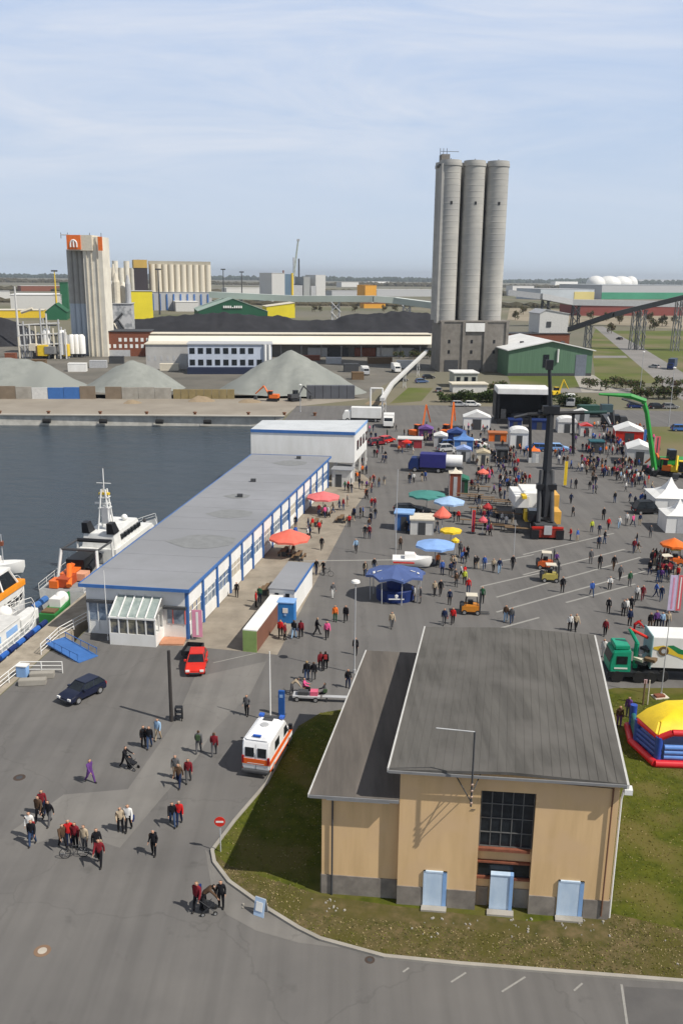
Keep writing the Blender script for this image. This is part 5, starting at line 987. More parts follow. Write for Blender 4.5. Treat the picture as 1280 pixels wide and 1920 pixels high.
# --- white boat on stand
bo=thing('motorboat','white motorboat with red waterline stripe displayed on the plaza','boat',G(735,1068),RAD(-4)); BLn=(G(808,1068)-G(735,1068)).length
def hull(L_,B,D,m,z0=0,stem=.35,n=10,rake=.6):
    q=MB(); rings=[]
    for i in range(n+1):
        t=i/n; w_=B/2*(1-max(0,(t-.45)/.55)**2.2)+.02; sh_=D*(1+.25*t*t); x=t*L_
        rings.append([(x,-w_,z0+sh_),(x,-w_*.92,z0+sh_*.5),(x-rake*t*.5,-w_*.45,z0+.05),(x-rake*t,0,z0),(x-rake*t*.5,w_*.45,z0+.05),(x,w_*.92,z0+sh_*.5),(x,w_,z0+sh_)])
    q.loft(rings,m); return q
h_=hull(BLn,2.1,1.0,white,.5); h_.build('hull',bo,smooth=True); q=MB(); q.b(.1,BLn*.55,-1.09,-1.0,1.15,1.3,red); q.b(.1,BLn*.55,1.0,1.09,1.15,1.3,red); q.build('stripe',bo); q=MB(); q.loft([[(1.4,-.7,1.4),(3.0,-.6,1.4),(3.0,.6,1.4),(1.4,.7,1.4)],[(1.4,-.6,2.1),(2.5,-.5,2.1),(2.5,.5,2.1),(1.4,.6,2.1)]],white); q.build('cabin',bo); MB().b(1.0,3.2,-1.0,-.1,0,.5,dgrey).b(1.0,3.2,.1,1.0,0,.5,dgrey).build('stand',bo)
MB().b(2.45,2.6,-.5,.5,1.55,2.0,red).build('windscreen',bo)
# --- banners, kiosks
def banner(label,px,py,wpx,h,m,m2,rz=0):
    root=thing('banner',label,'banner',G(px,py),rz); w_=wpx*G(px,py).y/FPX; q=MB(); q.b(-w_/2,w_/2,-.03,.03,.2,h,m); q.b(-w_*.12,w_*.12,-.045,-.03,.4,h-.2,m2); q.build('cloth',root); MB().tube((-w_/2-.03,0,0),(-w_/2-.03,0,h+.1),.04,lgrey,6).build('pole',root); MB().b(-w_/2-.2,-w_/2+.3,-.2,.2,0,.08,dgrey).build('foot',root)
pinkc=flat('pink_cloth',(.68,.28,.40),.7); banner('pink and white vertical banner at the right corner of the hall end wall',371,1198,20,2.9,pinkc,white); banner('white and pink tall advertising banner at the right edge of the plaza, left one',1256,1148,14,4.0,flat('lilac_cloth',(.60,.50,.68),.7),pinkc); banner('red and white tall advertising banner at the right edge of the plaza, right one',1269,1148,10,4.0,flat('redc',(.65,.12,.14),.7),white)
banner('yellow narrow flag banner right of the crane body',1058,912,6,4.2,yellow,yellow); banner('red narrow flag banner left of the crane base',886,1000,6,3.2,red,dblue); banner('red narrow flag near the green arm of the material handler',1228,868,10,5,flat('redc',(.65,.12,.14),.7),dgrey); banner('blue narrow flag beside the green arm',1206,842,5,4,blue,blue)
k1=thing('snack_container','long narrow container with white top, brown side and green front end','container',G(457,1221),-RAD(11)); MB().b(0,1.25,0,9.2,0,2.05,flat('cont_brown',(.19,.085,.055),.7)).build('side_wall',k1); MB().b(-.04,1.29,-.04,9.24,2.05,2.15,white).build('roof',k1); MB().b(-.05,1.25,-.06,0,0,2.05,flat('lime_end',(.25,.36,.12),.7)).build('end_panel',k1)
k2=thing('ticket_container','white container cabin with grey roof and a blue front panel','container',G(505,1150),-RAD(10)); MB().b(0,2.6,0,8.6,0,2.6,white).build('wall',k2); MB().b(-.1,2.7,-.1,8.7,2.6,2.75,rfm).build('roof',k2); MB().b(2.66,2.76,-.1,8.7,2.5,2.78,blue).build('roof_edge',k2)
for x in (.6,1.7): MB().b(x,x+.4,-.05,0,1.9,2.25,glass).build('window',k2)
k3=thing('toilet_cabin','bright blue cabin with white emblem in front of the white container','cabin',G(520,1168),-RAD(8)); MB().b(0,1.65,0,1.3,0,2.1,flat('bright_blue',(.03,.19,.50),.5)).build('wall',k3,bevel=.04); MB().b(-.05,1.7,-.05,1.35,2.1,2.2,lblue).build('roof',k3); q=MB(); q.b(.55,1.05,-.04,0,1.1,1.6,white); q.b(.68,.92,-.05,-.04,.8,1.05,lblue); q.build('emblem',k3)
k4=thing('info_pillar','royal blue upright information pillar beside the ambulance front','sign',G(528,1341),RAD(-8)); MB().b(-.24,.24,-.12,.12,.05,2.1,flat('pillar_blue',(.02,.10,.35),.5)).build('panel',k4,bevel=.03); MB().b(-.3,.3,-.25,.25,0,.05,dgrey).build('foot',k4); MB().b(-.13,.13,-.135,-.12,1.55,1.8,lblue).build('emblem',k4)
ab=thing('pavement_sign','pale blue A-board standing on the footway by the kerb','sign',G(490,1712),RAD(-25)); q=MB(); q.box(0,-.18,.5,.62,.03,1.0,flat('aboard',(.42,.55,.72),.5),rx=RAD(-14)); q.build('front_panel',ab); q=MB(); q.box(0,.1,.5,.62,.03,1.0,lgrey,rx=RAD(14)); q.build('rear_panel',ab)
q=MB(); q.box(0,-.21,.55,.4,.02,.5,white,rx=RAD(-14)); q.build('notice',ab)
ne=thing('no_entry_sign','round red no entry sign with white bar on a grey post','sign',G(398,1599)); MB().tube((0,0,0),(0,0,2.3),.035,lgrey,8).build('post',ne); q=MB(); q.tube((0,-.04,2.1),(0,-.07,2.1),.32,red,24); d_=q.build('disc',ne); MB().b(-.22,.22,-.085,-.072,2.05,2.16,white).build('bar',d_)
ne.location=G(416,1603) if False else G(414,1598)
# manholes
for px,py,r_,lab in ((80,1783,.42,'round manhole cover with pale centre and rusty rim on the lower left asphalt'),(693,1800,.25,'small rusty gully cover beside the kerb of the lawn'),(37,1458,.4,'dark worn manhole at the left between parked car and walkers')):
    mh=thing('manhole_cover',lab,'manhole',G(px,py)); MB().tube((0,0,0),(0,0,.016),r_,flat('rust2',(.22,.14,.09),.9) if px<200 and py>1700 else flat('rust3',(.07,.05,.04),.9),20).build('rim',mh); MB().tube((0,0,.014),(0,0,.022),r_*.55,flat('pale_cover',(.46,.41,.34),.9) if py==1783 else dgrey,16).build('cover',mh)
# --- lamps and poles
def lamp(label,px,pb,pt,arm=0,m=lgrey,head=True,group=None,r=.07):
    g_=G(px,pb); h=HT(px,pb,pt); root=thing('street_lamp',label,'lamp post',g_,0,group); MB().tube((0,0,0),(0,0,h),r,m,8,r*.6).build('pole',root)
    if head: q=MB(); q.lathe([(.1,h-.05),(.38,h),(.34,h+.16),(.05,h+.28)],white,arm,0,14); q.build('lamp_head',root,smooth=True); 
    MB().tube((0,0,0),(0,0,.35),r*1.8,m,8).build('base',root); return root
lamp('white street lamp with mushroom head behind the annex roof corner',664,1262,1092); 
lamp('plain thin white flag pole beside the ambulance front',507,1352,1222,head=False,m=white)
lamp('thin pale pole in front of the market stalls',741,1045,880,head=False,r=.06); lamp('thin grey pole in front of the box trailer at the lawn edge',1238,1306,1160,head=False,r=.05); lamp('tall pale lamp pole in the plaza right of the market',961,1060,975,head=False,r=.05); lamp('thin lamp pole on the right grass beyond the handler arm',1252,800,690,r=.1); lamp('lamp pole right of the green hall by the path',1198,742,660,r=.1); lamp('thin white antenna mast in front of the left glass bay of the hall',203,1200,1070,head=False,r=.04,m=white)
lamp('pale lamp pole on the quay apron before the big heap',563,772,722,head=True,r=.1)
wpz=thing('timber_pole','stout dark timber pole with a small rack standing before the red car','pole',G(322,1352)); hh=HT(322,1352,1220); MB().tube((0,0,0),(0,0,hh),.15,flat('tarred',(.045,.04,.038),.9),10,.12).build('pole',wpz)
rk=thing('bin_rack','small black metal rack standing beside the timber pole','rack',G(336,1350)); q=MB()
for x in (-.25,.25):
    for y in (-.2,.2): q.tube((x,y,0),(x,y,1.1),.04,black,5)
for z in (.3,.7,1.1): q.b(-.28,.28,-.22,.22,z-.02,z+.02,black)
q.build('frame',rk)
# --- bouncy castle
bc=thing('bouncy_castle','red and blue bouncy castle with a yellow roof on the lawn','bouncy castle',G(1224,1438),RAD(-3)); CW=6.0; CDp=6.2
cbl=flat('castle_blue',(.03,.08,.40),.35,spec=.5); crd=flat('castle_red',(.62,.02,.03),.35,spec=.5); cye=flat('castle_yellow',(.85,.62,.02),.35,spec=.5); clb=flat('castle_light',(.13,.28,.68),.35,spec=.5)
q=MB(); q.tube((-.3,0,.28),(CW,0,.28),.3,crd,12); q.tube((-.3,0,.28),(-1.3,CDp*.55,.28),.3,crd,12); q.tube((-1.3,CDp*.55,.28),(-.9,CDp,.28),.3,crd,12); q.tube((CW,0,.28),(CW+1,CDp*.55,.28),.3,crd,12); q.build('base_ring',bc,smooth=True)
q=MB(); q.b(-.5,CW,.2,CDp,.05,.5,cbl); q.build('floor',bc)
for x,y in ((0,.5),(-.9,3.3),(-.6,CDp-.3),(CW-.3,.5)): MB().tube((x,y,.3),(x,y,2.3),.3,cbl,10).build('column',bc,smooth=True)
q=MB()
for z in (.7,1.1,1.5): q.tube((.4,.35,z),(CW-.6,.35,z),.21,clb,10)
q.build('front_wall',bc,smooth=True); q=MB(); 
for z in (.7,1.1,1.5): q.tube((-.05,.5,z),(-.95,3.3,z),.2,cbl,10); q.tube((-.95,3.3,z),(-.6,CDp-.3,z),.2,flat('castle_green',(.03,.16,.16),.4),10)
q.build('side_wall',bc,smooth=True)
q=MB(); q.tube((0,.5,2.2),(.9,.3,2.75),.26,crd,10); q.tube((.9,.3,2.75),(2.2,.3,2.75),.26,crd,10); q.tube((2.2,.3,2.7),(CW-.3,.5,2.7),.24,clb,10); q.tube((0,.5,2.2),(-.9,3.3,2.2),.24,crd,10); q.build('arch',bc,smooth=True)
q=MB(); q.loft([[(-.3,.4,2.35),(CW,.4,2.55),(CW+.5,CDp,2.4),(-1.2,CDp*.6,2.35)],[(.1,1.2,3.1),(CW,1.2,3.4),(CW,CDp-.6,3.4),(-.2,CDp*.62,3.1)],[(1.6,2.4,3.7),(CW-1,2.6,3.75),(CW-1,CDp-1.6,3.75),(1.4,CDp*.66,3.7)]],cye); q.build('roof',bc,bevel=.15,smooth=True)
bc.scale=(.88,.88,.92); bc.location.x+=.35
# sign board on the lawn and trailer hitch near the castle
sb2=thing('sign_board','small weathered sign board on two posts at the lawn edge behind the castle','sign',G(1204,1322),RAD(-5)); q=MB(); q.tube((0,0,0),(0,0,2.2),.07,wood,6); q.tube((.35,0,0),(.35,0,2.2),.05,cream,6); q.build('post',sb2); MB().b(-.1,.15,-.06,.0,1.9,2.25,flat('pinkish',(.6,.4,.4),.7)).build('board',sb2)
pallet=thing('pallet','pale pallet lying on the lawn at the foot of the thin pole','pallet',G(1236,1308),RAD(12)); MB().b(-.6,.6,-.4,.4,0,.14,cream).b(-.5,.3,-.3,.2,.14,.3,brick).build('deck',pallet)
# ================================================================ SHIPS
def shiproot(name,label,cat,p,brg): return thing(name,label,cat,p,RAD(90)-RAD(brg))
def ship_hull(L_,B,D,m,deck,root,boot=None):
    n=14; q=MB(); rings=[]; dk_=[]
    for i in range(n+1):
        t=i/n; w_=B/2*(.86+.14*min(1,t*4))*(1-max(0,(t-.55)/.45)**2.4)+.03; sh_=D*(1+.35*max(0,t-.4)**1.5); x=t*L_
        rings.append([(x,-w_,sh_),(x,-w_*.97,sh_*.5),(x,-w_*.85,-.1),(x,-w_*.6,-1.2),(x,w_*.6,-1.2),(x,w_*.85,-.1),(x,w_*.97,sh_*.5),(x,w_,sh_)]); dk_.append((x,w_,sh_))
    q.loft(rings,m); h_=q.build('hull',root,smooth=True); q=MB(); q.open=True
    for (x0_,w0,z0_),(x1_,w1,z1_) in zip(dk_,dk_[1:]): q.add([(x0_,-w0+.1,z0_+.012),(x1_,-w1+.1,z1_+.012),(x1_,w1-.1,z1_+.012),(x0_,w0-.1,z0_+.012)],[(0,1,2,3)],deck)
    q.build('deck',root); q=MB()
    for s in (-1,1):
        for (x0_,w0,z0_),(x1_,w1,z1_) in zip(dk_,dk_[1:]):
            q.tube((x0_,s*w0,z0_+.9),(x1_,s*w1,z1_+.9),.03,white,4); q.tube((x0_,s*w0,z0_+.45),(x1_,s*w1,z1_+.45),.02,white,4); q.tube((x0_,s*w0,z0_),(x0_,s*w0,z0_+.9),.03,white,4)
    q.build('guard_rail',root); return dk_
deckg=mat('deck_grey',(.30,.31,.31),.8,col2=(.22,.23,.23),scale=.8); shw=flat('ship_white',(.74,.74,.71),.45)
p=jet(90,-2.9); p.z=WZ; s1=shiproot('patrol_ship','white patrol ship with lattice mast and two black funnels moored along the jetty','ship',p,8.5); s1.scale=(.8,.8,.8)
ship_hull(36,7.4,3.0,shw,deckg,s1)
q=MB(); q.b(12,27,-2.9,2.9,3.0,5.3,shw); q.loft([[(12.5,-2.6,5.3),(23.5,-2.6,5.3),(23.5,2.6,5.3),(12.5,2.6,5.3)],[(12.8,-2.3,7.4),(22.3,-2.2,7.4),(22.3,2.2,7.4),(12.8,2.3,7.4)]],shw); q.b(27,29.5,-2.2,2.2,3.0,4.3,shw); q.build('superstructure',s1,bevel=.05)
q=MB()
for i in range(6): q.b(15+i*1.3,15.9+i*1.3,-2.72,-2.38,6.1,6.8,glass)
q.b(22.6,23.2,-1.9,1.9,6.0,6.9,glass); q.b(14,26,-2.95,-2.9,4.1,4.6,black); q.build('bridge_window',s1)
for s in (-1,1): q=MB(); q.loft([[(12.6,s*1.9-.6,7.4),(14.6,s*1.9-.6,7.4),(14.6,s*1.9+.6,7.4),(12.6,s*1.9+.6,7.4)],[(12.2,s*1.9-.4,9.1),(13.6,s*1.9-.4,9.1),(13.6,s*1.9+.4,9.1),(12.2,s*1.9+.4,9.1)]],black); q.build('funnel',s1)
q=MB()
for s in (-1,1):
    for x in (14.8,16.4): q.tube((x,s*.9,7.4),(15.6+(x-15.6)*.4,s*.3,13.5),.14,shw,5)
for k in range(5): z=8.2+k*1.15; w_=.9-.6*(z-7.4)/6.1; q.tube((15.6,-w_,z),(15.6,w_,z),.08,shw,4); q.tube((15.2,-w_,z),(15.9,w_,z+1.1),.07,lgrey,4)
q.b(14.9,16.3,-.8,.8,10.6,10.75,shw); q.b(15.1,16.2,-.7,.7,12.2,12.35,shw); q.tube((15.6,0,13.3),(15.6,0,16.6),.08,white,5); q.box(15.6,0,12.8,.5,1.6,.3,yellow); q.box(15.6,.3,11.3,.3,2.4,.25,white); q.tube((15.6,-1.1,14.4),(15.6,1.1,14.4),.05,white,4); q.box(15.3,-.2,9.6,.9,1.0,2.4,lgrey); q.build('mast',s1)
q=MB(); q.ball((18.5,.8,8.1),.7,white); q.tube((18.5,.8,7.4),(18.5,.8,7.8),.2,white,6); q.ball((20.5,-.9,7.9),.5,white); q.build('radar_dome',s1,smooth=True)
q=MB(); 
for s in (-1,1): q.tube((5.2,s*3.0,3.0),(6.0,s*2.6,7.0),.22,shw,6); q.tube((11.2,s*2.8,3.0),(11.2,s*2.6,6.8),.18,shw,6); q.tube((6.0,s*2.6,6.9),(11.2,s*2.6,6.8),.15,dgrey,6)
q.tube((6.0,-2.6,7.0),(6.0,2.6,7.0),.2,dgrey,6); q.tube((11.2,-2.6,6.8),(11.2,2.6,6.8),.3,black,6); q.build('stern_gantry',s1)
q=MB(); q.box(8.5,1.0,4.2,4,2.6,2.2,black); q.tube((6,-1.2,4),(10,-1.2,5),.5,black,8); q.build('winch',s1)
rb=hull(4.4,1.9,.7,orange,3.4); rb.v=[(x+3.5,y+.9,z+.1) for x,y,z in rb.v]; rb.build('tender_hull',s1,smooth=True)
q=MB(); q.ball((31,0,4.5),.35,dgrey); q.b(30,32,-.5,.5,3.7,4.1,lgrey); q.build('windlass',s1)
# second ship with orange deckhouse gear
p=jet(69.5,-3.3); p.z=WZ; s2=shiproot('workboat','white workboat with blue fenders and orange deck gear moored at the jetty','ship',p,8.2)
ship_hull(14.5,4.8,2.6,shw,deckg,s2)
q=MB(); q.b(1.5,8.6,-1.9,1.4,2.6,4.2,shw); q.b(1.3,8.8,-2.0,1.5,4.2,4.32,offwhite); q.build('deckhouse',s2,bevel=.04); q=MB(); q.b(2.5,5.0,-1.94,-1.9,3.2,3.8,lblue); q.b(6,8.,-1.94,-1.9,3.2,3.8,lblue); q.build('window',s2); q=MB(); q.b(9.2,12.6,-1.7,-.6,2.7,3.7,shw); q.b(9.6,10.6,0,1.3,2.6,3.4,dgrey); q.b(11,12,.2,1.0,2.7,3.5,lgrey); q.build('raft_box',s2,bevel=.05)
q=MB(); q.box(9.5,.3,3.3,2.6,1.4,1.2,flat('rust_red',(.42,.07,.02),.6)); q.box(8.6,1.2,3.2,1.6,1,1,orange); q.tube((8,-.6,3.1),(11.6,.8,4.7),.35,orange,8); q.tube((11,1.2,2.8),(11.8,.4,4.9),.28,orange,8); q.box(11.5,-.8,3.3,1.6,1.2,1.0,flat('peach',(.70,.35,.22),.6)); q.v=[((x-8)*1.1+.8,y*1.2,z+.4) for x,y,z in q.v]; q.build('deck_gear',s1)
q=MB(); q.ball((10.3,.6,3.8),.8,white); q.build('radar_dome',s2,smooth=True); q=MB(); q.tube((4.9,.6,3.0),(4.9,.6,6.7),.12,white,6); q.ball((4.9,.6,6.7),.4,white); q.build('mast',s2,smooth=True)
q=MB()
for i in range(8): q.tube((.5+i*1.5,-2.55,2.4),(1.7+i*1.5,-2.55,2.4),.27,dblue if i%2 else flat('fender_blue',(.03,.12,.42),.5),8)
q.build('fender',s2); q=MB(); q.b(4.5,5.2,1.0,1.7,4.1,4.9,red); q.build('locker',s2)
# lifeboat cruiser at the left frame edge
p=jet(76.5,-7.6); p.z=WZ; s3_=shiproot('rescue_cruiser','white rescue cruiser with orange superstructure cut by the left frame edge','ship',p,8.2)
ship_hull(13.6,5.4,2.8,shw,deckg,s3_)
q=MB(); q.b(3,11,-2.0,2.0,2.8,4.1,shw); q.build('deckhouse',s3_,bevel=.05); q=MB(); q.b(2.6,11.2,-2.15,2.15,4.1,4.75,flat('rescue_orange',(.85,.30,.02),.5)); q.build('orange_band',s3_,bevel=.05)
q=MB(); q.loft([[(4,-1.9,4.75),(10,-1.9,4.75),(10,1.9,4.75),(4,1.9,4.75)],[(4.4,-1.6,6.4),(9,-1.6,6.4),(9,1.6,6.4),(4.4,1.6,6.4)]],glass); q.build('wheelhouse_window',s3_); q=MB(); q.b(4.2,9.2,-1.75,1.75,6.4,6.65,white)
for s in (-1,1):
    for x,x2 in ((4,4.4),(7,6.8),(10,9)): q.tube((x,s*1.92,4.75),(x2,s*1.62,6.4),.12,white,5)
q.build('wheelhouse',s3_); q=MB()
for i in range(8): q.tube((.8+i*1.6,-3.25,1.9),(1.9+i*1.6,-3.25,1.9),.36,blue,8)
q.build('fender',s3_); q=MB()
for i in range(6): q.b(3.3+i*1.2,4.0+i*1.2,-2.44,-2.4,3.1,3.7,black)
q.build('window',s3_)
# green hulled boat
p=jet(87.5,-1.8); p.z=WZ; p=jet(83.0,-1.3); p.z=WZ; s4=shiproot('fishing_boat','small green hulled boat with a round white cabin tied up beside the hall corner','boat',p,8.2)
hu=hull(6.2,2.0,2.9,flat('hull_green',(.03,.20,.05),.6),0); hu.build('hull',s4,smooth=True); q=MB(); q.ball((4.0,0,3.5),.9,white); q.b(2.2,4.0,-.7,.7,2.9,4.0,white); q.build('cabin',s4,smooth=True); q=MB(); q.b(.3,1.6,-.8,.8,2.95,3.15,wood); q.build('hatch',s4); s4.scale=(.85,.85,.85)
by=thing('yacht','white boat bow just showing at the left frame edge on the water','boat',G(-48,1078,WZ),RAD(10)); hull(6,2.2,1.3,white,0).build('hull',by,smooth=True); MB().b(1,3.2,-.7,.7,1.3,2.1,white).build('cabin',by); MB().tube((3.5,0,1),(3.5,0,5),.06,lgrey,5).build('mast',by); MB().b(3.3,3.7,-.3,.3,3.6,4.1,brick).build('flag',by)
# ================================================================ PEOPLE
cloth={k:flat('cloth_'+k,v,.85,spec=.1,scale=4) for k,v in dict(black=(.014,.014,.017),navy=(.018,.028,.07),grey=(.11,.11,.115),brown=(.09,.055,.035),red=(.50,.02,.02),darkred=(.18,.018,.025),white=(.68,.67,.64),beige=(.42,.34,.24),blue=(.05,.12,.40),lightblue=(.30,.45,.62),purple=(.12,.05,.20),pink=(.70,.10,.26),orange=(.80,.18,.03),green=(.03,.10,.05),yellow=(.55,.60,.06),jeans=(.045,.075,.15)).items()}
hairm={k:flat('hair_'+k,v,.7,scale=8) for k,v in dict(dark=(.02,.014,.01),brown=(.07,.04,.022),blond=(.32,.22,.10),grey=(.32,.31,.30),white=(.65,.64,.62)).items()}
shoe=flat('shoe',(.02,.018,.016),.6)
def figure(pose):
    V=[];E=[];Rr=[];lab=[]
    def v(p,r): V.append(Vector(p)); Rr.append(r); return len(V)-1
    def e(a,b_,l): E.append((a,b_)); lab.append((a,b_,l))
    lean=pose.get('lean',0); drop=pose.get('drop',0); sit=pose.get('sit',False)
    pz=.93-drop; pel=v((0,0,pz),.135); T=lambda x,y,z:(x*math.cos(lean)+(z)*math.sin(lean),y,pz+z*math.cos(lean)-x*math.sin(lean))
    bel=v(T(0,0,.17),.135); che=v(T(0,0,.36),.150); nb_=v(T(.0,0,.50),.062); hd=v(T(.02,0,.62),.088); ht2=v(T(.02,0,.72),.080); 
    e(pel,bel,'j'); e(bel,che,'j'); e(che,nb_,'j'); e(nb_,hd,'h'); e(hd,ht2,'h'); hands=[]
    for s,k in ((1,'L'),(-1,'R')):
        a,be=pose.get('arm'+k,(0,.25)); sh_=Vector(T(0,s*.175,.43)); si=v(sh_,.062); e(che,si,'j')
        d=Vector((math.sin(a+lean*.5),s*.16,-math.cos(a+lean*.5))).normalized(); el=sh_+d*.29; ei=v(el,.05); e(si,ei,'j'); d2=Vector((math.sin(a+be),s*.04,-math.cos(a+be))).normalized(); wr=el+d2*.25; wi_=v(wr,.038); e(ei,wi_,'j'); ha=wr+d2*.08; hi_=v(ha,.038); e(wi_,hi_,'s'); hands.append((ha,d2,s))
        t,kn=pose.get('leg'+k,(0,.05)); hp_=Vector((0,s*.095,pz-.03)); hi2=v(hp_,.098); e(pel,hi2,'t')
        d=Vector((math.sin(t),s*.03,-math.cos(t))).normalized(); kp_=hp_+d*.43; ki=v(kp_,.068); e(hi2,ki,'t'); d3=Vector((math.sin(t-kn),0,-math.cos(t-kn))).normalized(); an_=kp_+d3*.41; ai=v(an_,.046); e(ki,ai,'t'); to=an_+Vector((.16,0,-.02)); ti=v(to,.038); e(ai,ti,'f')
    zmin=min(V[a].z for a,b_,l in lab if l=='f')-.075
    for p in V: p.z-=zmin
    hands=[(h-Vector((0,0,zmin)),d,s) for h,d,s in hands]
    me=bpy.data.meshes.new('skel'); me.from_pydata(V,E,[]); o=bpy.data.objects.new('skel',me); C.objects.link(o)
    m_=o.modifiers.new('skin','SKIN'); m_.use_smooth_shade=True
    for i,r_ in enumerate(Rr): me.skin_vertices[0].data[i].radius=(r_,r_*(.78 if i in(0,1,2) else 1)) if i else (r_,r_*.8); 
    me.skin_vertices[0].data[0].use_root=True
    ss=o.modifiers.new('sub','SUBSURF'); ss.levels=1; ss.render_levels=1
    dg=bpy.context.evaluated_depsgraph_get(); dg.update(); me2=bpy.data.meshes.new_from_object(o.evaluated_get(dg)); bpy.data.objects.remove(o)
    def near(c):
        best=9;l_='j'
        for a,b_,l in lab:
            A,B=V[a],V[b_]; d=B-A; t=max(0,min(1,(c-A).dot(d)/d.length_squared)); dd=(c-(A+d*t)).length/( (Rr[a]+Rr[b_])/2)
            if dd<best: best=dd; l_=l
        return l_
    hc=V[hd].lerp(V[ht2],.5); vs=[x.co.copy() for x in me2.vertices]; fs=[list(p.vertices) for p in me2.polygons]; cls=[]
    vn=[x.normal.copy() for x in me2.vertices]
    for f in fs:
        c=sum((vs[i] for i in f),Vector())/len(f); l=near(c)
        if l=='h' and (c.z>hc.z+.035 or (c.x<hc.x-.02 and c.z>hc.z-.09)): l='r'
        elif l=='h': l='s'
        cls.append(l)
    x=MB(); nose=Vector((hc.x+.085,0,hc.z-.02)); x.tube(nose,nose+Vector((.025,0,-.02)),.012,skinm,5)
    for s in (-1,1): x.tube((hc.x,s*.082,hc.z-.03),(hc.x,s*.092,hc.z+.01),.018,skinm,5); x.tube((hc.x+.083,s*.03,hc.z+.01),(hc.x+.089,s*.03,hc.z+.01),.009,skinm,5)
    for h,d,s in hands:
        for k in range(4): p=h+Vector(((k-1.5)*.018,0,0))+d*.02; q_=p+d*(.05-.008*abs(k-1.3)); x.tube(p,q_,.009,skinm,5); x.tube(q_,q_+(d+Vector((.5,-s*.2,0))).normalized()*.03,.008,skinm,5)
        x.tube(h,h+(d*.5+Vector((.8,0,0))).normalized()*.055,.010,skinm,5)
    o0=len(vs); vs+=[Vector(p) for p in x.v]; vn+=[Vector((0,0,0))]*len(x.v); fs+=[[i+o0 for i in f] for f in x.f]; cls+=['s']*len(x.f)
    return vs,vn,fs,cls
SL={'s':0,'j':1,'t':2,'r':3,'f':4}
def mk_mesh(name,vs,fs,mi):
    me=bpy.data.meshes.new(name); me.from_pydata([tuple(v) for v in vs],[],fs)
    for k in ('s','j','t','r','f'): me.materials.append(skinm)
    for p,m_ in zip(me.polygons,mi): p.material_index=m_; p.use_smooth=True
    return me
def shell(vs,vn,fs,cls,keep,off):
    use={};nv=[];nf=[]
    for f,c in zip(fs,cls):
        if c not in keep: continue
        g_=[]
        for i in f:
            if i not in use: use[i]=len(nv); nv.append(vs[i]+vn[i]*off)
            g_.append(use[i])
        nf.append(g_)
    return nv,nf
TP={}
PS=1.0
def template(nm,pose):
    vs,vn,fs,cls=figure(pose); t={}
    t['body']=mk_mesh('person_'+nm,vs,fs,[SL[c] for c in cls])
    for part,keep,off in (('jacket','j',.012),('trousers','t',.010),('hair','r',.012),('shoes','f',.010)):
        nv,nf=shell(vs,vn,fs,cls,keep,off); me=bpy.data.meshes.new(part); me.from_pydata([tuple(v) for v in nv],[],nf); me.materials.append(skinm)
        for p in me.polygons: p.use_smooth=True
        t[part]=me
    TP[nm]=t
template('stand',{'armL':(.05,.2),'armR':(-.05,.25),'legL':(.06,.05),'legR':(-.06,.05)})
template('walk',{'lean':.05,'armL':(-.4,.3),'armR':(.4,.5),'legL':(.42,.12),'legR':(-.30,.35)})
template('stroll',{'lean':.03,'armL':(.25,.35),'armR':(-.25,.2),'legL':(-.22,.2),'legR':(.26,.08)})
template('push',{'lean':.15,'armL':(.8,.5),'armR':(.8,.5),'legL':(.3,.1),'legR':(-.3,.3)})
template('pockets',{'armL':(-.15,1.1),'armR':(-.15,1.1),'legL':(.12,.06),'legR':(-.1,.1)})
template('sit',{'drop':.42,'armL':(.5,.9),'armR':(.6,.8),'legL':(1.45,1.4),'legR':(1.4,1.35),'sit':True})
template('bend',{'lean':.9,'armL':(.2,.1),'armR':(.4,.2),'legL':(.15,.15),'legR':(-.15,.2)})
def setm(o,i,m_): o.material_slots[i].link='OBJECT'; o.material_slots[i].material=m_
def person(px,py,j='black',t='jeans',h='dark',pose='walk',brg=0,label='',full=True,sc=1.0,group=None,loc=None):
    o=bpy.data.objects.new('person',TP[pose]['body']); C.objects.link(o); o.location=loc or G(px,py); o.rotation_euler=(0,0,RAD(90-brg)); sc*=PS; o.scale=(sc*.98,sc*1.02,sc)
    tag(o,label,'person',group)
    for i,m_ in enumerate((skinm,cloth[j],cloth[t],hairm[h],shoe)): setm(o,i,m_ if (not full or i==0) else skinm)
    if full:
        for part,m_ in (('jacket',cloth[j]),('trousers',cloth[t]),('hair',hairm[h]),('shoes',shoe)):
            c=bpy.data.objects.new(part,TP[pose][part]); C.objects.link(c); c.parent=o; setm(c,0,m_)
    return o
PS=1.76/max(v.co.z for v in TP['stand']['body'].vertices); print('PS',PS)
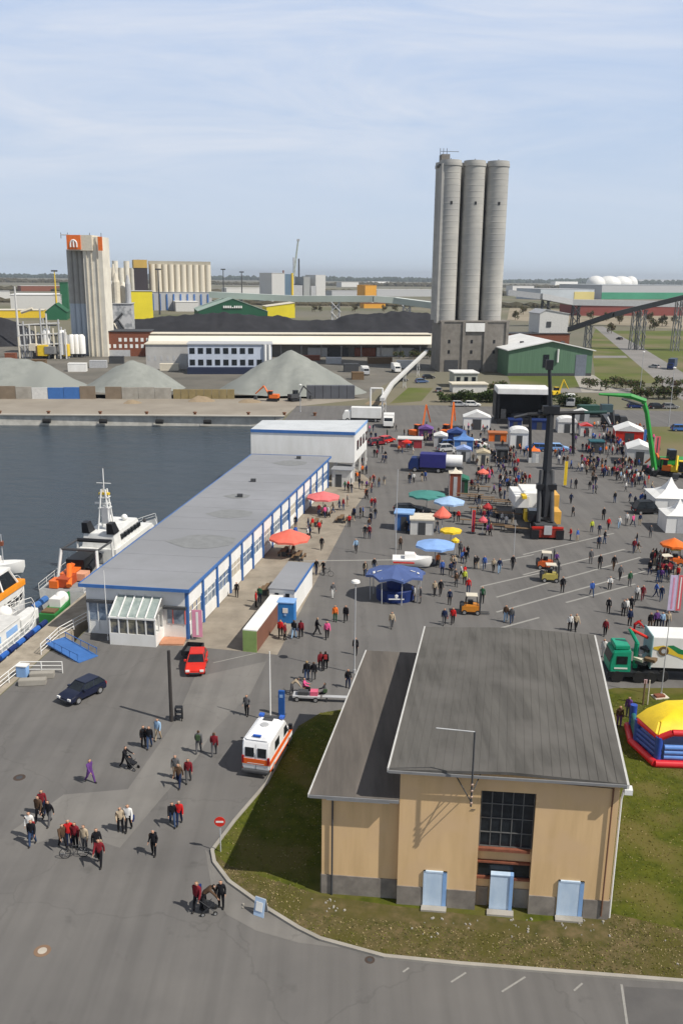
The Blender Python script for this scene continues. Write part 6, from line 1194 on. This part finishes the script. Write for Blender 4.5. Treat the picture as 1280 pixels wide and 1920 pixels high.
# near people, each surveyed: px,py of the feet, jacket, trousers, hair, pose, bearing, label
NEAR=[
(75,1540,'brown','black','dark','stroll',200,'person in brown jacket, rear left of the small group at far left'),
(94,1546,'black','grey','dark','walk',190,'person in black coat walking behind the left group'),
(81,1528,'darkred','navy','dark','stand',160,'person in dark red top between two dark coats at far left'),
(62,1585,'black','jeans','blond','stroll',180,'blond person in black top and pale jeans, front of the far left group'),
(58,1572,'white','jeans','brown','stand',170,'person in a white scarf and top behind the blond walker'),
(119,1592,'brown','black','dark','walk',150,'person in brown jacket at the left end of the cycle group'),
(131,1588,'red','navy','grey','stand',170,'person in bright red jacket, left one of the cycle group'),
(143,1590,'darkred','black','brown','stand',190,'person in dark red jacket standing beside the bright red one'),
(160,1596,'beige','grey','brown','stand',200,'person in beige jacket in the middle of the cycle group'),
(188,1622,'darkred','black','brown','walk',170,'person in dark red and black walking away at the right of the cycle group'),
(183,1602,'black','black','brown','stroll',150,'person in black jacket just behind the right walker of the cycle group'),
(227,1560,'beige','black','grey','pockets',160,'grey haired person in pale beige jacket beside one in white'),
(242,1558,'white','black','blond','stroll',170,'person in bright white jacket with dark trousers walking'),
(324,1548,'black','jeans','dark','walk',165,'person in black jacket walking beside one in bright red'),
(337,1546,'red','navy','white','stroll',175,'white haired person in bright red jacket on the asphalt'),
(289,1604,'black','black','grey','pockets',180,'lone person all in black walking with a long shadow on the asphalt'),
(170,1467,'purple','purple','brown','walk',120,'lone person dressed in purple striding across the asphalt'),
(235,1440,'black','black','dark','push',115,'person all in black pushing a pushchair'),
(270,1401,'black','black','dark','stand',150,'person in black at the left of the trio near the timber pole'),
(281,1403,'black','jeans','dark','stroll',170,'person in black top and jeans, middle of the trio near the timber pole'),
(297,1388,'lightblue','beige','brown','stroll',190,'person in light blue top, right of the trio near the timber pole'),
(373,1412,'grey','grey','brown','stroll',10,'person in grey jacket walking left of one in dark red near the ambulance'),
(402,1417,'darkred','grey','brown','stroll',0,'person in dark red and black jacket walking nearest to the ambulance'),
(336,1475,'brown','navy','blond','walk',175,'blond person in brown jacket and blue trousers on the pale strip'),
(330,1460,'grey','beige','grey','stand',185,'person in grey jacket half behind the blond walker'),
(354,1467,'darkred','grey','dark','stroll',175,'person in dark red jacket right of the blond walker'),
(371,1708,'darkred','black','blond','stroll',200,'person in red and black jacket walking near the pavement curve'),
(383,1705,'brown','black','dark','bend',80,'dark bent figure pushing something beside the red jacket walker'),
(415,1702,'black','black','dark','pockets',185,'person in long black coat at the tip of the pavement'),
(463,1342,'grey','black','dark','pockets',190,'lone person in dark grey jacket left of the white flag pole'),
(575,1277,'black','jeans','blond','stroll',5,'blond person in black jacket, left of the pair in the road'),
(588,1276,'black','grey','brown','stroll',0,'person in black jacket, right of the pair in the road'),
(601,1256,'darkred','black','brown','walk',0,'person in brown-red jacket, walking ahead of the pair in black'),
(610,1256,'black','black','dark','stroll',10,'person in black, right of the one in brown-red jacket'),
(547,1302,'beige','grey','dark','bend',80,'dark haired person bending over the low cart'),
(570,1300,'pink','black','blond','sit',90,'person in pink sitting on the low cart'),
(609,1311,'grey','black','dark','sit',270,'person in grey sitting low on the asphalt edge right of the cart'),
(666,1228,'black','black','dark','stand',180,'person in black standing behind the white street lamp'),
(652,1290,'black','navy','dark','pockets',170,'person in dark coat close to the annex roof edge'),
(526,1195,'red','black','brown','stroll',170,'person in red jacket before the blue cabin'),
(534,1200,'darkred','black','dark','stand',100,'person in dark red standing right of the red jacket at the blue cabin'),
(551,1197,'black','lightblue','brown','stroll',20,'person in black jacket with pale trousers right of the blue cabin'),
(564,1196,'darkred','black','dark','stroll',0,'person in dark red jacket, rightmost of the group at the blue cabin'),
(594,1191,'black','black','blond','walk',90,'person in black with stretched stride between blue cabin and street lamp'),
(613,1198,'pink','black','blond','stroll',170,'person with a bright pink shoulder scarf left of the street lamp'),
(628,1166,'orange','green','brown','stand',170,'person in bright orange jacket standing in the plaza'),
(648,1166,'black','black','brown','stroll',180,'person in black and yellow top left of the street lamp top'),
(624,1121,'grey','white','brown','stroll',170,'person in grey with white trousers behind the orange jacket'),
(444,1120,'black','black','dark','stand',170,'person in black standing at the hall wall beside the long container'),
(480,1139,'red','black','brown','stand',90,'person in red beside the tables behind the long container'),
(487,1130,'green','navy','dark','stand',190,'person in dark green behind the long container'),
(734,1178,'beige','grey','brown','stroll',170,'person in beige jacket walking in front of the dark blue bar pavilion'),
(832,1172,'navy','grey','dark','stroll',180,'person in navy at the ridge end of the ochre building'),
(848,1170,'red','black','blond','stroll',180,'person in red left of the orange forklifts'),
(947,1166,'brown','lightblue','dark','stroll',190,'person in brown jacket and pale trousers, left of a pair behind the ochre roof'),
(958,1169,'grey','jeans','brown','stroll',180,'person in grey jacket, right of a pair behind the ochre roof'),
(1067,1183,'white','black','blond','stand',190,'person in white left of a pair right behind the ochre roof'),
(1078,1183,'beige','black','blond','stroll',170,'person in beige right of a pair right behind the ochre roof'),
(1133,1192,'darkred','black','blond','stroll',185,'person in dark red near the right far corner of the ochre roof'),
(1139,1150,'black','black','brown','stand',200,'person in black in the open right plaza'),
(1167,1155,'grey','black','grey','stand',160,'person in grey, left of three in the right plaza'),(1172,1154,'white','grey','blond','stand',170,'person in white, middle of three in the right plaza'),(1181,1150,'black','black','dark','stand',190,'person in black, right of three in the right plaza'),
(1179,1173,'navy','black','blond','stand',180,'person in navy behind the green truck'),(1187,1190,'red','darkred','brown','bend',90,'person in red bending over behind the green truck cab'),
(1217,1180,'black','brown','dark','stand',180,'person in black behind the box trailer'),(1228,1178,'purple','black','dark','stand',180,'person in purple behind the box trailer'),(1250,1178,'beige','black','dark','stand',180,'person in beige behind the box trailer'),(1239,1178,'lightblue','navy','white','stand',180,'person in light blue behind the box trailer'),
(1130,1232,'white','white','blond','stand',200,'person all in white at the right roof edge left of the green truck'),
(1176,1345,'purple','grey','dark','stand',200,'person in dark purple top on the lawn beside the ochre building'),(1159,1362,'brown','purple','blond','stand',180,'blond person at the right roof edge on the lawn'),
(1108,1118,'blue','jeans','blond','walk',185,'lone person in blue crossing the painted lines at the right'),(1053,1111,'black','black','dark','stand',180,'person in black standing beside the yellow-green forklift'),
(1142,1103,'white','black','dark','sit',200,'person in white and black crouching on the plaza'),(1192,1127,'white','black','brown','stroll',190,'person in white walking left of one in pink-red'),(1203,1126,'darkred','darkred','blond','stroll',190,'person in pink-red walking right of one in white'),
(1228,1120,'blue','navy','dark','walk',100,'person in blue leaning left of the tall banners'),(1238,1127,'navy','jeans','dark','stroll',200,'person in navy right beside the tall banners'),
(903,1131,'green','black','dark','stand',200,'person in dark green beside the orange forklift'),(877,1113,'red','jeans','brown','stand',180,'person in red behind the orange forklift'),
(814,1117,'beige','black','brown','stroll',170,'person in beige right of the blue bar canopy'),(825,1117,'black','black','dark','stroll',180,'person in black next to the beige jacket right of the blue bar canopy'),(842,1134,'navy','black','dark','stand',180,'person in navy right of the blue bar canopy, standing nearest'),
(788,1131,'grey','grey','grey','stand',260,'person in pale grey under the right edge of the blue bar canopy'),(776,1128,'white','grey','brown','stand',250,'person in white shirt at the blue bar counter'),
(820,1064,'orange','black','brown','stand',180,'person in orange beside the white motorboat'),(828,1078,'blue','navy','dark','stand',180,'person in bright blue right of the white motorboat'),(870,1096,'yellow','black','brown','stand',180,'person in yellow-green right of the blue bar canopy'),
(907,1068,'blue','jeans','brown','stroll',180,'lone person in blue left of the yellow-green forklift'),(924,1073,'beige','black','blond','stroll',180,'person in beige right of the one in blue'),(935,1075,'navy','lightblue','dark','stroll',180,'person in navy with pale trousers in the plaza centre'),(960,1068,'black','black','brown','stroll',180,'person in black at the foot of the tall pale lamp pole'),
(593,1077,'black','navy','dark','stroll',170,'person in black left of the cyclist'),(606,1077,'black','black','dark','push',200,'person in black pushing a bicycle'),(684,1079,'black','black','dark','stroll',170,'person in black at the upper left of the blue bar canopy'),(701,1072,'black','jeans','brown','stroll',180,'person in black coat and jeans above the blue bar canopy'),
(667,1036,'lightblue','black','white','walk',200,'lone person in light blue top and black trousers in the plaza'),(684,1010,'black','grey','dark','stand',190,'person in black, left of a pair in the plaza'),(692,1010,'darkred','navy','dark','stand',180,'person in dark red, right of a pair in the plaza'),
(603,1031,'black','black','brown','stroll',170,'person in black right of the nearer parasol'),(554,990,'black','navy','dark','stand',180,'person in black between the two parasols'),
(750,1031,'brown','black','brown','stand',180,'person in brown left of the sky blue canopy'),
(1108,998,'yellow','navy','brown','stand',180,'person in high visibility yellow vest in the plaza'),(1130,975,'black','black','brown','stand',180,'person in black left of one in bright red'),(1139,993,'red','black','blond','stroll',180,'person in bright red jacket in the plaza right of the crane'),
(1159,991,'white','lightblue','brown','stroll',180,'person in white top, left of the white pair'),(1173,984,'white','grey','blond','stroll',180,'person in white, right of the white pair'),
(1121,1029,'navy','black','brown','stand',180,'person in navy and pink at the plaza centre right'),(1123,1067,'black','black','dark','stand',180,'tall person in black standing right of the painted lines'),(1106,1057,'grey','grey','grey','stand',180,'grey person left of the tall one in black'),
(1149,1069,'black','brown','dark','stroll',180,'person in black with brown trousers'),(1161,1087,'grey','black','dark','stroll',180,'slim person in grey and black walking'),(1179,1099,'green','grey','brown','stand',180,'person in dull green left of the white top walker'),
(1042,1057,'purple','black','dark','sit',180,'person in purple on the yellow-green forklift'),
]
for a in NEAR:
    full=a[1]>1150
    person(a[0],a[1],a[2],a[3],a[4],a[5],a[6]+rnd.uniform(-12,12),a[7],full=full,sc=rnd.uniform(.96,1.06))
# the crowd further off; those that nothing tells apart share a label and a group
JC=['black']*9+['navy']*5+['grey']*4+['brown']*3+['darkred']*3+['red']*2+['blue']*2+['white']*2+['beige']*2+['green','purple','orange','pink','lightblue']
def crowd(pts,place):
    for px,py in pts:
        j=rnd.choice(JC); t=rnd.choice(['jeans','jeans','black','black','grey','navy','beige']); l='person in %s jacket %s'%({'darkred':'dark red','lightblue':'light blue','green':'dark green'}.get(j,j),place)
        person(px,py,j,t,rnd.choice(['dark','dark','brown','brown','blond','grey']),rnd.choice(['stand','stand','stroll','walk','pockets']),rnd.uniform(0,360),l,full=False,sc=rnd.uniform(.9,1.06),group=l)
EXTRA=[]
def mass(pts): EXTRA.extend(pts)
def scatter(poly,n):
    xs=[p[0] for p in poly]; ys=[p[1] for p in poly]; out_=[]; 
    while len(out_)<n:
        x=rnd.uniform(min(xs),max(xs)); y=rnd.uniform(min(ys),max(ys))
        if inpoly(x,y,poly):
            out_.append((x,y))
            if rnd.random()<.45 and len(out_)<n: out_.append((x+rnd.uniform(5,8),y+rnd.uniform(-1.5,1.5)))
    return out_
crowd([(685,1080),(700,906),(710,914),(720,909),(687,936),(696,924),(695,971),(703,973)]+scatter([(655,900),(700,900),(705,960),(690,1000),(640,985),(640,930)],24),'in the crowd between the hall parasols and the open lane')
crowd(scatter([(890,815),(960,840),(985,870),(980,900),(885,900),(870,860)],2)+[(954,912),(940,910),(945,938),(959,983),(940,983),(919,969)],'in the crowd between the stage and the market')
crowd(scatter([(880,905),(985,905),(985,1000),(900,1010),(880,960)],26),'beside the stalls left of the boom crane')
crowd(scatter([(1075,800),(1150,800),(1185,850),(1190,900),(1100,905),(1075,870)],8)+[(1130,896),(1112,896),(1104,919),(1151,943)],'in the dense crowd right of the boom crane')
crowd(scatter([(1165,890),(1230,895),(1225,940),(1195,960),(1170,950)],14)+[(1172,922),(1179,943),(1189,950),(1185,987),(1198,985),(1192,1022),(1218,1008)],'along the row of white tents')
crowd([(1069,915),(1078,917),(1069,945),(1073,969),(1068,1013),(1081,1015),(1122,1004),(1132,1020)],'right of the boom crane base')
crowd(scatter([(1170,1035),(1245,1030),(1270,1090),(1240,1110),(1200,1060)],22),'near the orange machines at the right')
crowd(scatter([(835,1040),(895,1040),(895,1105),(845,1110)],15),'right of the sky blue canopy')
crowd(scatter([(770,895),(800,900),(790,915),(760,960),(755,935)],5)+scatter([(760,1000),(835,1005),(860,985),(880,950),(780,960)],8),'between the market stalls')
crowd(scatter([(745,842),(880,870),(900,900),(860,900),(760,865)],1),'around the tank trailer')
crowd(scatter([(700,840),(760,850),(755,870),(690,870)],5),'on the lane above the blue lorry')
crowd(scatter([(985,850),(1070,850),(1070,875),(985,870)],4),'around the show cars')
crowd(scatter([(515,1050),(560,1050),(600,1000),(600,960),(560,985)],9)+scatter([(585,965),(640,950),(640,970),(600,985)],7),'at the tables under the parasols')
mass(scatter([(1080,800),(1220,800),(1220,880),(1100,880)],40)+scatter([(1150,890),(1225,890),(1225,915),(1160,915)],14)+scatter([(880,860),(985,860),(985,925),(890,925)],45)+scatter([(1080,800),(1230,830),(1225,900),(1090,900)],50)+scatter([(740,800),(900,800),(900,870),(740,850)],30)+scatter([(900,800),(985,830),(985,870),(880,885),(870,850)],52)+scatter([(1075,795),(1165,800),(1185,850),(1180,900),(1100,890),(1075,850)],80)+scatter([(760,800),(880,790),(890,830),(770,850)],26)+scatter([(890,870),(985,870),(985,930),(900,950)],30)+scatter([(1000,850),(1075,850),(1075,880),(1000,880)],12)+scatter([(690,790),(730,800),(720,860),(695,860)],9)+scatter([(640,875),(690,870),(690,900),(650,915)],12)+scatter([(1080,880),(1170,890),(1190,930),(1100,930)],16)+scatter([(1180,800),(1215,800),(1225,880),(1190,880)],10))
cm_=MB(); cm_.open=True; pk=list(TP.values())
for px,py in EXTRA:
    t_=rnd.choice([TP['stand'],TP['stroll'],TP['walk'],TP['pockets']])['body']; p=G(px,py); a=rnd.uniform(0,6.28); s_=PS*rnd.uniform(.88,1.05); ca,sa_=math.cos(a)*s_,math.sin(a)*s_
    mats_=[skinm,cloth[rnd.choice(JC)],cloth[rnd.choice(['jeans','black','grey','navy'])],hairm[rnd.choice(['dark','brown','blond'])],shoe]; o0=len(cm_.v)
    cm_.v+=[(p.x+v.co.x*ca-v.co.y*sa_,p.y+v.co.x*sa_+v.co.y*ca,v.co.z*s_) for v in t_.vertices]; mi_=[cm_.mi(m_) for m_ in mats_]
    for f in t_.polygons: cm_.f.append([i+o0 for i in f.vertices]); cm_.m.append(mi_[f.material_index])
tag(cm_.build('crowd',smooth=True),'farthest part of the dense crowd before the stage and among the far stalls','crowd',kind='stuff')
# ================================================================ SMALL THINGS AMONG THE PEOPLE
def bench_set(px,py,rz,label,group='beer tables under the parasols'):
    r_=thing('beer_table',label,'table',G(px,py),rz,group); MB().b(-1.1,1.1,-.28,.28,.72,.77,wood).build('tabletop',r_)
    for s in (-1,1): MB().b(-.05+s*.8,.05+s*.8,-.25,.25,0,.72,dgrey).build('leg',r_)
    for s in (-1,1): b_=thing('bench','narrow wooden bench beside '+label,'bench',G(px,py)+Vector((-math.sin(rz)*s*.6,math.cos(rz)*s*.6,0)),rz,'benches beside the beer tables'); MB().b(-1.1,1.1,-.13,.13,.42,.46,wood).build('seat',b_); MB().b(-.85,-.8,-.12,.12,0,.42,dgrey).build('leg',b_); MB().b(.8,.85,-.12,.12,0,.42,dgrey).build('leg',b_)
for px,py,l in ((535,1040,'wooden beer table under the nearer parasol'),(560,1048,'wooden beer table at the right edge of the nearer parasol'),(592,985,'wooden beer table between the parasols'),(612,965,'wooden beer table in front of the farther parasol'),(640,978,'wooden beer table nearest the open lane'),(500,1112,'wooden table behind the white container cabin')): bench_set(px,py,RAD(80),l)
def bicycle(px,py,brg,label):
    r_=thing('bicycle',label,'bicycle',G(px,py),RAD(90-brg)); 
    for x in (-.5,.52):
        q=MB()
        for k in range(16): a=k*math.pi/8; b_=a+math.pi/8; q.tube((.33*math.cos(a),0,.33*math.sin(a)),(.33*math.cos(b_),0,.33*math.sin(b_)),.022,black,5)
        for k in range(6): a=k*math.pi/3; q.tube((0,0,0),(.32*math.cos(a),0,.32*math.sin(a)),.006,lgrey,3)
        w_=q.build('wheel',r_); w_.location=(x,0,.34)
    q=MB(); q.tube((-.5,0,.34),(-.15,0,.85),.018,dgrey,5); q.tube((-.5,0,.34),(0,0,.32),.018,dgrey,5); q.tube((0,0,.32),(-.15,0,.85),.018,dgrey,5); q.tube((-.13,0,.8),(.38,0,.82),.018,dgrey,5); q.tube((0,0,.32),(.4,0,.75),.02,dgrey,5); q.tube((.52,0,.34),(.38,0,.95),.02,dgrey,5); q.build('frame',r_)
    MB().tube((.36,-.28,1.0),(.36,.28,1.0),.018,black,5).build('handlebar',r_); MB().b(-.28,-.04,-.07,.07,.88,.94,black).build('saddle',r_); return r_
bicycle(140,1608,80,'bicycle wheeled in front of the group at the lower left'); bicycle(612,1080,110,'bicycle pushed beside the white container cabin')
def pushchair(px,py,brg,label):
    r_=thing('pushchair',label,'pushchair',G(px,py),RAD(90-brg)); q=MB()
    for s in (-1,1): q.tube((-.45,s*.22,1.0),(.35,s*.22,.2),.018,dgrey,5); q.tube((-.3,s*.22,.2),(.2,s*.22,.7),.018,dgrey,5)
    q.tube((-.45,-.22,1.0),(-.45,.22,1.0),.022,black,5); q.build('frame',r_); q=MB(); q.side([(-.2,.42),(.3,.38),(.32,.5),(-.05,.55),(-.22,.9),(-.32,.88)],-.2,.2,black); q.build('seat',r_)
    for x in (-.3,.36):
        for s in (-1,1): wheel(r_,x,s*.24,.12,.05)
pushchair(248,1441,115,'black pushchair pushed across the asphalt'); pushchair(391,1712,80,'dark pushchair at the pavement curve near the red jacket walker')
ct=thing('cart','low grey and red flat cart standing in the road beside the blue pillar','cart',G(575,1312),RAD(-4)); MB().b(-1.1,1.1,-.45,.45,.35,.5,lgrey).build('bed',ct); q=MB(); q.b(.3,.9,-.3,.3,.5,.85,flat('pinkred2',(.65,.12,.2),.5)); q.b(-.7,.1,-.3,.3,.5,.8,dgrey); q.build('load',ct); MB().tube((-1.1,0,.4),(-1.9,0,.9),.03,dgrey,5).build('drawbar',ct)
for x in (-.75,.75):
    for s in (-1,1): wheel(ct,x,s*.42,.22,.12)
bn=thing('bench','low grey bench at the lawn edge right of the cart','bench',G(632,1316),RAD(-4)); MB().b(-1.2,1.2,-.2,.2,.42,.48,lgrey).build('seat',bn); MB().b(-.9,-.8,-.18,.18,0,.42,dgrey).build('leg',bn); MB().b(.8,.9,-.18,.18,0,.42,dgrey).build('leg',bn)
# haze
hz=mat; hm=bpy.data.materials.new('haze'); hm.use_nodes=True; t=hm.node_tree; t.nodes.clear(); o_=nn(t,'ShaderNodeOutputMaterial'); pv=nn(t,'ShaderNodeVolumePrincipled'); pv.inputs['Color'].default_value=(.86,.93,1,1); pv.inputs['Density'].default_value=HAZE if 'HAZE' in globals() else .00005; pv.inputs['Anisotropy'].default_value=.3; t.links.new(pv.outputs[0],o_.inputs['Volume'])
if (HAZE if 'HAZE' in globals() else 1)>0:
    hb=MB().b(-9500,9500,-450,22500,-8,140,hm); hb.mats=[hm]; o=hb.build('haze'); tag(o,'thin pale blue haze over the whole harbour','haze',kind='stuff')

# bags and rucksacks on some of the nearer people, more tables and stands between the far stalls
for k,o in enumerate([o for o in list(C.objects) if o.get('category')=='person' and o.children][::3]):
    m_=MB(); cb2=(black,flat('bag_red',(.35,.03,.03),.7),flat('bag_green',(.05,.09,.04),.7),flat('bag_beige',(.4,.33,.22),.7),dblue)[k%5]
    if k%2: m_.box(-.17,0,1.22,.14,.28,.40,cb2); b_=m_.build('rucksack',o,bevel=.03)
    else: m_.box(.02,.27,.80,.30,.10,.26,cb2); m_.tube((.02,.25,.9),(0,.12,1.42),.015,cb2,4); b_=m_.build('shoulder_bag',o,bevel=.02)
for i,(px,py) in enumerate(((880,935),(900,940),(925,945),(950,950),(905,962),(930,968),(955,972),(890,985),(915,992),(945,995),(870,915),(895,920),(975,1000),(985,935))):
    l='long dark beer table with benches in the rows left of the boom crane'; r_=thing('beer_table',l,'table',G(px,py),RAD(-12),'rows of beer tables left of the boom crane'); MB().b(-2.1,2.1,-.3,.3,.72,.78,wood).build('tabletop',r_)
    for x in (-1.7,0,1.7): MB().b(x-.04,x+.04,-.25,.25,0,.72,dgrey).build('leg',r_)
car('show_car','blue estate car in the far blue group, front row left',G(842,838),FWD(80),4.3,1.8,1.5,flat('showblue',(.05,.14,.40),.3)); car('show_car','dark blue car in the far blue group, back row',G(852,820),FWD(85),4.3,1.8,1.5,dblue); car('show_car','white car in the far group right of the blue gazebos',G(893,838),FWD(75),4.3,1.8,1.5,white)
tent('market_stall','small dark green stall at the left end of the beer tables',866,925,22,2.2,flat('stall_green',(.02,.10,.05),.7),flat('stall_green2',(.03,.16,.10),.7),'gable',2.5,cat='stall'); tent('market_stall','striped beige stall behind the beer tables',905,872,24,2.2,cream,flat('beige_roof',(.50,.42,.28),.7),'gable',2.5,cat='stall'); tent('market_stall','red roofed stall in the dense crowd right of the crane',1098,818,22,2.2,offwhite,red,'gable',2.5,cat='stall'); tent('market_stall','teal roofed stall in the dense crowd right of the crane',1118,850,26,2.2,dgrey,flat('teal_roof',(.02,.10,.12),.7),'flat',2.5,cat='stall'); tent('market_stall','black roofed sound booth in the crowd facing the stage',940,868,22,2.4,black,dgrey,'flat',2.5,cat='stall')
tent('gazebo','orange gazebo next to the arched white tent',1000,868,20,2.2,offwhite,orange,'pagoda',2.4,cat='gazebo'); tent('gazebo','white gazebo at the back beside the stage steps',1090,790,26,2.2,lgrey,white,'gable',2.5,cat='gazebo')
lorry('show_truck','dark green lorry parked behind the crowd under the crossbeam',G(1108,782),FWD(85),flat('lorry_green',(.02,.07,.05),.5),dgrey,7,3); lorry('show_truck','black lorry behind the crowd near the hanging grab',G(1150,800),FWD(100),black,dgrey,6,2.8); lorry('delivery_truck','white van at the upper lane by the hedge',G(945,752),FWD(80),white,white,4.5,2.4)

for xl,xr,yt,yb,m_,l in ((128,162,683,697,white,'white container on the storage yard between the two left heaps'),(168,200,678,690,lgrey,'pale grey container behind the gap between the left heaps'),(205,232,670,682,dgrey,'dark container in front of the brick office'),(300,335,684,695,cream,'cream container left of the blue-white office'),(645,672,684,698,dgrey,'dark container right of the big gravel heap'),(690,735,672,682,wood,'long brown container in front of the cream hall'),(745,775,678,690,offwhite,'white site hut beside the tree at the hall end'),(612,640,672,682,lgrey,'grey container under the cream hall edge'),(560,600,668,676,brick,'rusty red container just behind the tip of the big heap'),(660,682,700,712,wood,'brown skip container near the white truck on the storage yard'),(60,86,676,690,wood,'brown machine shed below the pipe rack'),(10,30,664,676,brick,'rusty shed at the left frame edge above the heap')):
    bld('container',l,'container',xl,xr,yt,yb,3,m_,m_,over=.05)
for px,py,r_,l in ((705,757,1.2,'small sand pile beside the goalpost gantry'),(380,752,1.5,'low brown sand pile at the foot of the timber wall'),(470,754,1.3,'low grey sand pile on the quay apron'),(250,756,1.0,'tiny pale sand pile before the middle panel wall')):
    g_=G(px,py); heap('sand_pile',l,'heap',[(g_.x-r_,g_.y,r_),(g_.x+r_,g_.y,r_*.8)],mat('sand',(.30,.23,.15),.95,scale=.8),px,.3)
